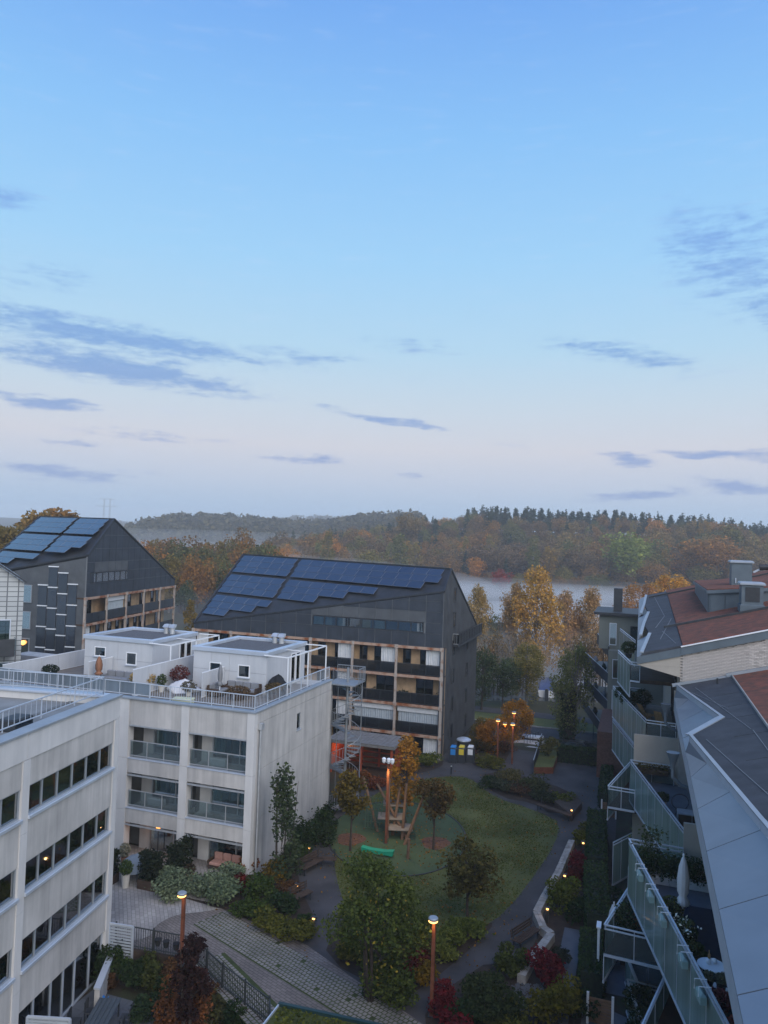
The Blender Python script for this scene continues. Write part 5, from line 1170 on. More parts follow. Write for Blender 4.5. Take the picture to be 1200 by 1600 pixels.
far_single('oak', 295, 905, 190, 9, 44, (.055, .075, .045), 'grey green tree deep in the mist between the two solar houses')
SH = 'birch'
single('birch', 835, 888, 1082, -2.7, 86, (.37, .225, .07), 'tallest golden birch on the near shore, between the houses')
single('birch', 742, 905, 1070, -2.7, 56, (.27, .19, .08), 'pale gold birch at the corner of the dark gable')
single('birch', 800, 912, 1075, -2.7, 60, (.29, .19, .10), 'thin peach coloured birch left of the tallest golden birch')
single('birch', 882, 914, 1075, -2.7, 66, (.30, .19, .10), 'peach coloured birch right of the tallest golden birch')
single('birch', 918, 916, 1078, -2.7, 66, (.29, .19, .10), 'peach coloured birch beside the grey green house')
single('birch', 1050, 892, 1000, -2.7, 80, (.42, .22, .04), 'yellow birch showing over the red sedum roof')
single('birch', 1000, 905, 1010, -2.7, 74, (.30, .15, .05), 'orange birch behind the zinc gutter of the brick house')
single('oak', 768, 948, 1068, -2.7, 58, (.12, .13, .04), 'round green tree in the mist beside the dark gable')
single('birch', 822, 1000, 1105, -2.6, 66, (.17, .145, .045), 'olive willow in front of the moored boats')
single('oak', 752, 1010, 1112, -2.5, 62, (.05, .07, .036), 'dark green shore tree next to the dark gable')
single('oak', 785, 1018, 1108, -2.5, 62, (.055, .075, .038), 'dark green shore tree left of the olive willow')
single('thin', 872, 1062, 1100, -2.6, 24, (.09, .08, .035), 'thin half bare shrub on the bank below the boat')
single('birch', 896, 1008, 1166, -2.4, 74, (.14, .15, .055), 'green yellow willow with ivy covered trunk by the road')
single('birch', 772, 1118, 1188, -.8, 62, (.26, .115, .02), 'small amber tree behind the group of lit lamps')
single('birch', 806, 1090, 1168, -2.2, 56, (.32, .15, .02), 'small golden tree by the road right of the lit lamps')
single('birch', 752, 1122, 1180, -.8, 44, (.13, .10, .025), 'small olive tree at the foot of the dark gable')
for i, (px, top, by) in enumerate(((758, 985, 1088), (776, 975, 1085), (812, 970, 1086), (902, 975, 1090), (930, 965, 1092), (945, 985, 1095))):
    single('thin', px, top, by, -2.7, 54, rs.choice([(.17, .12, .07), (.15, .11, .06), (.19, .12, .06)]), 'misty half bare tree on the near bank, %s from the dark gable' % ['first', 'second', 'third', 'fourth', 'fifth', 'sixth', 'seventh', 'eighth'][i])
for k in list(PROTO.values()):
    for o in k:
        for ch in list(o.children): bpy.data.objects.remove(ch)
        bpy.data.objects.remove(o)
iv = thing('ivy_trunk', 'thick ivy clad trunk of the willow by the road', 'trunk', G(886, 1166, -2.4)); b_ = G(886, 1166, -2.4); m = MB(); m.tube([b_, b_+Vector((.1, 0, 4)), b_+Vector((.3, .2, 7))], [.55, .5, .3], 9, raw=True); m.build('trunk', 'trunk', iv)
pp = rnd_dir(900); pp[:, 2] = RNG.uniform(0, 6.2, 900); pp[:, :2] *= .85; leaves('ivy', pp, .16, iv, (.035, .05, .02))
# --- far-off woods that read as one mass
P = []
for (s0, s1, pxa, pxb, n_, h) in ((700, 1000, 200, 660, 900, 14), (1250, 1900, 120, 760, 600, 13), (1900, 2500, 100, 900, 500, 16)):
    for _ in range(n_):
        s = rs.uniform(s0, s1); l = W_at(rs.uniform(pxa, pxb), s); p = S2W(s, l); z = float(land_z(s, l)); hh = h*rs.uniform(.6, 1.1)
        q = rnd_dir(34)*np.array([5+s*.002, 5+s*.002, hh*.5])*RNG.uniform(.5, 1, (34, 1))+np.array([p.x, p.y, z+hh*.5]); P.append(q)
ff = leaves('distant_woods', np.concatenate(P), 2.3, None, (.085, .08, .05)); tag(ff, 'distant misty woods on the hills across the lake, seen over the roofs', 'woods', kind='stuff')
# --- shrubs and courtyard planting
def shrub(px, py, w, h, col, label, n=1500, leaf=.075, name='shrub', z=0.0, dxy=(0, 0), depth=None, lumps=9, spiky=False):
    """a shrub whose foot is seen at (px, py): w metres wide, h metres high"""
    p = G(px, py, z)+Vector((dxy[0], dxy[1], 0)); t = thing(name, label, 'shrub', p); dd = depth or w
    k = lumps; a = RNG.uniform(0, 6.28, k); q = RNG.uniform(.1, 1, k)**.6; zc = h*RNG.uniform(.25, .72, k)
    C_ = np.stack([np.cos(a)*q*w*.34, np.sin(a)*q*dd*.34, zc], 1); rr_ = RNG.uniform(.18, .30, k)
    idx = RNG.integers(0, k, n); d = rnd_dir(n)*RNG.uniform(.3, 1, (n, 1))**.5; P = C_[idx]+d*np.stack([rr_[idx]*w, rr_[idx]*dd, rr_[idx]*h*(1.5 if spiky else 1.15)], 1); P[:, 2] = np.maximum(P[:, 2], .03)
    tw = RNG.choice(len(P), max(20, n//14)); P[tw] += rnd_dir(len(tw))*np.array([.22*w, .22*dd, .22*h])*RNG.uniform(.2, 1, (len(tw), 1)); P[:, 2] = np.maximum(P[:, 2], .03)
    leaves('foliage', P, leaf, t, col); m = MB(FR(p))
    for c in C_[:7]: m.tube([(c[0]*.15, c[1]*.15, -.05), (c[0]*.6, c[1]*.6, c[2]*.6), (c[0], c[1], c[2]*1.15)], [.025, .018, .006], 4)
    m.build('stem', 'trunk', t); return t
GREEN = (.040, .062, .018); DGREEN = (.022, .038, .016); OLIV = (.075, .078, .018); SILV = (.12, .155, .105); RED = (.085, .014, .013); CRIM = (.105, .015, .02); AMB = (.13, .085, .014); BRN = (.075, .04, .02); RUSTL = (.13, .05, .018)
for a in ((275, 1398, 2.6, 1.5, SILV, 'pale silver green shrub at the left end of the patio hedge', 2600), (318, 1402, 2.6, 1.5, SILV, 'pale silver green shrub in front of the patio sofa', 2600), (345, 1410, 2.2, 1.3, (.10, .135, .085), 'pale green shrub at the corner of the patio bed', 2200), (360, 1385, 1.8, 1.5, SILV, 'pale silver shrub against the corner pier of the concrete block', 1800),
          (383, 1392, 1.2, 1.1, RED, 'small dark red shrub below the slender tree', 1100), (388, 1372, 1.5, 1.3, RUSTL, 'rust coloured shrub at the foot of the corner downpipe', 1100), (410, 1405, 2.2, 1.4, GREEN, 'fresh green shrub in the middle of the left bed', 1900), (392, 1432, 2.0, 1.0, GREEN, 'low green shrub at the driveway edge below the red shrub', 1700), (425, 1450, 2.4, .9, OLIV, 'low olive hedge plant along the driveway edge', 2000), (458, 1465, 2.2, .8, OLIV, 'low olive plant nearest the driveway corner', 1800), (440, 1425, 1.9, 1.1, DGREEN, 'dark green shrub beside the lit path bollard', 1500),
          (430, 1385, 1.7, 1.6, AMB, 'amber leaved shrub under the slender tree', 1300), (452, 1400, 1.4, 1.0, BRN, 'brown fading shrub next to the path', 900), (478, 1448, 1.2, .7, DGREEN, 'dark low shrub at the end of the left bed', 900), (470, 1330, 2.2, 2.2, DGREEN, 'dark green shrub behind the benches', 2200), (495, 1318, 2.4, 2.6, (.03, .05, .02), 'tall dark shrub against the grey wall', 2600), (462, 1352, 1.8, 1.5, GREEN, 'green shrub left of the benches', 1500), (510, 1300, 1.6, 2.0, DGREEN, 'dark shrub at the end of the grey wall', 1300),
          (560, 1228, 2.6, 1.3, RUSTL, 'russet shrub in front of the open shelter', 1600), (590, 1232, 2.0, 1.0, (.15, .05, .025), 'red orange shrub at the shelter entrance', 1200), (668, 1196, 3.0, 1.2, (.085, .10, .022), 'bright green low shrub below the timber balconies', 1700), (640, 1205, 1.8, 1.0, AMB, 'amber low shrub beside the golden tree', 900),
          (730, 1180, 2.2, 1.1, (.10, .028, .022), 'dull red shrub behind the waste bins', 1100), (770, 1198, 3.2, 1.1, OLIV, 'olive shrub at the foot of the lit lamps', 1600), (760, 1175, 3.0, 1.4, (.07, .055, .02), 'brown green shrub between dark gable and lamps', 1400), (790, 1178, 2.2, 1.2, BRN, 'brown shrub beside the steps', 900),
          (762, 1228, 2.6, .8, DGREEN, 'dark low mat of shrubs at the top of the lawn', 1500), (785, 1236, 2.6, .9, (.045, .055, .035), 'grey green shrub in the long bed', 1400), (800, 1222, 2.8, 1.2, (.09, .08, .035), 'pale grassy shrub in the long bed', 1500), (815, 1240, 2.6, .9, (.075, .045, .03), 'reddish grey shrub in the long bed', 1300), (835, 1238, 2.8, 1.3, (.055, .062, .03), 'tall grassy green shrub in the long bed', 1600), (850, 1252, 2.4, .9, (.035, .045, .028), 'dark shrub at the bench end of the long bed', 1200), (882, 1256, 2.0, .9, (.08, .09, .022), 'light green shrub beside the lamp in the bench planter', 1200),
          (925, 1305, 1.8, 1.3, OLIV, 'olive shrub at the top of the stone wall', 1500), (905, 1320, 1.5, 1.0, (.10, .10, .02), 'yellow green shrub beside the red bollard', 1100), (905, 1370, 1.5, 1.6, CRIM, 'deep crimson shrub behind the stone wall', 1700), (898, 1378, 1.3, 1.2, RED, 'dark red shrub at the wall bollard', 1200), (885, 1420, 2.3, 1.7, (.085, .10, .02), 'round yellow green shrub by the stone wall', 2400), (905, 1440, 1.9, 1.3, DGREEN, 'dark green shrub beside the yellow green one', 1600),
          (855, 1538, 1.9, 1.7, CRIM, 'crimson shrub beyond the lower end of the stone wall', 2000), (870, 1510, 1.2, 1.0, (.03, .035, .025), 'low dark shrub behind the crimson one', 900), (865, 1600, 2.4, 2.0, (.095, .085, .016), 'yellow olive shrub at the bottom edge', 3000), (800, 1520, 1.8, 1.3, (.05, .062, .018), 'green shrub behind the small unlit bollard', 1900), (760, 1590, 3.0, 1.7, (.030, .042, .018), 'large dark green shrub at the bottom of the path', 3800), (725, 1600, 1.8, 1.2, DGREEN, 'dark green shrub right of the bottom crimson one', 1500), (692, 1592, 1.7, 1.6, (.10, .014, .018), 'crimson shrub in front of the nearest lit lamp', 2200), (715, 1612, 1.5, 1.0, CRIM, 'low crimson shrub at the bottom edge', 1200), (800, 1612, 2.6, .9, OLIV, 'low olive planting at the bottom edge', 1900), (905, 1590, 1.7, 1.3, DGREEN, 'dark shrub beside the garden gate', 1500),
          (640, 1520, 1.7, 1.3, (.10, .022, .016), 'dull red shrub below the great bush', 1700), (655, 1500, 1.4, 1.0, BRN, 'brown shrub left of the nearest lit lamp', 1000), (690, 1488, 2.2, 1.0, (.095, .11, .026), 'light green hedge plant behind the nearest lit lamp', 2000), (725, 1465, 2.4, 1.0, (.08, .10, .024), 'light green hedge plant at the edge of the path', 2000), (660, 1535, 1.6, .9, AMB, 'yellowing low shrub at the path edge', 1100), (600, 1548, 2.0, 1.1, DGREEN, 'dark shrub at the foot of the great bush', 1600), (545, 1500, 1.7, 1.0, OLIV, 'yellow green shrub at the lower left of the great bush', 1500)):
    shrub(*a)
# clipped hedges of the gardens along the right houses
def hedge(pts, w, h, label, col=(.026, .042, .018), n=2600):
    p0, p1 = pts; a, c = Vector((p0[0], p0[1], 0)), Vector((p1[0], p1[1], 0)); d = (c-a); L_ = d.length; d.normalize(); nn = Vector((-d.y, d.x, 0)); t = thing('hedge', label, 'hedge', (a+c)/2)
    u = RNG.uniform(0, L_, n); v = RNG.uniform(-.5, .5, n)*w; z = RNG.uniform(0, 1, n)*h; f_ = RNG.integers(0, 3, n); z = np.where(f_ == 0, h-np.abs(RNG.normal(size=n))*.05, z); v = np.where(f_ == 1, np.sign(v)*w/2+RNG.normal(size=n)*.03, v)
    P = np.stack([d.x*u+nn.x*v, d.y*u+nn.y*v, z], 1)+np.array(a-(a+c)/2); leaves('foliage', P, .075, t, tuple(x*1.25 for x in col))
    m = MB(FR(((a+c)/2)[:])); 
    q = [a+nn*w*.42, c+nn*w*.42, c-nn*w*.42, a-nn*w*.42]; MB().prism([(x.x, x.y, .02) for x in q], (0, 0, h*.92)).build('hedge_core', 'foliage_dark', t)
hedge(((-7.0, 72.0), (-3.0, 72.1)), 1.3, 1.4, 'clipped dark hedge at the top of the courtyard beside the planter')
hedge(((-2.4, 68.5), (-2.3, 60.5)), .9, 1.2, 'clipped hedge below the black balconies')
hedge(((-2.6, 56.0), (-2.2, 47.5)), 1.2, 1.5, 'clipped dark hedge behind the crimson shrub', n=3200)
hedge(((-2.2, 46.8), (-1.7, 40.3)), 1.2, 1.5, 'clipped dark hedge right of the yellow green shrub', n=3200)
hedge(((-1.9, 39.3), (-1.7, 35.3)), 1.1, 1.2, 'clipped dark hedge beside the small garden path')
# courtyard trees
def yard_tree(kind, px, top, basey, wpx, n, leaf, col, label, **k):
    b_ = G(px, basey, 0); dep = Vector((b_.x, b_.y, 0)).dot(f0); nm = k.pop('name', 'courtyard_tree'); return tree(nm, label, kind, (basey-top)*dep/FPX, wpx*dep/FPX, n, leaf, col, b_, **k)
yard_tree('column', 437, 1212, 1382, 92, 2300, .10, (.045, .062, .034), 'slender upright green tree in front of the grey wall', base=.1, stems=4, tr=.05, limbs=16)
yard_tree('round', 547, 1200, 1330, 66, 2300, .10, (.095, .07, .018), 'small olive amber tree at the left of the play area', base=.32, tr=.07, limbs=18)
yard_tree('tall', 632, 1150, 1290, 66, 1700, .11, (.27, .13, .022), 'golden orange small tree in front of the timber balconies', base=.25, tr=.08, limbs=20)
yard_tree('round', 677, 1210, 1328, 66, 1900, .10, (.085, .055, .022), 'small brown leaved tree at the right of the play area', base=.36, tr=.07, limbs=20)
yard_tree('round', 730, 1306, 1445, 122, 2300, .10, (.07, .06, .02), 'thinning olive brown tree on the lawn', base=.25, tr=.08, limbs=26)
yard_tree('round', 588, 1340, 1562, 165, 15000, .072, (.06, .08, .022), 'great bushy green tree with yellow tips between path and driveway', base=-.16, stems=5, tr=.07, limbs=24, name='bushy_tree')
yard_tree('tall', 296, 1462, 1596, 66, 3600, .075, (.030, .016, .016), 'dark purple leaved small tree in front of the driveway lamp', base=.1, stems=2, tr=.06, limbs=12, name='purple_tree')
b_ = G(588, 1560); pp = rnd_dir(200)*RNG.uniform(.6, 1, (200, 1))*np.array([1.75, 1.75, 2.3])+np.array([0, 0, 3.1]); yl = [o for o in bpy.data.objects if o.name.startswith('bushy_tree')][0]; leaves('yellow_tips', pp, .075, yl, (.20, .16, .03))

# grass of the lawn and the leaves that fell on it
def in_poly(x, y, poly):
    c = np.zeros(len(x), bool); n = len(poly)
    for i in range(n):
        (x0, y0), (x1, y1) = poly[i], poly[(i+1) % n]; k = ((y0 > y) != (y1 > y)); c ^= k & (x < (x1-x0)*(y-y0)/((y1-y0) if y1 != y0 else 1e-9)+x0)
    return c
LP = np.array(LAWN); n = 90000; gx = RNG.uniform(LP[:, 0].min()-.3, LP[:, 0].max()+.3, n); gy = RNG.uniform(LP[:, 1].min()-.3, LP[:, 1].max()+.3, n)
k = in_poly(gx+RNG.normal(size=n)*.12, gy+RNG.normal(size=n)*.12, LAWN) & ~in_poly(gx, gy, OV); gx, gy = gx[k], gy[k]
patch = np.sin(gx*1.3+gy*.7)+np.sin(gx*.5-gy*1.1+2)+RNG.normal(size=len(gx))*.8; k = patch > -1.0
g1 = leaves('grass_blades', np.stack([gx[k], gy[k], RNG.uniform(.012, .05, k.sum())], 1), .055, None, (.074, .088, .024), aspect=.3); tag(g1, 'short autumn grass of the courtyard lawn', 'grass', kind='stuff')
n = 2600; gx = RNG.uniform(-21, -3, n); gy = RNG.uniform(33, 66, n); k = in_poly(gx, gy, LAWN) | (RNG.uniform(size=n) < .25); P = np.stack([gx[k], gy[k], np.full(k.sum(), .05)], 1)
for (bx_, by_) in ((547, 1330), (632, 1290), (677, 1328), (730, 1445)):
    q = G(bx_, by_); m_ = 160; P = np.concatenate([P, np.stack([q.x+RNG.normal(size=m_)*1.3, q.y+RNG.normal(size=m_)*1.3, np.full(m_, .05)], 1)])
f1 = leaves('fallen_leaves', P, .06, None, (.16, .085, .025)); tag(f1, 'fallen autumn leaves scattered over lawn and paths', 'leaves', kind='stuff')
# ------------------------------------------------------------------ lamps
WARM = emis('lamp_glow', (1.0, .46, .12), 3.2); WARMS = emis('lamp_glow_soft', (1.0, .62, .26), 14.0)
def light(kind, loc, power, parent, col=(1, .55, .2), size=.1, spot=None, name='lamp_light'):
    l = bpy.data.lights.new(name, kind); l.energy = power; l.color = col
    if kind == 'SPOT': l.spot_size = R(spot or 130); l.spot_blend = .6
    l.shadow_soft_size = size; o = bpy.data.objects.new(name, l); COL.objects.link(o); o.parent = parent; o.location = Vector(loc)-ORG[parent.name]; return o
def lamp_post(px, basey, topy, z0, label, lit=True, power=26, double=False):
    p = G(px, basey, z0); dep = Vector((p.x, p.y, 0)).dot(f0); h = (basey-topy)*dep/FPX; t = thing('street_lamp', label, 'lamp', p); F_ = FR(p)
    MB(F_).box(-.07, .07, -.07, .07, 0, h-.05).build('post', 'corten', t); MB(F_).box(-.13, .13, -.13, .13, 0, .04).build('foot_plate', 'dark_metal', t)
    if double:
        for sx, a in ((-.28, .5), (.3, -.2), (.05, .8)):
            m = MB(F_); m.tube([(sx*.3, 0, h-.2), (sx, -.1, h-.1)], .03, 6); m.lathe((sx, -.12, h-.22), [(.07, 0), (.13, .12), (.14, .3), (.06, .36)], 10); m.build('floodlight', 'white_metal', t)
        light('SPOT', p+Vector((.2, -.3, h-.35)), power, t, spot=100, col=(1, .72, .3))
    else:
        MB(F_).lathe((0, -.16, h-.05), [(.10, 0), (.20, .04), (.21, .12), (.18, .15)], 14).build('head', 'grey_metal', t)
        if lit: MB(F_).lathe((0, -.18, h-.09), [(.16, 0), (.20, .035)], 14).build('lens', WARM, t); light('SPOT', p+Vector((0, -.2, h-.16)), power, t)
    return t
lamp_post(674, 1588, 1440, 0, 'nearest lit rust brown street lamp beside the path', power=16)
lamp_post(283, 1508, 1399, 0, 'rust brown street lamp on the paved driveway', power=1.5)
lamp_post(603, 1318, 1190, 0, 'rust brown floodlight mast on the play area', double=True, power=260)
lamp_post(777, 1190, 1126, -.3, 'leftmost lit lamp of the group by the steps', power=16); lamp_post(788, 1186, 1131, -.6, 'second lit lamp from the left in the group by the steps', power=16); lamp_post(800, 1194, 1132, 0, 'nearest and rightmost lit lamp of the group by the steps', power=18); lamp_post(802, 1172, 1114, -1.6, 'highest set lit lamp of the group, nearest the road', power=16)
def bollard(px, basey, label, lit=True, col=(1, .6, .25), h=.85):
    p = G(px, basey, 0); t = thing('path_bollard', label, 'bollard light', p); F_ = FR(p)
    MB(F_).bev(-.06, .06, -.05, .05, 0, h-.2, .01).build('post', 'dark_metal', t); MB(F_).bev(-.13, .13, -.14, .06, h-.04, h, .015).build('hood', 'dark_metal', t)
    if lit: MB(F_).box(-.06, .06, -.10, -.03, h-.14, h-.05).build('lens', WARM, t); light('POINT', p+Vector((0, -.2, h-.12)), 1.3, t, col, .06)
    else: MB(F_).box(-.05, .05, -.05, .04, h-.2, h-.05).build('lens', 'cloth_white', t)
for a in ((483, 1344, 'lit path bollard beside the wooden benches'), (464, 1404, 'lit path bollard at the left bed, middle of the three'), (490, 1458, 'lit path bollard nearest the driveway'), (893, 1282, 'lit bollard in the bench planter'), (911, 1335, 'lit bollard with red glow at the top of the stone wall'), (882, 1388, 'lit bollard halfway along the stone wall'), (855, 1442, 'lit bollard behind the bend of the stone wall')): bollard(*a)
bollard(779, 1518, 'small unlit bollard at the lower path', lit=False); bollard(705, 1210, 'dark bollard where path meets lawn near the bins', lit=False)
# ------------------------------------------------------------------ play area
pl = thing('climbing_frame', 'wooden log climbing frame with net and platforms on the play area', 'climbing frame', G(618, 1318))
o = G(618, 1318)
def gq(px, py, h): p = G(px, py); return p+Vector((0, 0, h))
for (b0, tx, ty, h) in (((590, 1300), -1.6, 1.2, 3.2), ((605, 1310), -.5, 1.6, 3.4), ((613, 1305), .2, .8, 3.0), ((628, 1312), -.1, 1.0, 3.4), ((632, 1320), 1.0, 1.0, 3.2), ((637, 1312), -2.8, 1.6, 2.8)):
    p = G(*b0); MB().tube([p, p+Vector((tx, ty, h))], [.11, .085], 8, raw=True).build('log', 'log_wood', pl)
for (c, h, w) in (((615, 1300), 1.1, 1.1), ((630, 1308), .7, 1.0), ((618, 1290), 1.6, .9)):
    p = G(*c); MB(FR(p, .3)).bev(-w, w*.6, -.6, .6, h-.08, h, .02).build('platform', 'log_wood_grey', pl)
net = MB(); p = G(583, 1302)
for i in range(6):
    net.tube([p+Vector((-.6+.2*i, 0, .2)), p+Vector((-.9+.25*i, .9, 2.2))], .018, 4, raw=True); net.tube([p+Vector((-.6, .15*i, .3+.35*i)), p+Vector((.6, .15*i, .4+.35*i))], .018, 4, raw=True)
net.build('rope_net', 'rope_green', pl)
sw = thing('balance_bench', 'emerald green low balance bench on the play area', 'play bench', G(590, 1336)); F_ = FR(G(590, 1336), .05); m = MB(F_)
m.prism([(-1.0, -.2, .12), (1.0, -.2, .12), (1.05, -.2, .42), (.4, -.2, .34), (-.4, -.2, .34), (-1.05, -.2, .42)], (0, .4, 0)); m.build('seat', 'emerald', sw)
for x in (-.6, .6): MB(F_).box(x-.08, x+.08, -.1, .1, 0, .12).build('foot', 'dark_metal', sw)
lg = thing('log_post', 'single upright log in front of the climbing frame', 'post', G(637, 1342)); MB().tube([G(637, 1342), G(637, 1342)+Vector((.05, 0, 1.25))], [.1, .085], 8, raw=True).build('log', 'log_wood', lg)
# benches
def bench(px, py, rot, label, Lh=.9, z=0.0, mat_='dark_wood', back=True):
    p = G(px, py, z); t = thing('bench', label, 'bench', p); F_ = FR(p, rot)
    for i in range(4): MB(F_).bev(-Lh, Lh, -.24+i*.12, -.14+i*.12, .40, .45, .01).build('slat', mat_, t)
    if back:
        for i in range(3): MB(F_).bev(-Lh, Lh, .26+i*.02, .29+i*.02, .52+i*.13, .62+i*.13, .008).build('backrest_slat', mat_, t)
    for x in (-Lh+.15, Lh-.15):
        m = MB(F_); m.box(x-.03, x+.03, -.22, .24, .34, .40); m.box(x-.03, x+.03, -.2, -.14, 0, .34); m.box(x-.03, x+.03, .18, .24, 0, .34); m.bar((x, .22, .4), (x, .31, .9), .05); m.build('leg', 'dark_metal', t)
    return t
bench(487, 1360, 1.3, 'wooden bench beside the lit bollard left of the play area', 1.0); bench(505, 1352, .3, 'dark low bench facing the wooden bench', .8, back=False); bench(470, 1410, 1.2, 'small dark bench beside the middle bollard', .7)
bench(822, 1474, 1.15, 'dark bench with its back to the stone wall', .95); bench(866, 1274, -.5, 'dark slatted bench at the planter of the long bed', 1.5, back=False)
pw_ = thing('bench_planter', 'raised dark planter with lamp at the end of the long bed', 'planter', G(888, 1280)); q = [G(*a) for a in ((866, 1262), (900, 1250), (909, 1264), (893, 1284))]
MB().prism([(a.x, a.y, 0) for a in q], (0, 0, .5)).build('box', 'dark_wood', pw_)
# winding stone wall of separate blocks
sw_l = [G(*a) for a in ((893, 1322), (872, 1372), (851, 1410), (838, 1436), (848, 1460), (861, 1470), (845, 1492), (830, 1508), (814, 1538))]
wl = thing('stone_wall', 'low winding pale stone block wall along the path', 'wall', sw_l[4]); d_acc = 0
for a, c in zip(sw_l[:-1], sw_l[1:]):
    Ls = (c-a).length; n = max(1, round(Ls/.38))
    for i in range(n):
        q0, q1 = a+(c-a)*(i/n), a+(c-a)*((i+1)/n); d = (q1-q0).normalized(); nn = Vector((-d.y, d.x, 0))
        for j in (0, 1):
            w0, w1 = (j*.2-.19), (j*.2+.0); h = .42+random.uniform(-.015, .015); e = d*.012
            MB().prism([q0+e+nn*w0, q1-e+nn*w0, q1-e+nn*w1, q0+e+nn*w1], (0, 0, h), raw=True).build('stone', 'stone_pale', wl)
for r_ in ((860, 1520, .9), (840, 1560, 1.0), (825, 1570, .8)):
    pass
gr = MB()
for _ in range(420):
    p = G(random.uniform(800, 850), random.uniform(1538, 1590)); s_ = random.uniform(.04, .1); gr.add([(p.x+s_*math.cos(t), p.y+s_*math.sin(t), .02) for t in (0, 2.1, 4.2)]+[(p.x, p.y, .02+s_)], [(0, 1, 3), (1, 2, 3), (2, 0, 3)])
tag(gr.build('loose_stones', 'slate_paving'), 'loose grey stones at the lower end of the winding wall', 'stones', kind='stuff')
rect('garden_path', -3.4, -2.5, 33, 41.2, .018, 'slate_paving')
# shelter with orange lit walls
sh_ = thing('open_shelter', 'small shelter with flat grey roof and orange red walls in front of the centre house', 'shelter', (-21.5, 61.5, 0))
MB().bev(-25.0, -18.9, 59.8, 63.4, 2.55, 2.8, .03).build('roof', 'roof_board', sh_)
for i in range(16): MB().box(-24.9+i*.376, -24.57+i*.376, 59.78, 63.3, 2.8, 2.825).build('roof_plank', 'roof_board', sh_)
MB().box(-24.7, -19.2, 63.0, 63.1, 0, 2.5).build('back_wall', 'red_board', sh_); MB().box(-24.8, -24.7, 60.2, 63.0, 0, 2.5).build('side_wall', 'red_board', sh_)
for x in (-24.6, -21.9, -19.2): MB().box(x-.08, x+.08, 60.0, 60.16, 0, 2.55).build('post', 'red_board', sh_)
for i in range(3):
    for z in (.3, .75, 1.2, 1.65): MB().box(-23.9+i*1.55, -22.6+i*1.55, 61.9, 62.0, z, z+.28).build('rack_board', 'dark_wood', sh_)
light('POINT', (-23.6, 61.3, 2.2), 45, sh_, (1, .38, .10), .15); MB().box(-23.75, -23.45, 61.2, 61.4, 2.4, 2.5).build('ceiling_lamp', WARMS, sh_)
# waste bins
for i, (px, colr, nm) in enumerate(((708, 'bin_blue', 'blue'), (721, 'bin_yellow', 'yellow'), (735, 'bin_white', 'white'))):
    p = G(px, 1191); t = thing('waste_bin', 'dark waste inlet with a %s front flap beside the dark gable' % nm, 'bin', p); F_ = FR(p, .1)
    MB(F_).bev(-.36, .36, -.35, .35, 0, 1.35, .06).build('body', 'dark_metal', t); MB(F_).box(-.22, .22, -.38, -.352, .75, 1.25).build('flap', colr, t); MB(F_).bev(-.24, .24, -.3, .3, 1.35, 1.5, .06).build('lid', colr, t)
p = G(724, 1182); t = thing('round_bin', 'round dark bin with pale domed lid behind the waste inlets', 'bin', p); MB(FR(p)).lathe((0, 0, 0), [(.6, 0), (.62, 1.5)], 16).build('body', 'dark_metal', t); MB(FR(p)).lathe((0, 0, 1.5), [(.68, 0), (.66, .1), (.4, .22), (.1, .26)], 16).build('lid', 'pale_metal', t)
# corten planter, dark screen fence and low wall at the top of the steps
t = thing('corten_planter', 'rusty steel planter with grass and shrub at the head of the steps', 'planter', G(850, 1200)); q = [G(834, 1209), G(864, 1209), G(876, 1176), G(848, 1172)]
MB().prism([(a.x, a.y, 0) for a in q], (0, 0, .55)).build('box', 'corten', t); MB().prism([(a.x*.985+G(855, 1192).x*.015, a.y*.99+G(855, 1192).y*.01, .551) for a in q], (0, 0, .03)).build('turf', 'lawn', t)
shrub(858, 1182, 2.2, 2.0, (.10, .09, .03), 'grassy yellow green bush growing in the rusty planter', 1500, z=.5)
t = thing('screen_fence', 'dark slatted fence beside the steps', 'fence', G(836, 1205)); a, c = G(833, 1210), G(846, 1165, -1.0)
for i in range(9):
    q = a+(c-a)*(i/9); q1 = a+(c-a)*((i+.9)/9); MB().prism([Vector((q.x, q.y, min(0, q.z))), Vector((q1.x, q1.y, min(0, q1.z))), Vector((q1.x, q1.y, q1.z+1.2)), Vector((q.x, q.y, q.z+1.2))], (.05, 0, 0), raw=True).build('panel', 'dark_cladding', t)
MB().bar(a+Vector((0, 0, 1.22)), c+Vector((0, 0, 1.22)), .07, .04, raw=True).build('handrail', 'grey_metal', t)
t = thing('terrace_railing', 'dark vertical bar railing above the road', 'railing', (-5, 75.6, 0)); railing(t, FR((0, 75.5, 0)), -8.2, -2.9, 0, .1, 1.1, step=.14, material='fence_dark')
MB().box(-8.3, -2.8, 75.3, 75.7, -1.5, .05).build('base_wall', 'concrete', t)
t = thing('litter_box', 'low brown box with a white lid beside the road', 'box', G(832, 1163, -2.2)); F_ = FR(G(832, 1163, -2.2), .05); MB(F_).bev(-1.1, 1.1, -.5, .5, 0, .75, .03).build('box', 'dark_wood', t); MB(F_).bev(-1.15, 1.15, -.55, .55, .75, .92, .04).build('lid', 'cloth_white', t)
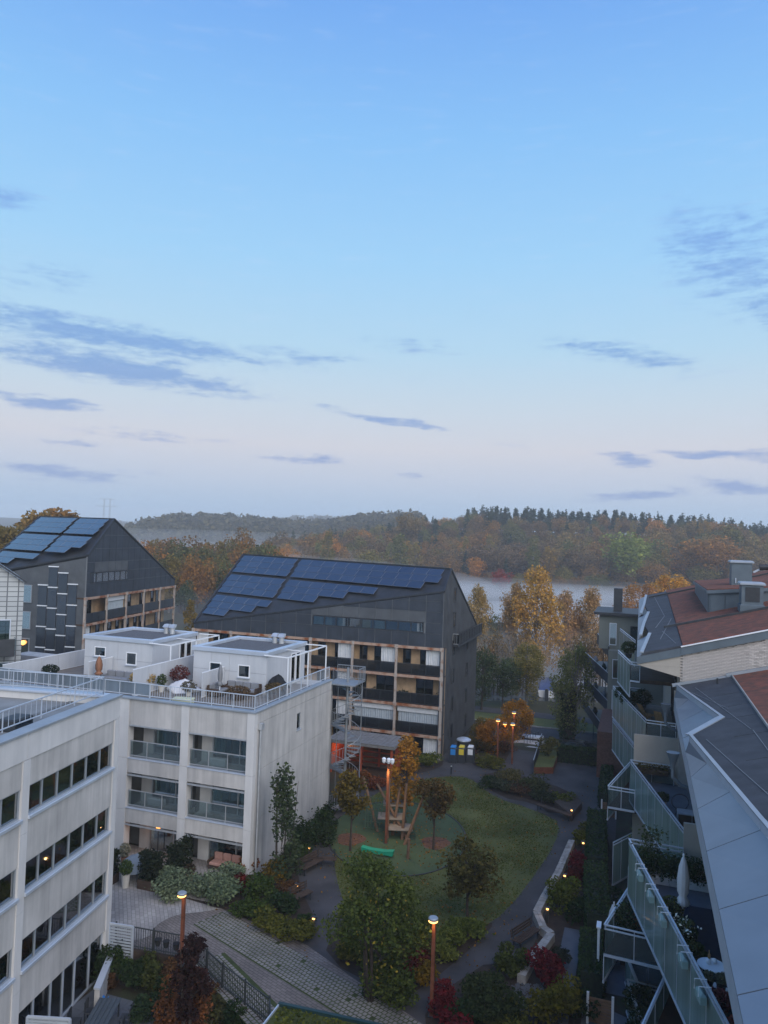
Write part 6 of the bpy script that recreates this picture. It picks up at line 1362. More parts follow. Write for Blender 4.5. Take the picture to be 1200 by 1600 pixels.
# parked car
def car(p, rot, label, paint):
    t = thing('parked_car', label, 'car', p); F_ = FR(p, rot); prof = [(-2.15, .35), (-2.2, .75), (-1.9, .95), (-1.45, 1.02), (-.85, 1.42), (.55, 1.46), (1.25, 1.0), (2.0, .86), (2.2, .6), (2.2, .35)]
    V = []; n = len(prof)
    for (y, sx, dz) in ((-.86, .97, 0), (-.7, 1.0, .02), (.7, 1.0, .02), (.86, .97, 0)):
        for (x, z) in prof: V.append((x*sx, y*(.82 if z > 1.1 else 1), z+(dz if z > .9 else 0)))
    Fc = [(k*n+i, k*n+(i+1) % n, (k+1)*n+(i+1) % n, (k+1)*n+i) for k in range(3) for i in range(n)]+[tuple(range(n)), tuple(3*n+i for i in reversed(range(n)))]
    MB(F_).add(V, Fc).build('body', paint, t, smooth=False)
    for y in (-.79, .79): MB(F_).prism([(-1.2, y, 1.06), (.95, y, 1.06), (.45, y*.94, 1.38), (-.75, y*.94, 1.36)], (0, .02 if y > 0 else -.02, 0)).build('side_window', 'window_glass_dark', t)
    MB(F_).prism([(1.22, -.66, 1.05), (1.22, .66, 1.05), (.64, .58, 1.44), (.64, -.58, 1.44)], (.03, 0, .02)).build('windscreen', 'window_glass_dark', t)
    for x in (-1.35, 1.35):
        for y in (-.82, .82):
            m = MB(F_); m.tube([(x, y-.1, .33), (x, y+.1, .33)], .33, 16); w = m.build('wheel', 'black_soft', t); m = MB(F_); m.tube([(x, y-.105, .33), (x, y+.105, .33)], .19, 12); m.build('rim', 'galvanised', w)
    for y in (-.6, .6): MB(F_).box(2.18, 2.22, y-.18, y+.18, .6, .74).build('headlight', 'cloth_white', t)
    return t
car(G(905, 1180, -2.2), R(-8), 'dark parked car behind the hedge at the road', 'car_paint'); 
# boats and jetty
def boat(p, rot, label, cover='boat_blue', Lb=6.5, Wb=2.3):
    t = thing('motor_boat', label, 'boat', p); F_ = FR(p, rot); V = []; st_ = [(-Lb/2, .96), (-Lb*.2, 1.0), (Lb*.15, .95), (Lb*.36, .6), (Lb*.5, .06)]
    for x, w in st_: V += [(x, -Wb/2*w, 1.0+.25*max(0, x/Lb)), (x, -Wb/2*w*.85, .1), (x, 0, -.25), (x, Wb/2*w*.85, .1), (x, Wb/2*w, 1.0+.25*max(0, x/Lb))]
    Fc = [(5*i+j, 5*i+j+1, 5*i+j+6, 5*i+j+5) for i in range(4) for j in range(4)]+[(0, 1, 2, 3, 4), (24, 23, 22, 21, 20)]
    MB(F_).add(V, Fc).build('hull', 'boat_white', t); MB(F_).prism([(x, -Wb/2*w*.97, .96) for x, w in st_]+[(x, Wb/2*w*.97, .96) for x, w in reversed(st_)], (0, 0, .06)).build('deck', 'boat_white', t)
    m = MB(F_); m.prism([(-Lb*.46, -Wb*.44, 1.0), (-Lb*.46, Wb*.44, 1.0), (-Lb*.44, Wb*.36, 2.0), (-Lb*.44, -Wb*.36, 2.0)], (Lb*.5, 0, .25)); m.build('canopy', cover, t)
    MB(F_).prism([(Lb*.06, -Wb*.4, 1.0), (Lb*.06, Wb*.4, 1.0), (-.02*Lb, Wb*.32, 2.05), (-.02*Lb, -Wb*.32, 2.05)], (.35, 0, -.1)).build('windscreen', 'window_glass_dark', t)
    MB(F_).bev(-Lb/2-.5, -Lb/2, -.25, .25, -.2, 1.35, .1).build('outboard_motor', 'dark_metal', t)
boat(G(853, 1082, -3), R(98), 'white motor boat with blue canopy moored between the trees', Lb=8, Wb=2.7); boat(G(800, 1068, -3), R(85), 'white boat half hidden left of the olive willow', 'cloth_white'); boat(G(905, 1085, -3), R(95), 'white boat half hidden behind the ivy clad willow', 'cloth_white'); boat(G(778, 1064, -3), R(80), 'white boat behind the dark green shore trees', 'boat_blue')
jt = thing('jetty', 'pale wooden jetty by the boats', 'jetty', G(870, 1073, -3)); a, c = G(770, 1072, -3), G(940, 1077, -3); MB().bar(a+Vector((0, 0, .5)), c+Vector((0, 0, .5)), 1.6, .14, raw=True).build('deck', 'stone_pale', jt)
for i in range(9): q = a+(c-a)*(i/8); MB().tube([q+Vector((0, 0, -2)), q+Vector((0, 0, 1.1))], .1, 6, raw=True).build('pile', 'dark_wood', jt)
# distant power pylon
s_ = 1150; l_ = W_at(167, s_); p = S2W(s_, l_); zb = float(land_z(s_, l_)); zt_ = 20+(826-780)*s_/FPX; py_ = thing('power_pylon', 'distant steel power pylon on the horizon at the left', 'pylon', (p.x, p.y, zb)); F_ = FR((p.x, p.y, 0), YAW)
for x in (-4.5, 4.5): m = MB(F_); [m.bar((x+q, 0, zb), (x+q*.4, 0, zt_), .5) for q in (-1.2, 1.2)]; [m.bar((x-1.1, 0, zb+k*6), (x+1.1, 0, zb+k*6+5), .25) for k in range(9)]; m.build('mast', 'galvanised', py_)
for z, w in ((zt_, 12), (zt_-11, 17)): MB(F_).bar((-w, 0, z), (w, 0, z), .7).build('crossarm', 'galvanised', py_)
# ------------------------------------------------------------------ roof terrace furniture of the concrete block
def potted(p, label, col, pot='cream_pot', r=.22, ph=.4, pw2=.7, pht=.8, n=420, leaf=.06):
    t = thing('potted_plant', label, 'plant', p); MB(FR(p)).lathe((0, 0, 0), [(r*.75, 0), (r, ph), (r*1.08, ph), (r*1.08, ph+.03), (r*.9, ph+.03)], 12).build('pot', pot, t)
    d = rnd_dir(n)*RNG.uniform(.3, 1, (n, 1))**.5; P = d*np.array([pw2/2, pw2/2, pht/2])+np.array([0, 0, ph+pht*.48]); leaves('foliage', P, leaf, t, col); return t
def closed_parasol(p, h, label, cloth='cloth_white', r=.16):
    t = thing('closed_parasol', label, 'parasol', p); MB(FR(p)).lathe((0, 0, 0), [(.3, 0), (.3, .07), (.05, .09)], 12).build('base', 'dark_metal', t); MB(FR(p)).tube([(0, 0, .05), (0, 0, h+.08)], .025, 8).build('pole', 'white_metal', t)
    V = []; n = 20; prof = [(.62*r, .32*h), (1.25*r, .36*h), (.9*r, .42*h), (.62*r, .46*h), (.95*r, .52*h), (1.0*r, .7*h), (.75*r, .86*h), (.3*r, .98*h), (.08*r, h)]
    for i, (q, z) in enumerate(prof):
        for k in range(n): a = 2*math.pi*k/n; w = q*(1+.22*math.cos(k*math.pi)*(1 if i < 8 else 0)); V.append((w*math.cos(a), w*math.sin(a), z))
    Fc = [(i*n+k, i*n+(k+1) % n, (i+1)*n+(k+1) % n, (i+1)*n+k) for i in range(len(prof)-1) for k in range(n)]; MB(FR(p)).add(V, Fc).build('canopy', cloth, t, smooth=True)
    MB(FR(p)).lathe((0, 0, h), [(.03, 0), (.035, .08), (.01, .12)], 8).build('finial', 'white_metal', t); return t
Z9 = DK+.03
closed_parasol((-26.2, 44.2, Z9), 2.1, 'dark grey closed parasol on the right roof terrace', 'cushion_grey', .13); closed_parasol((-35.6, 43.8, Z9), 1.9, 'red brown closed parasol on the left roof terrace', 'terracotta', .2)
def lounge(p, rot, label, cush, frame='dark_metal', w=1.9, back=True):
    t = thing('outdoor_sofa', label, 'sofa', p); F_ = FR(p, rot); MB(F_).bev(-w/2, w/2, -.4, .4, .1, .28, .02).build('frame', frame, t)
    if back: MB(F_).bev(-w/2, w/2, .34, .44, .28, .75, .03).build('backrest', frame, t)
    for x in (-w/2, w/2-.1): MB(F_).bev(x, x+.1, -.4, .33, .281, .55, .02).build('armrest', frame, t)
    k = max(1, int(w/.65))
    for i in range(k): MB(F_).bev(-w/2+.12+i*(w-.24)/k, -w/2+.1+(i+1)*(w-.24)/k, -.38, .3, .281, .42, .04).build('seat_cushion', cush, t); MB(F_).bev(-w/2+.14+i*(w-.24)/k, -w/2+.08+(i+1)*(w-.24)/k, .2, .335, .43, .82, .05).build('back_cushion', cush, t)
    for x in (-w/2+.08, w/2-.08):
        for y in (-.33, .33): MB(F_).box(x-.03, x+.03, y-.03, y+.03, 0, .1).build('leg', frame, t)
    return t
lounge((-34.6, 44.6, Z9), 0, 'grey cushioned sofa on the left roof terrace', 'cushion_grey', 'cushion_grey', 2.4); lounge((-25.2, 45.3, Z9), 0, 'dark slatted corner sofa against the right penthouse', 'cushion_grey', 'dark_wood', 2.6); lounge((-26.4, 44.4, Z9), R(90), 'dark slatted short sofa beside the grey parasol', 'cushion_grey', 'dark_wood', 1.5)
def heap(p, w, d, h, label, material, cat, name):
    V = []; F2 = []; n = 16; k = 7
    for i in range(k+1):
        for j in range(n):
            a = 2*math.pi*j/n; q = 1-(i/k)**2.2; rr_ = (1+.16*math.sin(3*a+i)+.08*math.sin(7*a)); V.append((w/2*rr_*q*math.cos(a), d/2*rr_*q*math.sin(a), h*(i/k)*(1+.08*math.sin(5*a+2*i))))
    F2 = [(i*n+j, i*n+(j+1) % n, (i+1)*n+(j+1) % n, (i+1)*n+j) for i in range(k) for j in range(n)]; o = MB(FR(p)).add(V, F2).build(name, material, smooth=True); return tag(o, label, cat)
heap((-29.2, 44.6, Z9), 2.3, 1.8, .75, 'white crumpled furniture cover on the roof terrace', 'cloth_white', 'cover', 'furniture_cover')
bq = thing('barbecue', 'black covered barbecue by the railing of the roof terrace', 'barbecue', (-23.0, 46.3, Z9)); heap((-23.0, 46.3, Z9+.5), 1.5, .9, .85, 'x', 'black_soft', 'cover', 'hood').parent = bq; hd = [c for c in bq.children][0]; hd.location = (0, 0, 0)
for k in ('label', 'category'): del hd[k]
_me = hd.data; _me.transform(Matrix.Translation(-Vector((-23.0, 46.3, Z9)))); MB(FR((-23.0, 46.3, Z9))).bev(-.6, .6, -.3, .3, 0, .55, .04).build('cart', 'dark_metal', bq)
potted((-31.6, 43.3, Z9), 'straw coloured ornamental grass in front of the white privacy screen', (.30, .21, .09), 'wood_deck', .4, .35, 1.7, 1.1, 1300, .09); potted((-30.3, 43.6, Z9), 'small green plant in a pale pot beside the straw grass', (.05, .07, .03)); potted((-30.1, 45.4, Z9), 'dark red leaved bush on the roof terrace', (.10, .03, .03), 'dark_wood', .3, .35, 1.4, 1.2, 900); potted((-28.0, 43.3, Z9), 'grey green twiggy plant in front of the white cover', (.12, .11, .09), 'cream_pot', .2, .3, 1.1, .7, 500)
potted((-24.6, 43.8, Z9), 'withered brown plant pot in front of the slatted sofa', (.11, .075, .05), 'dark_wood', .5, .3, 1.6, .6, 900); potted((-22.6, 45.0, Z9), 'brown fading planter in front of the barbecue', (.10, .07, .035), 'dark_wood', .4, .4, 1.3, .7, 800); potted((-39.6, 43.6, Z9), 'dark clipped bush at the left end of the roof terrace', (.02, .03, .02), 'dark_metal', .4, .35, 1.2, .7, 700)
cr = thing('storage_crate', 'pale yellow crate behind the roof railing', 'crate', (-26.6, 40.6, Z9)); MB(FR((-26.6, 40.6, Z9), .2)).bev(-.6, .6, -.3, .3, 0, .45, .05).build('box', 'crate_yellow', cr); MB(FR((-26.6, 40.6, Z9), .2)).bev(-.64, .64, -.34, .34, .451, .52, .04).build('lid', 'crate_yellow', cr)
# ------------------------------------------------------------------ ground patio in front of the concrete block
lounge((-23.0, 40.25, .03), 0, 'low outdoor sofa with pink cushions on the ground floor patio', 'cushion_pink', 'dark_wood', 2.0)
cv = heap((-27.0, 37.6, .55), 2.3, 2.0, .75, 'x', 'cloth_blue_grey', 'cover', 'cover'); tb = thing('covered_table', 'round garden table under a blue grey cover on the patio', 'table', (-27.0, 37.6, .03)); cv.parent = tb; cv.location = (0, 0, 0); cv.data.transform(Matrix.Translation(-Vector((-27.0, 37.6, .03))))
for k in ('label', 'category'): del cv[k]
for a in (.4, 1.97, 3.5, 5.1): MB(FR((-27.0, 37.6, .03))).tube([(.8*math.cos(a), .8*math.sin(a), 0), (.7*math.cos(a), .7*math.sin(a), .7)], .035, 6).build('leg', 'dark_metal', tb)
def planter_hedge(x0, x1, y0, y1, ph, hh, label, col=(.020, .028, .018), n=1800):
    t = thing('planter_hedge', label, 'planter', ((x0+x1)/2, (y0+y1)/2, .03))
    for i in range(3): MB().box(x0, x1, y0, y1, .03+i*ph/3+.006, .03+(i+1)*ph/3).build('board', 'dark_wood', t)
    P = np.stack([RNG.uniform(-.5, .5, n)*(x1-x0), RNG.uniform(-.5, .5, n)*(y1-y0), ph+RNG.uniform(0, 1, n)*hh], 1); leaves('foliage', P, .075, t, col)
planter_hedge(-28.6, -27.7, 36.0, 36.6, .5, 1.3, 'dark hedge in a wooden planter at the left of the patio'); planter_hedge(-26.2, -24.9, 36.2, 36.9, .5, 1.5, 'dark hedge in a wooden planter in the middle of the patio', n=2400); planter_hedge(-25.0, -24.4, 36.9, 39.0, .5, 1.7, 'dark hedge in a long wooden planter dividing the patio', n=2400)
potted(Vector((-26.9, 36.1, .03)), 'green plant in a tall cream pot between the patio hedges', (.055, .085, .03), 'cream_pot', .24, .7, .8, .8, 600); potted(Vector((-28.9, 38.6, .03)), 'pale flowering plant at the left patio wall', (.20, .20, .16), 'terracotta', .2, .35, .7, .9, 500); potted(Vector((-24.1, 38.2, .03)), 'small shrub in a terracotta pot on the patio', (.05, .04, .03), 'terracotta', .2, .35, .7, .6, 400)
lf = thing('floor_lamp', 'glowing orange lamp in the ground floor room of the concrete block', 'lamp', (-27.95, 40.55, .03)); MB(FR((-27.95, 40.55, .03))).tube([(0, 0, 0), (0, 0, 1.5)], .03).build('stand', 'dark_metal', lf); MB(FR((-27.95, 40.55, 1.5))).lathe((0, 0, 0), [(.04, 0), (.15, .1), (.2, .32), (.08, .42)], 10).build('shade', emis('lamp_orange2', (1, .33, .06), 2.6), lf); light('POINT', (-27.95, 40.2, 1.75), 6, lf, (1, .4, .12), .15)
for (q, c2) in (((300, 1375), (.03, .12, .35)), ((312, 1372), (.3, .05, .06))):
    p = G(*q)
ty = thing('toy_heap', 'small heap of coloured toys on the patio floor', 'toys', (-23.6, 38.2, .03))
for i in range(6): MB(FR((-23.6+random.uniform(-.5, .5), 38.2+random.uniform(-.25, .25), .03), random.uniform(0, 3))).bev(-.13, .13, -.09, .09, 0, .16, .03).build('toy', ['bin_blue', 'cushion_pink', 'toy_red'][i % 3], ty)
# ------------------------------------------------------------------ sunken garden of the white block
GZ = -1.25
gpv = thing('garden_paving', 'x', 'paving', (-22, 28, GZ)); bpy.data.objects.remove(gpv)
gs = MB().box(-23.5, -17.9, 22.5, 29.4, GZ-.02, GZ+.02).build('garden_patio', 'paver_joint'); struct(gs); org = Vector((0, 0, 0)); sl_ = MB().bev(0, .68, 0, .68, 0, .03, .006).build('slab', 'slate_paving', gs); first = True
for i in range(8):
    for j in range(10):
        c = sl_ if first else inst(sl_, gs); first = False; c.location = (-23.45+i*.695, 22.5+j*.695, GZ+.02+random.uniform(-.003, .003))
gt = thing('garden_table', 'dark garden table in the sunken garden', 'table', (-21.2, 27.3, GZ+.05)); F_ = FR((-21.2, 27.3, GZ+.05), .35)
for i in range(5): MB(F_).bev(-.48+i*.195, -.30+i*.195, -1.0, 1.0, .70, .74, .008).build('top_slat', 'table_top', gt)
for x in (-.4, .4):
    for y in (-.9, .9): MB(F_).box(x-.03, x+.03, y-.03, y+.03, 0, .7).build('leg', 'dark_metal', gt)
def chair(p, rot, label):
    t = thing('garden_chair', label, 'chair', p); F_ = FR(p, rot); MB(F_).bev(-.23, .23, -.23, .23, .42, .46, .015).build('seat', 'dark_metal', t)
    for i in range(4): MB(F_).box(-.22+i*.115, -.13+i*.115, .22, .25, .5, .9).build('back_slat', 'dark_metal', t)
    for x in (-.2, .2):
        MB(F_).box(x-.02, x+.02, -.21, -.17, 0, .42).build('leg', 'dark_metal', t); MB(F_).box(x-.02, x+.02, .2, .24, 0, .9).build('leg', 'dark_metal', t)
for a in (((-20.4, 27.8), -1.2, 'dark garden chair at the right of the garden table, far seat'), ((-20.2, 27.0), -1.2, 'dark garden chair at the right of the garden table, near seat'), ((-22.0, 27.6), 1.95, 'dark garden chair at the left of the garden table, far seat'), ((-22.2, 26.8), 1.95, 'dark garden chair at the left of the garden table, near seat')): chair(Vector((a[0][0], a[0][1], GZ+.05)), a[1], a[2])
wc = thing('watering_can', 'bright blue watering can on the garden patio', 'can', (-22.35, 28.7, GZ+.05)); MB(FR((-22.35, 28.7, GZ+.05))).lathe((0, 0, 0), [(.13, 0), (.14, .3), (.1, .36)], 12).build('body', 'bin_blue', wc); MB(FR((-22.35, 28.7, GZ+.05))).tube([(.1, 0, .1), (.35, 0, .42)], .02).build('spout', 'bin_blue', wc); MB(FR((-22.35, 28.7, GZ+.05))).tube([(-.12, 0, .1), (-.26, 0, .25), (-.12, 0, .4)], .015).build('handle', 'bin_blue', wc)
# white coping walls by the garden doors
t = thing('coping_wall', 'white topped low curved wall beside the garden doors of the white block', 'wall', LF(1.2, -.8, GZ)); MB(LF).prism([(.1, -.35, GZ), (.1, -.1, GZ), (3.0, -1.0, GZ), (3.0, -1.25, GZ)], (0, 0, 1.1)).build('wall', 'concrete', t); MB(LF).prism([(.05, -.4, GZ+1.1), (.05, -.08, GZ+1.1), (3.05, -.98, GZ+1.1), (3.05, -1.3, GZ+1.1)], (0, 0, .08)).build('coping', 'pale_metal', t)
def louvre(p0, p1, z0, z1, label, n):
    a = Vector((p0[0], p0[1], z0)); c = Vector((p1[0], p1[1], z0)); d = (c-a).normalized(); nn = Vector((-d.y, d.x, 0)); t = thing('louvre_screen', label, 'screen', (a+c)/2)
    for q in (a, c): MB().bar(q, q+Vector((0, 0, z1-z0)), .08, raw=True).build('post', 'pale_metal', t)
    MB().bar(a+Vector((0, 0, z1-z0)), c+Vector((0, 0, z1-z0)), .08, raw=True).build('top_rail', 'pale_metal', t)
    for i in range(n):
        z = (i+.5)/n*(z1-z0-.06); MB().prism([a+d*.05+Vector((0, 0, z)), c-d*.05+Vector((0, 0, z)), c-d*.05+Vector((0, 0, z+.07))+nn*.03, a+d*.05+Vector((0, 0, z+.07))+nn*.03], (0, 0, .012), raw=True).build('slat', 'grey_metal', t)
q0, q1 = G(169, 1494, -.4), G(206, 1497, -.3); louvre((q0.x, q0.y), (q1.x, q1.y), -.6, 1.15, 'white louvred screen at the corner of the white block', 12)
q0, q1 = LF(6.6, -.2, 0), LF(6.4, -1.9, 0); louvre((q0.x, q0.y), (q1.x, q1.y), GZ, .75, 'white louvred screen at the bottom left edge', 18)
# picket fence along the driveway with hanging pots
fe = thing('garden_fence', 'dark vertical bar fence between sunken garden and driveway', 'fence', (-19.5, 31.3, 0))
for a, c in zip(FENCE[:-1], FENCE[1:]):
    a, c = Vector((a[0], a[1], .04)), Vector((c[0], c[1], .04)); n = max(2, int((c-a).length/.12)); m = MB(); m.bar(a+Vector((0, 0, 1.0)), c+Vector((0, 0, 1.0)), .05, .04, raw=True); m.bar(a+Vector((0, 0, .12)), c+Vector((0, 0, .12)), .04, .03, raw=True); m.build('rail', 'fence_dark', fe)
    m = MB()
    for i in range(n): q = a+(c-a)*(i/n); m.bar(q, q+Vector((0, 0, 1.0)), .022, raw=True)
    m.build('bars', 'fence_dark', fe)['kind'] = 'stuff'
    for q in (a, (a+c)/2): MB().bar(q-Vector((0, 0, .04)), q+Vector((0, 0, 1.12)), .06, raw=True).build('post', 'fence_dark', fe)
for px, w in ((213, 'left'), (230, 'middle'), (251, 'right')):
    q = G(px, 1493, .9); q.y = 31.05+.02*(q.x+23.5); t = thing('hanging_pot', 'black pot hanging on the garden fence, %s of the three' % w, 'pot', (q.x, q.y-.15, .55)); MB(FR((q.x, q.y-.18, .55))).lathe((0, 0, 0), [(.10, 0), (.16, .28), (.17, .3), (.12, .3)], 10).build('pot', 'black_soft', t); MB(FR((q.x, q.y-.18, .85))).tube([(-.12, 0, 0), (-.1, .1, .22), (.1, .1, .22), (.12, 0, 0)], .012, 5).build('hanger', 'black_soft', t)
for a in ((215, 1520, 1.6, 1.1, (.035, .055, .025), 'dark green shrub under the hanging pots', 1700), (180, 1515, 1.4, 1.2, DGREEN, 'dark green shrub below the louvred screen', 1400), (250, 1525, 1.7, 1.1, GREEN, 'green shrub below the right hanging pot', 1600), (258, 1575, 1.6, 1.3, DGREEN, 'dark green shrub left of the rust grass', 1500), (225, 1598, 1.6, 1.2, (.026, .045, .022), 'green shrub at the bottom edge of the sunken garden', 1500), (168, 1545, .9, .8, BRN, 'brown plant at the curved white coping', 600), (310, 1560, 1.6, 1.0, (.07, .05, .02), 'brown green shrub along the driveway fence', 1200)): shrub(*a, z=GZ)
for i, (tt, w_, h_, col_) in enumerate(((0, 1.5, 1.7, DGREEN), (.9, 1.5, 1.5, GREEN), (1.7, 1.6, 1.6, DGREEN), (2.5, 1.5, 1.7, (.05, .06, .02)), (3.2, 1.4, 1.5, BRN), (5.0, 1.5, 1.6, (.07, .05, .02)), (5.9, 1.6, 1.8, DGREEN), (6.8, 1.6, 1.6, BRN), (7.7, 1.6, 1.9, (.05, .05, .02)), (8.6, 1.6, 1.7, DGREEN))):
    acc = 0.0
    for a, c in zip(FENCE[:-1], FENCE[1:]):
        d = math.hypot(c[0]-a[0], c[1]-a[1])
        if acc <= tt < acc+d: q = Vector((a[0]+(c[0]-a[0])*(tt-acc)/d, a[1]+(c[1]-a[1])*(tt-acc)/d, GZ)); nn = Vector((c[1]-a[1], -(c[0]-a[0]), 0)).normalized(); q = q+nn*.75
        acc += d
    o_ = shrub(300, 1560, w_, h_, col_, '%s shrub along the garden side of the bar fence, counted from the louvred screen' % ['first', 'second', 'third', 'fourth', 'fifth', 'sixth', 'seventh', 'eighth', 'ninth', 'tenth'][i], 1500, z=GZ); o_.location = q
shrub(298, 1622, 2.0, 2.6, (.15, .062, .028), 'rust coloured tall grass shrub at the bottom edge', 3200, .07, z=GZ, spiky=True); shrub(272, 1610, 1.6, 2.0, (.12, .05, .022), 'rust brown grass clump left of the purple tree', 1800, .07, z=GZ, spiky=True)
# green shed roof at the bottom edge
sd = thing('green_roof_shed', 'shed with moss green roof and dark metal edge at the bottom edge', 'shed', (-10, 25, 0)); z = 2.5
MB().box(-12.2, -4, 19, 26.0, 0, z-.15).build('wall', 'dark_wood', sd); MB().prism([(-12.4, 26.1, z-.15), (-4, 26.5, z-.15), (-4, 19, z-.15), (-12.35, 19, z-.15)], (0, 0, .12)).build('roof', 'moss', sd)
MB().bar((-12.45, 26.12, z), (-4, 26.55, z), .14, .16).build('roof_edge', 'green_edge', sd); MB().bar((-12.42, 26.1, z-.02), (-12.38, 19, z-.02), .05, .14).build('roof_edge', 'pale_metal', sd)
n = 5000; P = np.stack([RNG.uniform(-12.3, -4, n), RNG.uniform(22, 26.1, n), np.full(n, z-.02)+RNG.uniform(0, .05, n)], 1)-np.array([-10, 25, 0]); leaves('moss_tufts', P, .06, sd, (.075, .085, .018))['kind'] = 'stuff'
# ------------------------------------------------------------------ right terraces: furniture and plants
TZ = 6.42
closed_parasol(G(1066, 1452, TZ)+Vector((0, 0, 0)), 2.55, 'large cream closed parasol on the near right terrace', 'cloth_white', .17)
def side_table(p, r, h, label):
    t = thing('round_table', label, 'table', p); MB(FR(p)).lathe((0, 0, h), [(r, 0), (r, .03), (r*.97, .035)], 24).build('top', 'white_metal', t)
    for k in range(3): a = k*2.1+.4; MB(FR(p)).tube([(r*.8*math.cos(a), r*.8*math.sin(a), 0), (r*.75*math.cos(a), r*.75*math.sin(a), h)], .018, 6).build('leg', 'white_metal', t)
pt = G(1112, 1510, TZ+.7); pt.z = TZ; side_table(pt, .42, .72, 'white round table with crockery on the near right terrace')
pt2 = G(1118, 1545, TZ+.6); pt2.z = TZ; side_table(pt2, .40, .55, 'lower white round table with dark pots on the near right terrace')
for k, (dx, dy) in enumerate(((-.1, .02), (.08, .12))): 
    cp = thing('tea_pot' if k else 'drinking_cup', 'white teapot on the white round table' if k else 'white cup on the white round table', 'crockery', pt+Vector((dx, dy, .755))); MB(FR(pt+Vector((dx, dy, .755)))).lathe((0, 0, 0), [(.05, 0), (.08, .06), (.07, .12), (.03, .14)], 10).build('bowl', 'white_metal', cp)
bt = thing('glass_bottle', 'amber bottle on the white round table', 'bottle', pt+Vector((-.05, .3, .755))); MB(FR(pt+Vector((-.05, .3, .755)))).lathe((0, 0, 0), [(.04, 0), (.04, .14), (.015, .2), (.015, .28)], 8).build('body', 'wicker', bt)
for k in (0, 1): potted(pt2+Vector((-.2+.35*k, -.05, .59)), 'dark pot of small white flowers on the lower table, %s one' % ('right' if k else 'left'), (.10, .11, .08), 'black_soft', .14, .22, .36, .3, 260, .04)
# hedge trough across the far end of the near terrace, rose bush, rail pots
y_ = 33.2
tr_ = thing('terrace_hedge', 'leafy hedge in a pale trough across the end of the near right terrace', 'planter', (1.6, y_, TZ)); MB().bev(.3, 3.1, y_-.25, y_+.25, TZ, TZ+.3, .02).build('trough', 'concrete_light', tr_)
n = 3600; P = np.stack([RNG.uniform(-1.5, 1.5, n), RNG.normal(size=n)*.22, .3+RNG.uniform(0, 1, n)*.75+.12*np.sin(RNG.uniform(0, 6, n))], 1); leaves('foliage', P, .055, tr_, (.030, .050, .022))
rs_ = thing('rose_bush', 'tall stemmed rose bush rising above the terrace hedge', 'plant', (.6, 33.6, TZ)); m = MB(FR((.6, 33.6, TZ)))
for k in range(9): a = RNG.uniform(0, 6.28); m.tube([(0, 0, .1), (.12*math.cos(a), .12*math.sin(a), .9), (.35*math.cos(a), .3*math.sin(a), 1.5+.5*RNG.uniform())], [.018, .013, .006], 5)
m.build('stem', 'stem_green', rs_); n = 420; P = np.stack([RNG.normal(size=n)*.28, RNG.normal(size=n)*.25, RNG.uniform(.7, 2.0, n)], 1); leaves('foliage', P, .06, rs_, (.045, .06, .025))
A0, A1v = Vector((3.0, 19.6, 0)), Vector((-.26, 34.45, 0))
for i, (k, fl) in enumerate(((.985-.17, 'pale'), (.70, 'pale'), (.585, 'white flowered'), (.42, 'pink flowered'), (.30, 'green'))):
    q = A0+(A1v-A0)*k; d = (A1v-A0).normalized(); nn = Vector((-d.y, d.x, 0)); q = q+nn*.16; t = thing('rail_planter', '%s planter hooked on the near terrace rail, %s from the far end' % (fl, ['first', 'second', 'third', 'fourth', 'fifth'][i]), 'planter', (q.x, q.y, 7.0))
    MB(FR((q.x, q.y, 7.0), math.atan2(d.y, d.x))).bev(-.26, .26, -.09, .09, .04, .34, .08).build('box', 'frosted_box', t)
    for x in (-.2, .2): MB(FR((q.x, q.y, 7.0), math.atan2(d.y, d.x))).tube([(x, .13, .25), (x, .12, .53), (x, -.22, .53), (x, -.22, .44)], .016, 6).build('hook', 'white_metal', t)
for (px, py, w, h, col, lab, z) in ((.66, 0, .9, .8, (.05, .065, .025), 'green bushy pot plant inside the glass rail behind the parasol', TZ), (.545, 0, .8, .9, (.055, .07, .03), 'white flowering pot plant inside the glass rail', TZ), (.47, 0, .7, .7, (.045, .06, .025), 'green pot plant next to the lower white table', TZ), (.20, 0, 1.0, .8, (.13, .04, .035), 'reddish pot plant at the bottom of the near terrace', TZ), (.31, 0, .7, .6, (.14, .045, .05), 'pink flowering pot plant at the glass rail', TZ)):
    p = A0+(A1v-A0)*px+Vector((.42, .1, z)); 
    potted(p, lab, col, 'dark_metal', .2, .3, w, h, 700, .05)
n = 60; P = np.stack([RNG.normal(size=n)*.25, RNG.normal(size=n)*.3, RNG.uniform(.75, 1.1, n)], 1); fl_ = [o for o in bpy.data.objects if o.get('label', '').startswith('white flowering pot')]
if fl_: leaves('blossom', P, .06, fl_[0], (.62, .62, .60))
mt = MB().prism([(2.45, 24, TZ-.015), (3.2, 24, TZ-.015), (3.2, 31.5, TZ-.015), (.95, 31.5, TZ-.015)], (0, 0, .02)).build('terrace_rug', 'navy_rug'); tag(mt, 'dark navy rug on the near right terrace', 'rug')
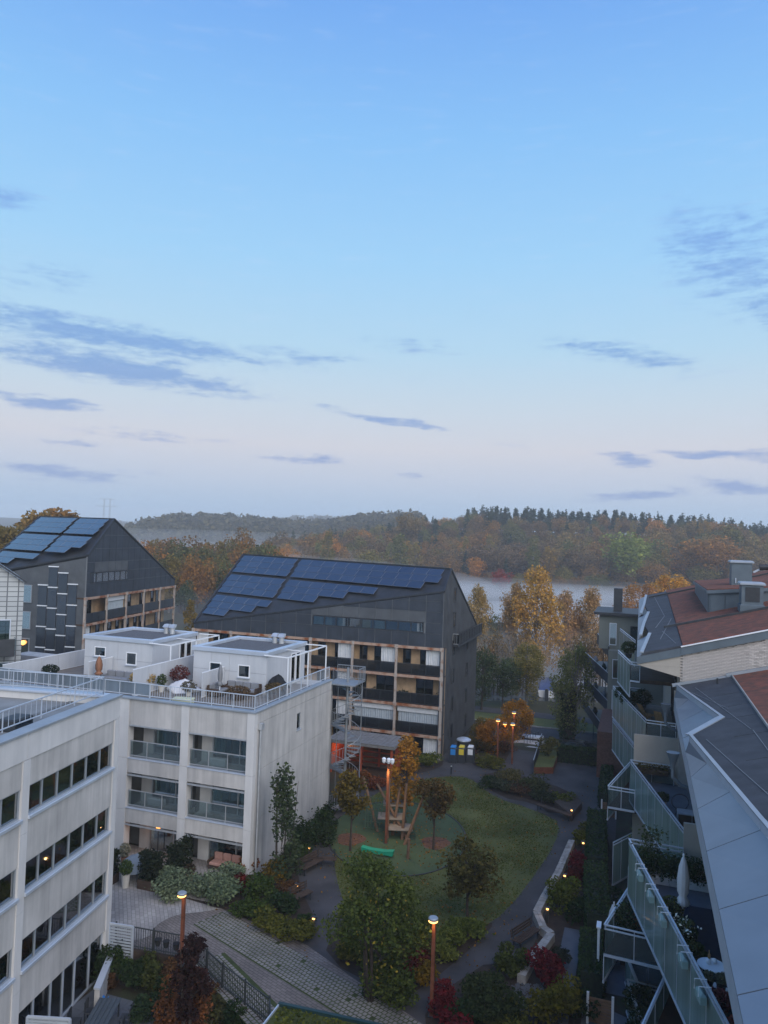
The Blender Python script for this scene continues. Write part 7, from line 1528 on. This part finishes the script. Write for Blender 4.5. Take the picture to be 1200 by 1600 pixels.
# second terrace: hoop chair, table, window box
ch2 = thing('hoop_chair', 'dark round hoop chair on the second right terrace', 'chair', (2.1, 41.5, TZ)); F_ = FR((2.1, 41.5, TZ), .4); MB(F_).tube([(.45*math.cos(t), .1*math.sin(t), .75+.35*math.sin(t)) for t in np.linspace(0, 6.28, 20)], .03, 6).build('hoop', 'dark_metal', ch2); MB(F_).lathe((0, -.2, .36), [(.3, 0), (.36, .06), (.3, .09)], 16).build('seat', 'dark_metal', ch2)
for a in (.7, 2.4, 3.9, 5.5): MB(F_).tube([(.25*math.cos(a), -.2+.25*math.sin(a), .38), (.34*math.cos(a), -.2+.34*math.sin(a), 0)], .018, 5).build('leg', 'dark_metal', ch2)
potted(Vector((1.3, 42.6, TZ)), 'small green plant beside the hoop chair', (.045, .065, .03), 'cream_pot', .2, .3, .7, .5, 400); ca = thing('low_cabinet', 'low grey cabinet at the back of the second right terrace', 'cabinet', (2.6, 40.0, TZ)); MB().bev(1.9, 3.2, 39.7, 40.5, TZ, TZ+.75, .03).build('body', 'cushion_grey', ca)
for q in (0, 1): MB().box(1.95+q*.62, 2.53+q*.62, 39.68, 39.699, TZ+.06, TZ+.7).build('door', 'dark_wood', ca)
wb = thing('window_box', 'brown window box with trailing plants on the far rail of the second terrace', 'planter', (.9, 46.6, 7.2)); MB().bev(.0, 1.7, 46.45, 46.75, 6.95, 7.25, .02).build('box', 'dark_wood', wb); n = 700; P = np.stack([RNG.uniform(-.85, .85, n), RNG.normal(size=n)*.12, RNG.uniform(-.15, .3, n)], 1); leaves('foliage', P, .05, wb, (.08, .07, .025))
# terrace of the brick house: rattan chairs and folding frame
def rattan(p, rot, label):
    t = thing('folding_chair', label, 'chair', p); F_ = FR(p, rot); MB(F_).prism([(-.28, -.1, .3), (.28, -.1, .3), (.24, .35, 1.15), (-.24, .35, 1.15)], (0, .05, .02)).build('backrest', 'wicker', t); MB(F_).prism([(-.28, -.6, .42), (.28, -.6, .42), (.28, -.08, .3), (-.28, -.08, .3)], (0, 0, .05)).build('seat', 'wicker', t)
    for x in (-.26, .26): MB(F_).tube([(x, -.55, 0), (x, .2, .8)], .022, 6).build('leg', 'wicker', t); MB(F_).tube([(x, .3, 0), (x, -.55, .5)], .022, 6).build('leg', 'wicker', t)
rattan(Vector((.35, 53.0, 8.5)), 2.2, 'wicker lounge chair at the back of the brick house terrace'); rattan(Vector((1.3, 51.2, 8.5)), 2.7, 'wicker folding chair at the front of the brick house terrace')
for a in (((-.6, 55.5, 8.5), 'dark leafy plant along the far rail of the brick house terrace'), ((.3, 56.8, 8.5), 'dark leafy plant in the far corner of the brick house terrace'), ((-1.0, 57.3, 8.5), 'leafy plant hanging over the end of the brick house terrace')): potted(Vector(a[0]), a[1], (.025, .045, .02), 'dark_metal', .25, .3, 1.3, 1.2, 900, .07)
p = G(982, 1028, 11.6); potted(p, 'bushy green plant on the upper terrace of the brick house', (.03, .05, .022), 'dark_metal', .25, .3, 1.1, 1.0, 800, .07)
# gardens below the terraces
closed_parasol(Vector((-.9, 38.2, .4)), 2.6, 'white closed parasol in the garden between the right terraces', 'cloth_white', .22)
for (x, y, lab) in ((-1.25, 33.5, 'wooden slatted garden gate at the bottom of the right gardens'), (-1.9, 58.6, 'small wooden trellis gate beside the far garden')):
    t = thing('garden_gate', lab, 'gate', (x, y, 0))
    for i in range(8): MB().box(x-.45, x+.45, y-.02, y+.02, .1+i*.13, .2+i*.13).build('slat', 'gate_wood', t)
    for q in (-.5, .5): MB().box(x+q-.05, x+q+.05, y-.05, y+.05, 0, 1.3).build('post', 'cloth_white', t)
for (x, y, r_, lab, z) in ((.95, 31.2, .2, 'round white lantern ball on the lower patio, upper one', .42), (1.5, 29.9, .2, 'round white lantern ball on the lower patio, lower one', .42)):
    t = thing('lantern_ball', lab, 'lantern', (x, y, z)); MB(FR((x, y, z))).lathe((0, 0, 0), [(r_*.5, 0), (r_*.86, r_*.5), (r_, r_), (r_*.86, r_*1.5), (r_*.5, r_*1.86), (.02, r_*2)], 14).build('globe', 'cloth_white', t, smooth=True)
for (x, y, w, col, lab, z) in ((.6, 31.8, 1.6, (.02, .035, .02), 'dark bush on the ground floor patio', .42), (.3, 33.6, 1.4, (.025, .04, .022), 'dark bush at the end of the ground floor patio', .42), (-.4, 38.8, 1.2, (.03, .045, .025), 'garden bush beneath the middle terrace', .0), (.4, 34.6, 1.0, (.12, .05, .025), 'orange leaved pot plant on the middle terrace', 3.42), (-.2, 34.4, 1.3, (.03, .05, .025), 'leafy green pot plants on the middle terrace', 3.42), (-1.2, 40.8, 1.0, (.12, .05, .04), 'reddish potted shrub in the right gardens', .0), (-1.0, 43.5, 1.4, (.025, .04, .022), 'dark garden shrub below the second terrace', .0)):
    potted(Vector((x, y, z)), lab, col, 'dark_metal', .25, .3, w, w*.9, 800, .07)
gd = thing('garden_divider', 'white vertical panel standing in the right garden', 'panel', (-1.5, 36.6, 0)); MB().box(-1.55, -1.45, 36.4, 36.9, 0, 2.6).build('panel', 'white_metal', gd); MB().box(-1.6, -1.4, 36.35, 36.95, 2.6, 2.66).build('cap', 'white_metal', gd)
flat('garden_slabs', [(-2.0, 26), (.2, 26), (-.2, 34.5), (-2.0, 35.2)], .02, 'slate_paving'); flat('garden_slabs', [(-1.8, 36), (3, 36), (3, 46), (-1.6, 46)], .02, 'slate_paving')
# ------------------------------------------------------------------ air: mist over the lake and a light haze
def volume(name, dens, col=(.86, .90, 1.0), an=.2):
    m = bpy.data.materials.new(name); m.use_nodes = True; nb = NB(m.node_tree); m.node_tree.nodes.clear(); v = nb.n('ShaderNodeVolumePrincipled'); v.inputs['Color'].default_value = tuple(col)+(1,); v.inputs['Density'].default_value = dens; v.inputs['Anisotropy'].default_value = an
    m.node_tree.links.new(v.outputs[0], nb.n('ShaderNodeOutputMaterial').inputs['Volume']); MATS[name] = m; return m
volume('haze', .00036, (.95, .97, 1.0), 0.0); volume('mist_soft', .0024, (.86, .85, .84), 0.0); volume('mist_thin', .0034, (.88, .87, .86), 0.0); volume('mist_mid', .030, (.88, .865, .85), 0.0)
def mist(px, s, z, rl, rs2, rz_, material):
    l = W_at(px, s); p = S2W(s, l); V = []; F2 = []; n, k = 20, 10
    for i in range(k+1):
        ph = math.pi*i/k
        for j in range(n): a = 2*math.pi*j/n; w = 1+.10*math.sin(3*a+px); V.append((rl*math.sin(ph)*math.cos(a)*w, rs2*math.sin(ph)*math.sin(a)*w, rz_*math.cos(ph)))
    F2 = [(i*n+j, i*n+(j+1) % n, (i+1)*n+(j+1) % n, (i+1)*n+j) for i in range(k) for j in range(n)]
    o = MB(FR((p.x, p.y, z), YAW)).add(V, F2).build('mist_bank', material, smooth=True); tag(o, 'pale morning mist lying over the lake', 'mist', kind='stuff')
mist(850, 240, -2, 100, 95, 4, 'mist_thin'); mist(845, 125, 1.5, 15, 17, 6.5, 'mist_mid'); mist(905, 128, 1.0, 10, 18, 6, 'mist_mid'); mist(785, 126, 1.5, 9, 17, 7, 'mist_mid'); mist(860, 165, 0, 40, 30, 7, 'mist_mid'); [mist(px_, s_, -3, rl_, rs_, rz_, 'mist_soft') for (px_, s_, rl_, rs_) in ((890, 338, 120, 40), (720, 332, 95, 44), (330, 250, 70, 55)) for rz_ in (2, 3.4, 5, 7)]; mist(860, 215, -2, 60, 40, 8, 'mist_soft'); mist(760, 310, -1, 130, 50, 4, 'mist_thin'); mist(330, 190, -1, 40, 40, 6, 'mist_thin'); mist(300, 330, 0, 150, 80, 12, 'mist_thin'); mist(470, 420, 0, 90, 70, 14, 'mist_thin'); mist(300, 640, 2, 220, 70, 10, 'mist_thin'); mist(330, 640, 2, 240, 80, 20, 'mist_soft'); mist(450, 400, 0, 70, 45, 9, 'mist_soft'); mist(450, 400, 0, 70, 45, 15, 'mist_soft'); mist(1000, 300, -1, 100, 50, 4, 'mist_thin')
a = []
hz = MB(FR((0, 0, 0), YAW)); hz.box(-2300, 2300, -60, 2720, -8, 92); ho = hz.build('haze', 'haze'); tag(ho, 'thin blue morning haze filling the air', 'haze', kind='stuff')
for o in list(bpy.data.objects):
    if o.type == 'EMPTY' and not o.children: bpy.data.objects.remove(o)
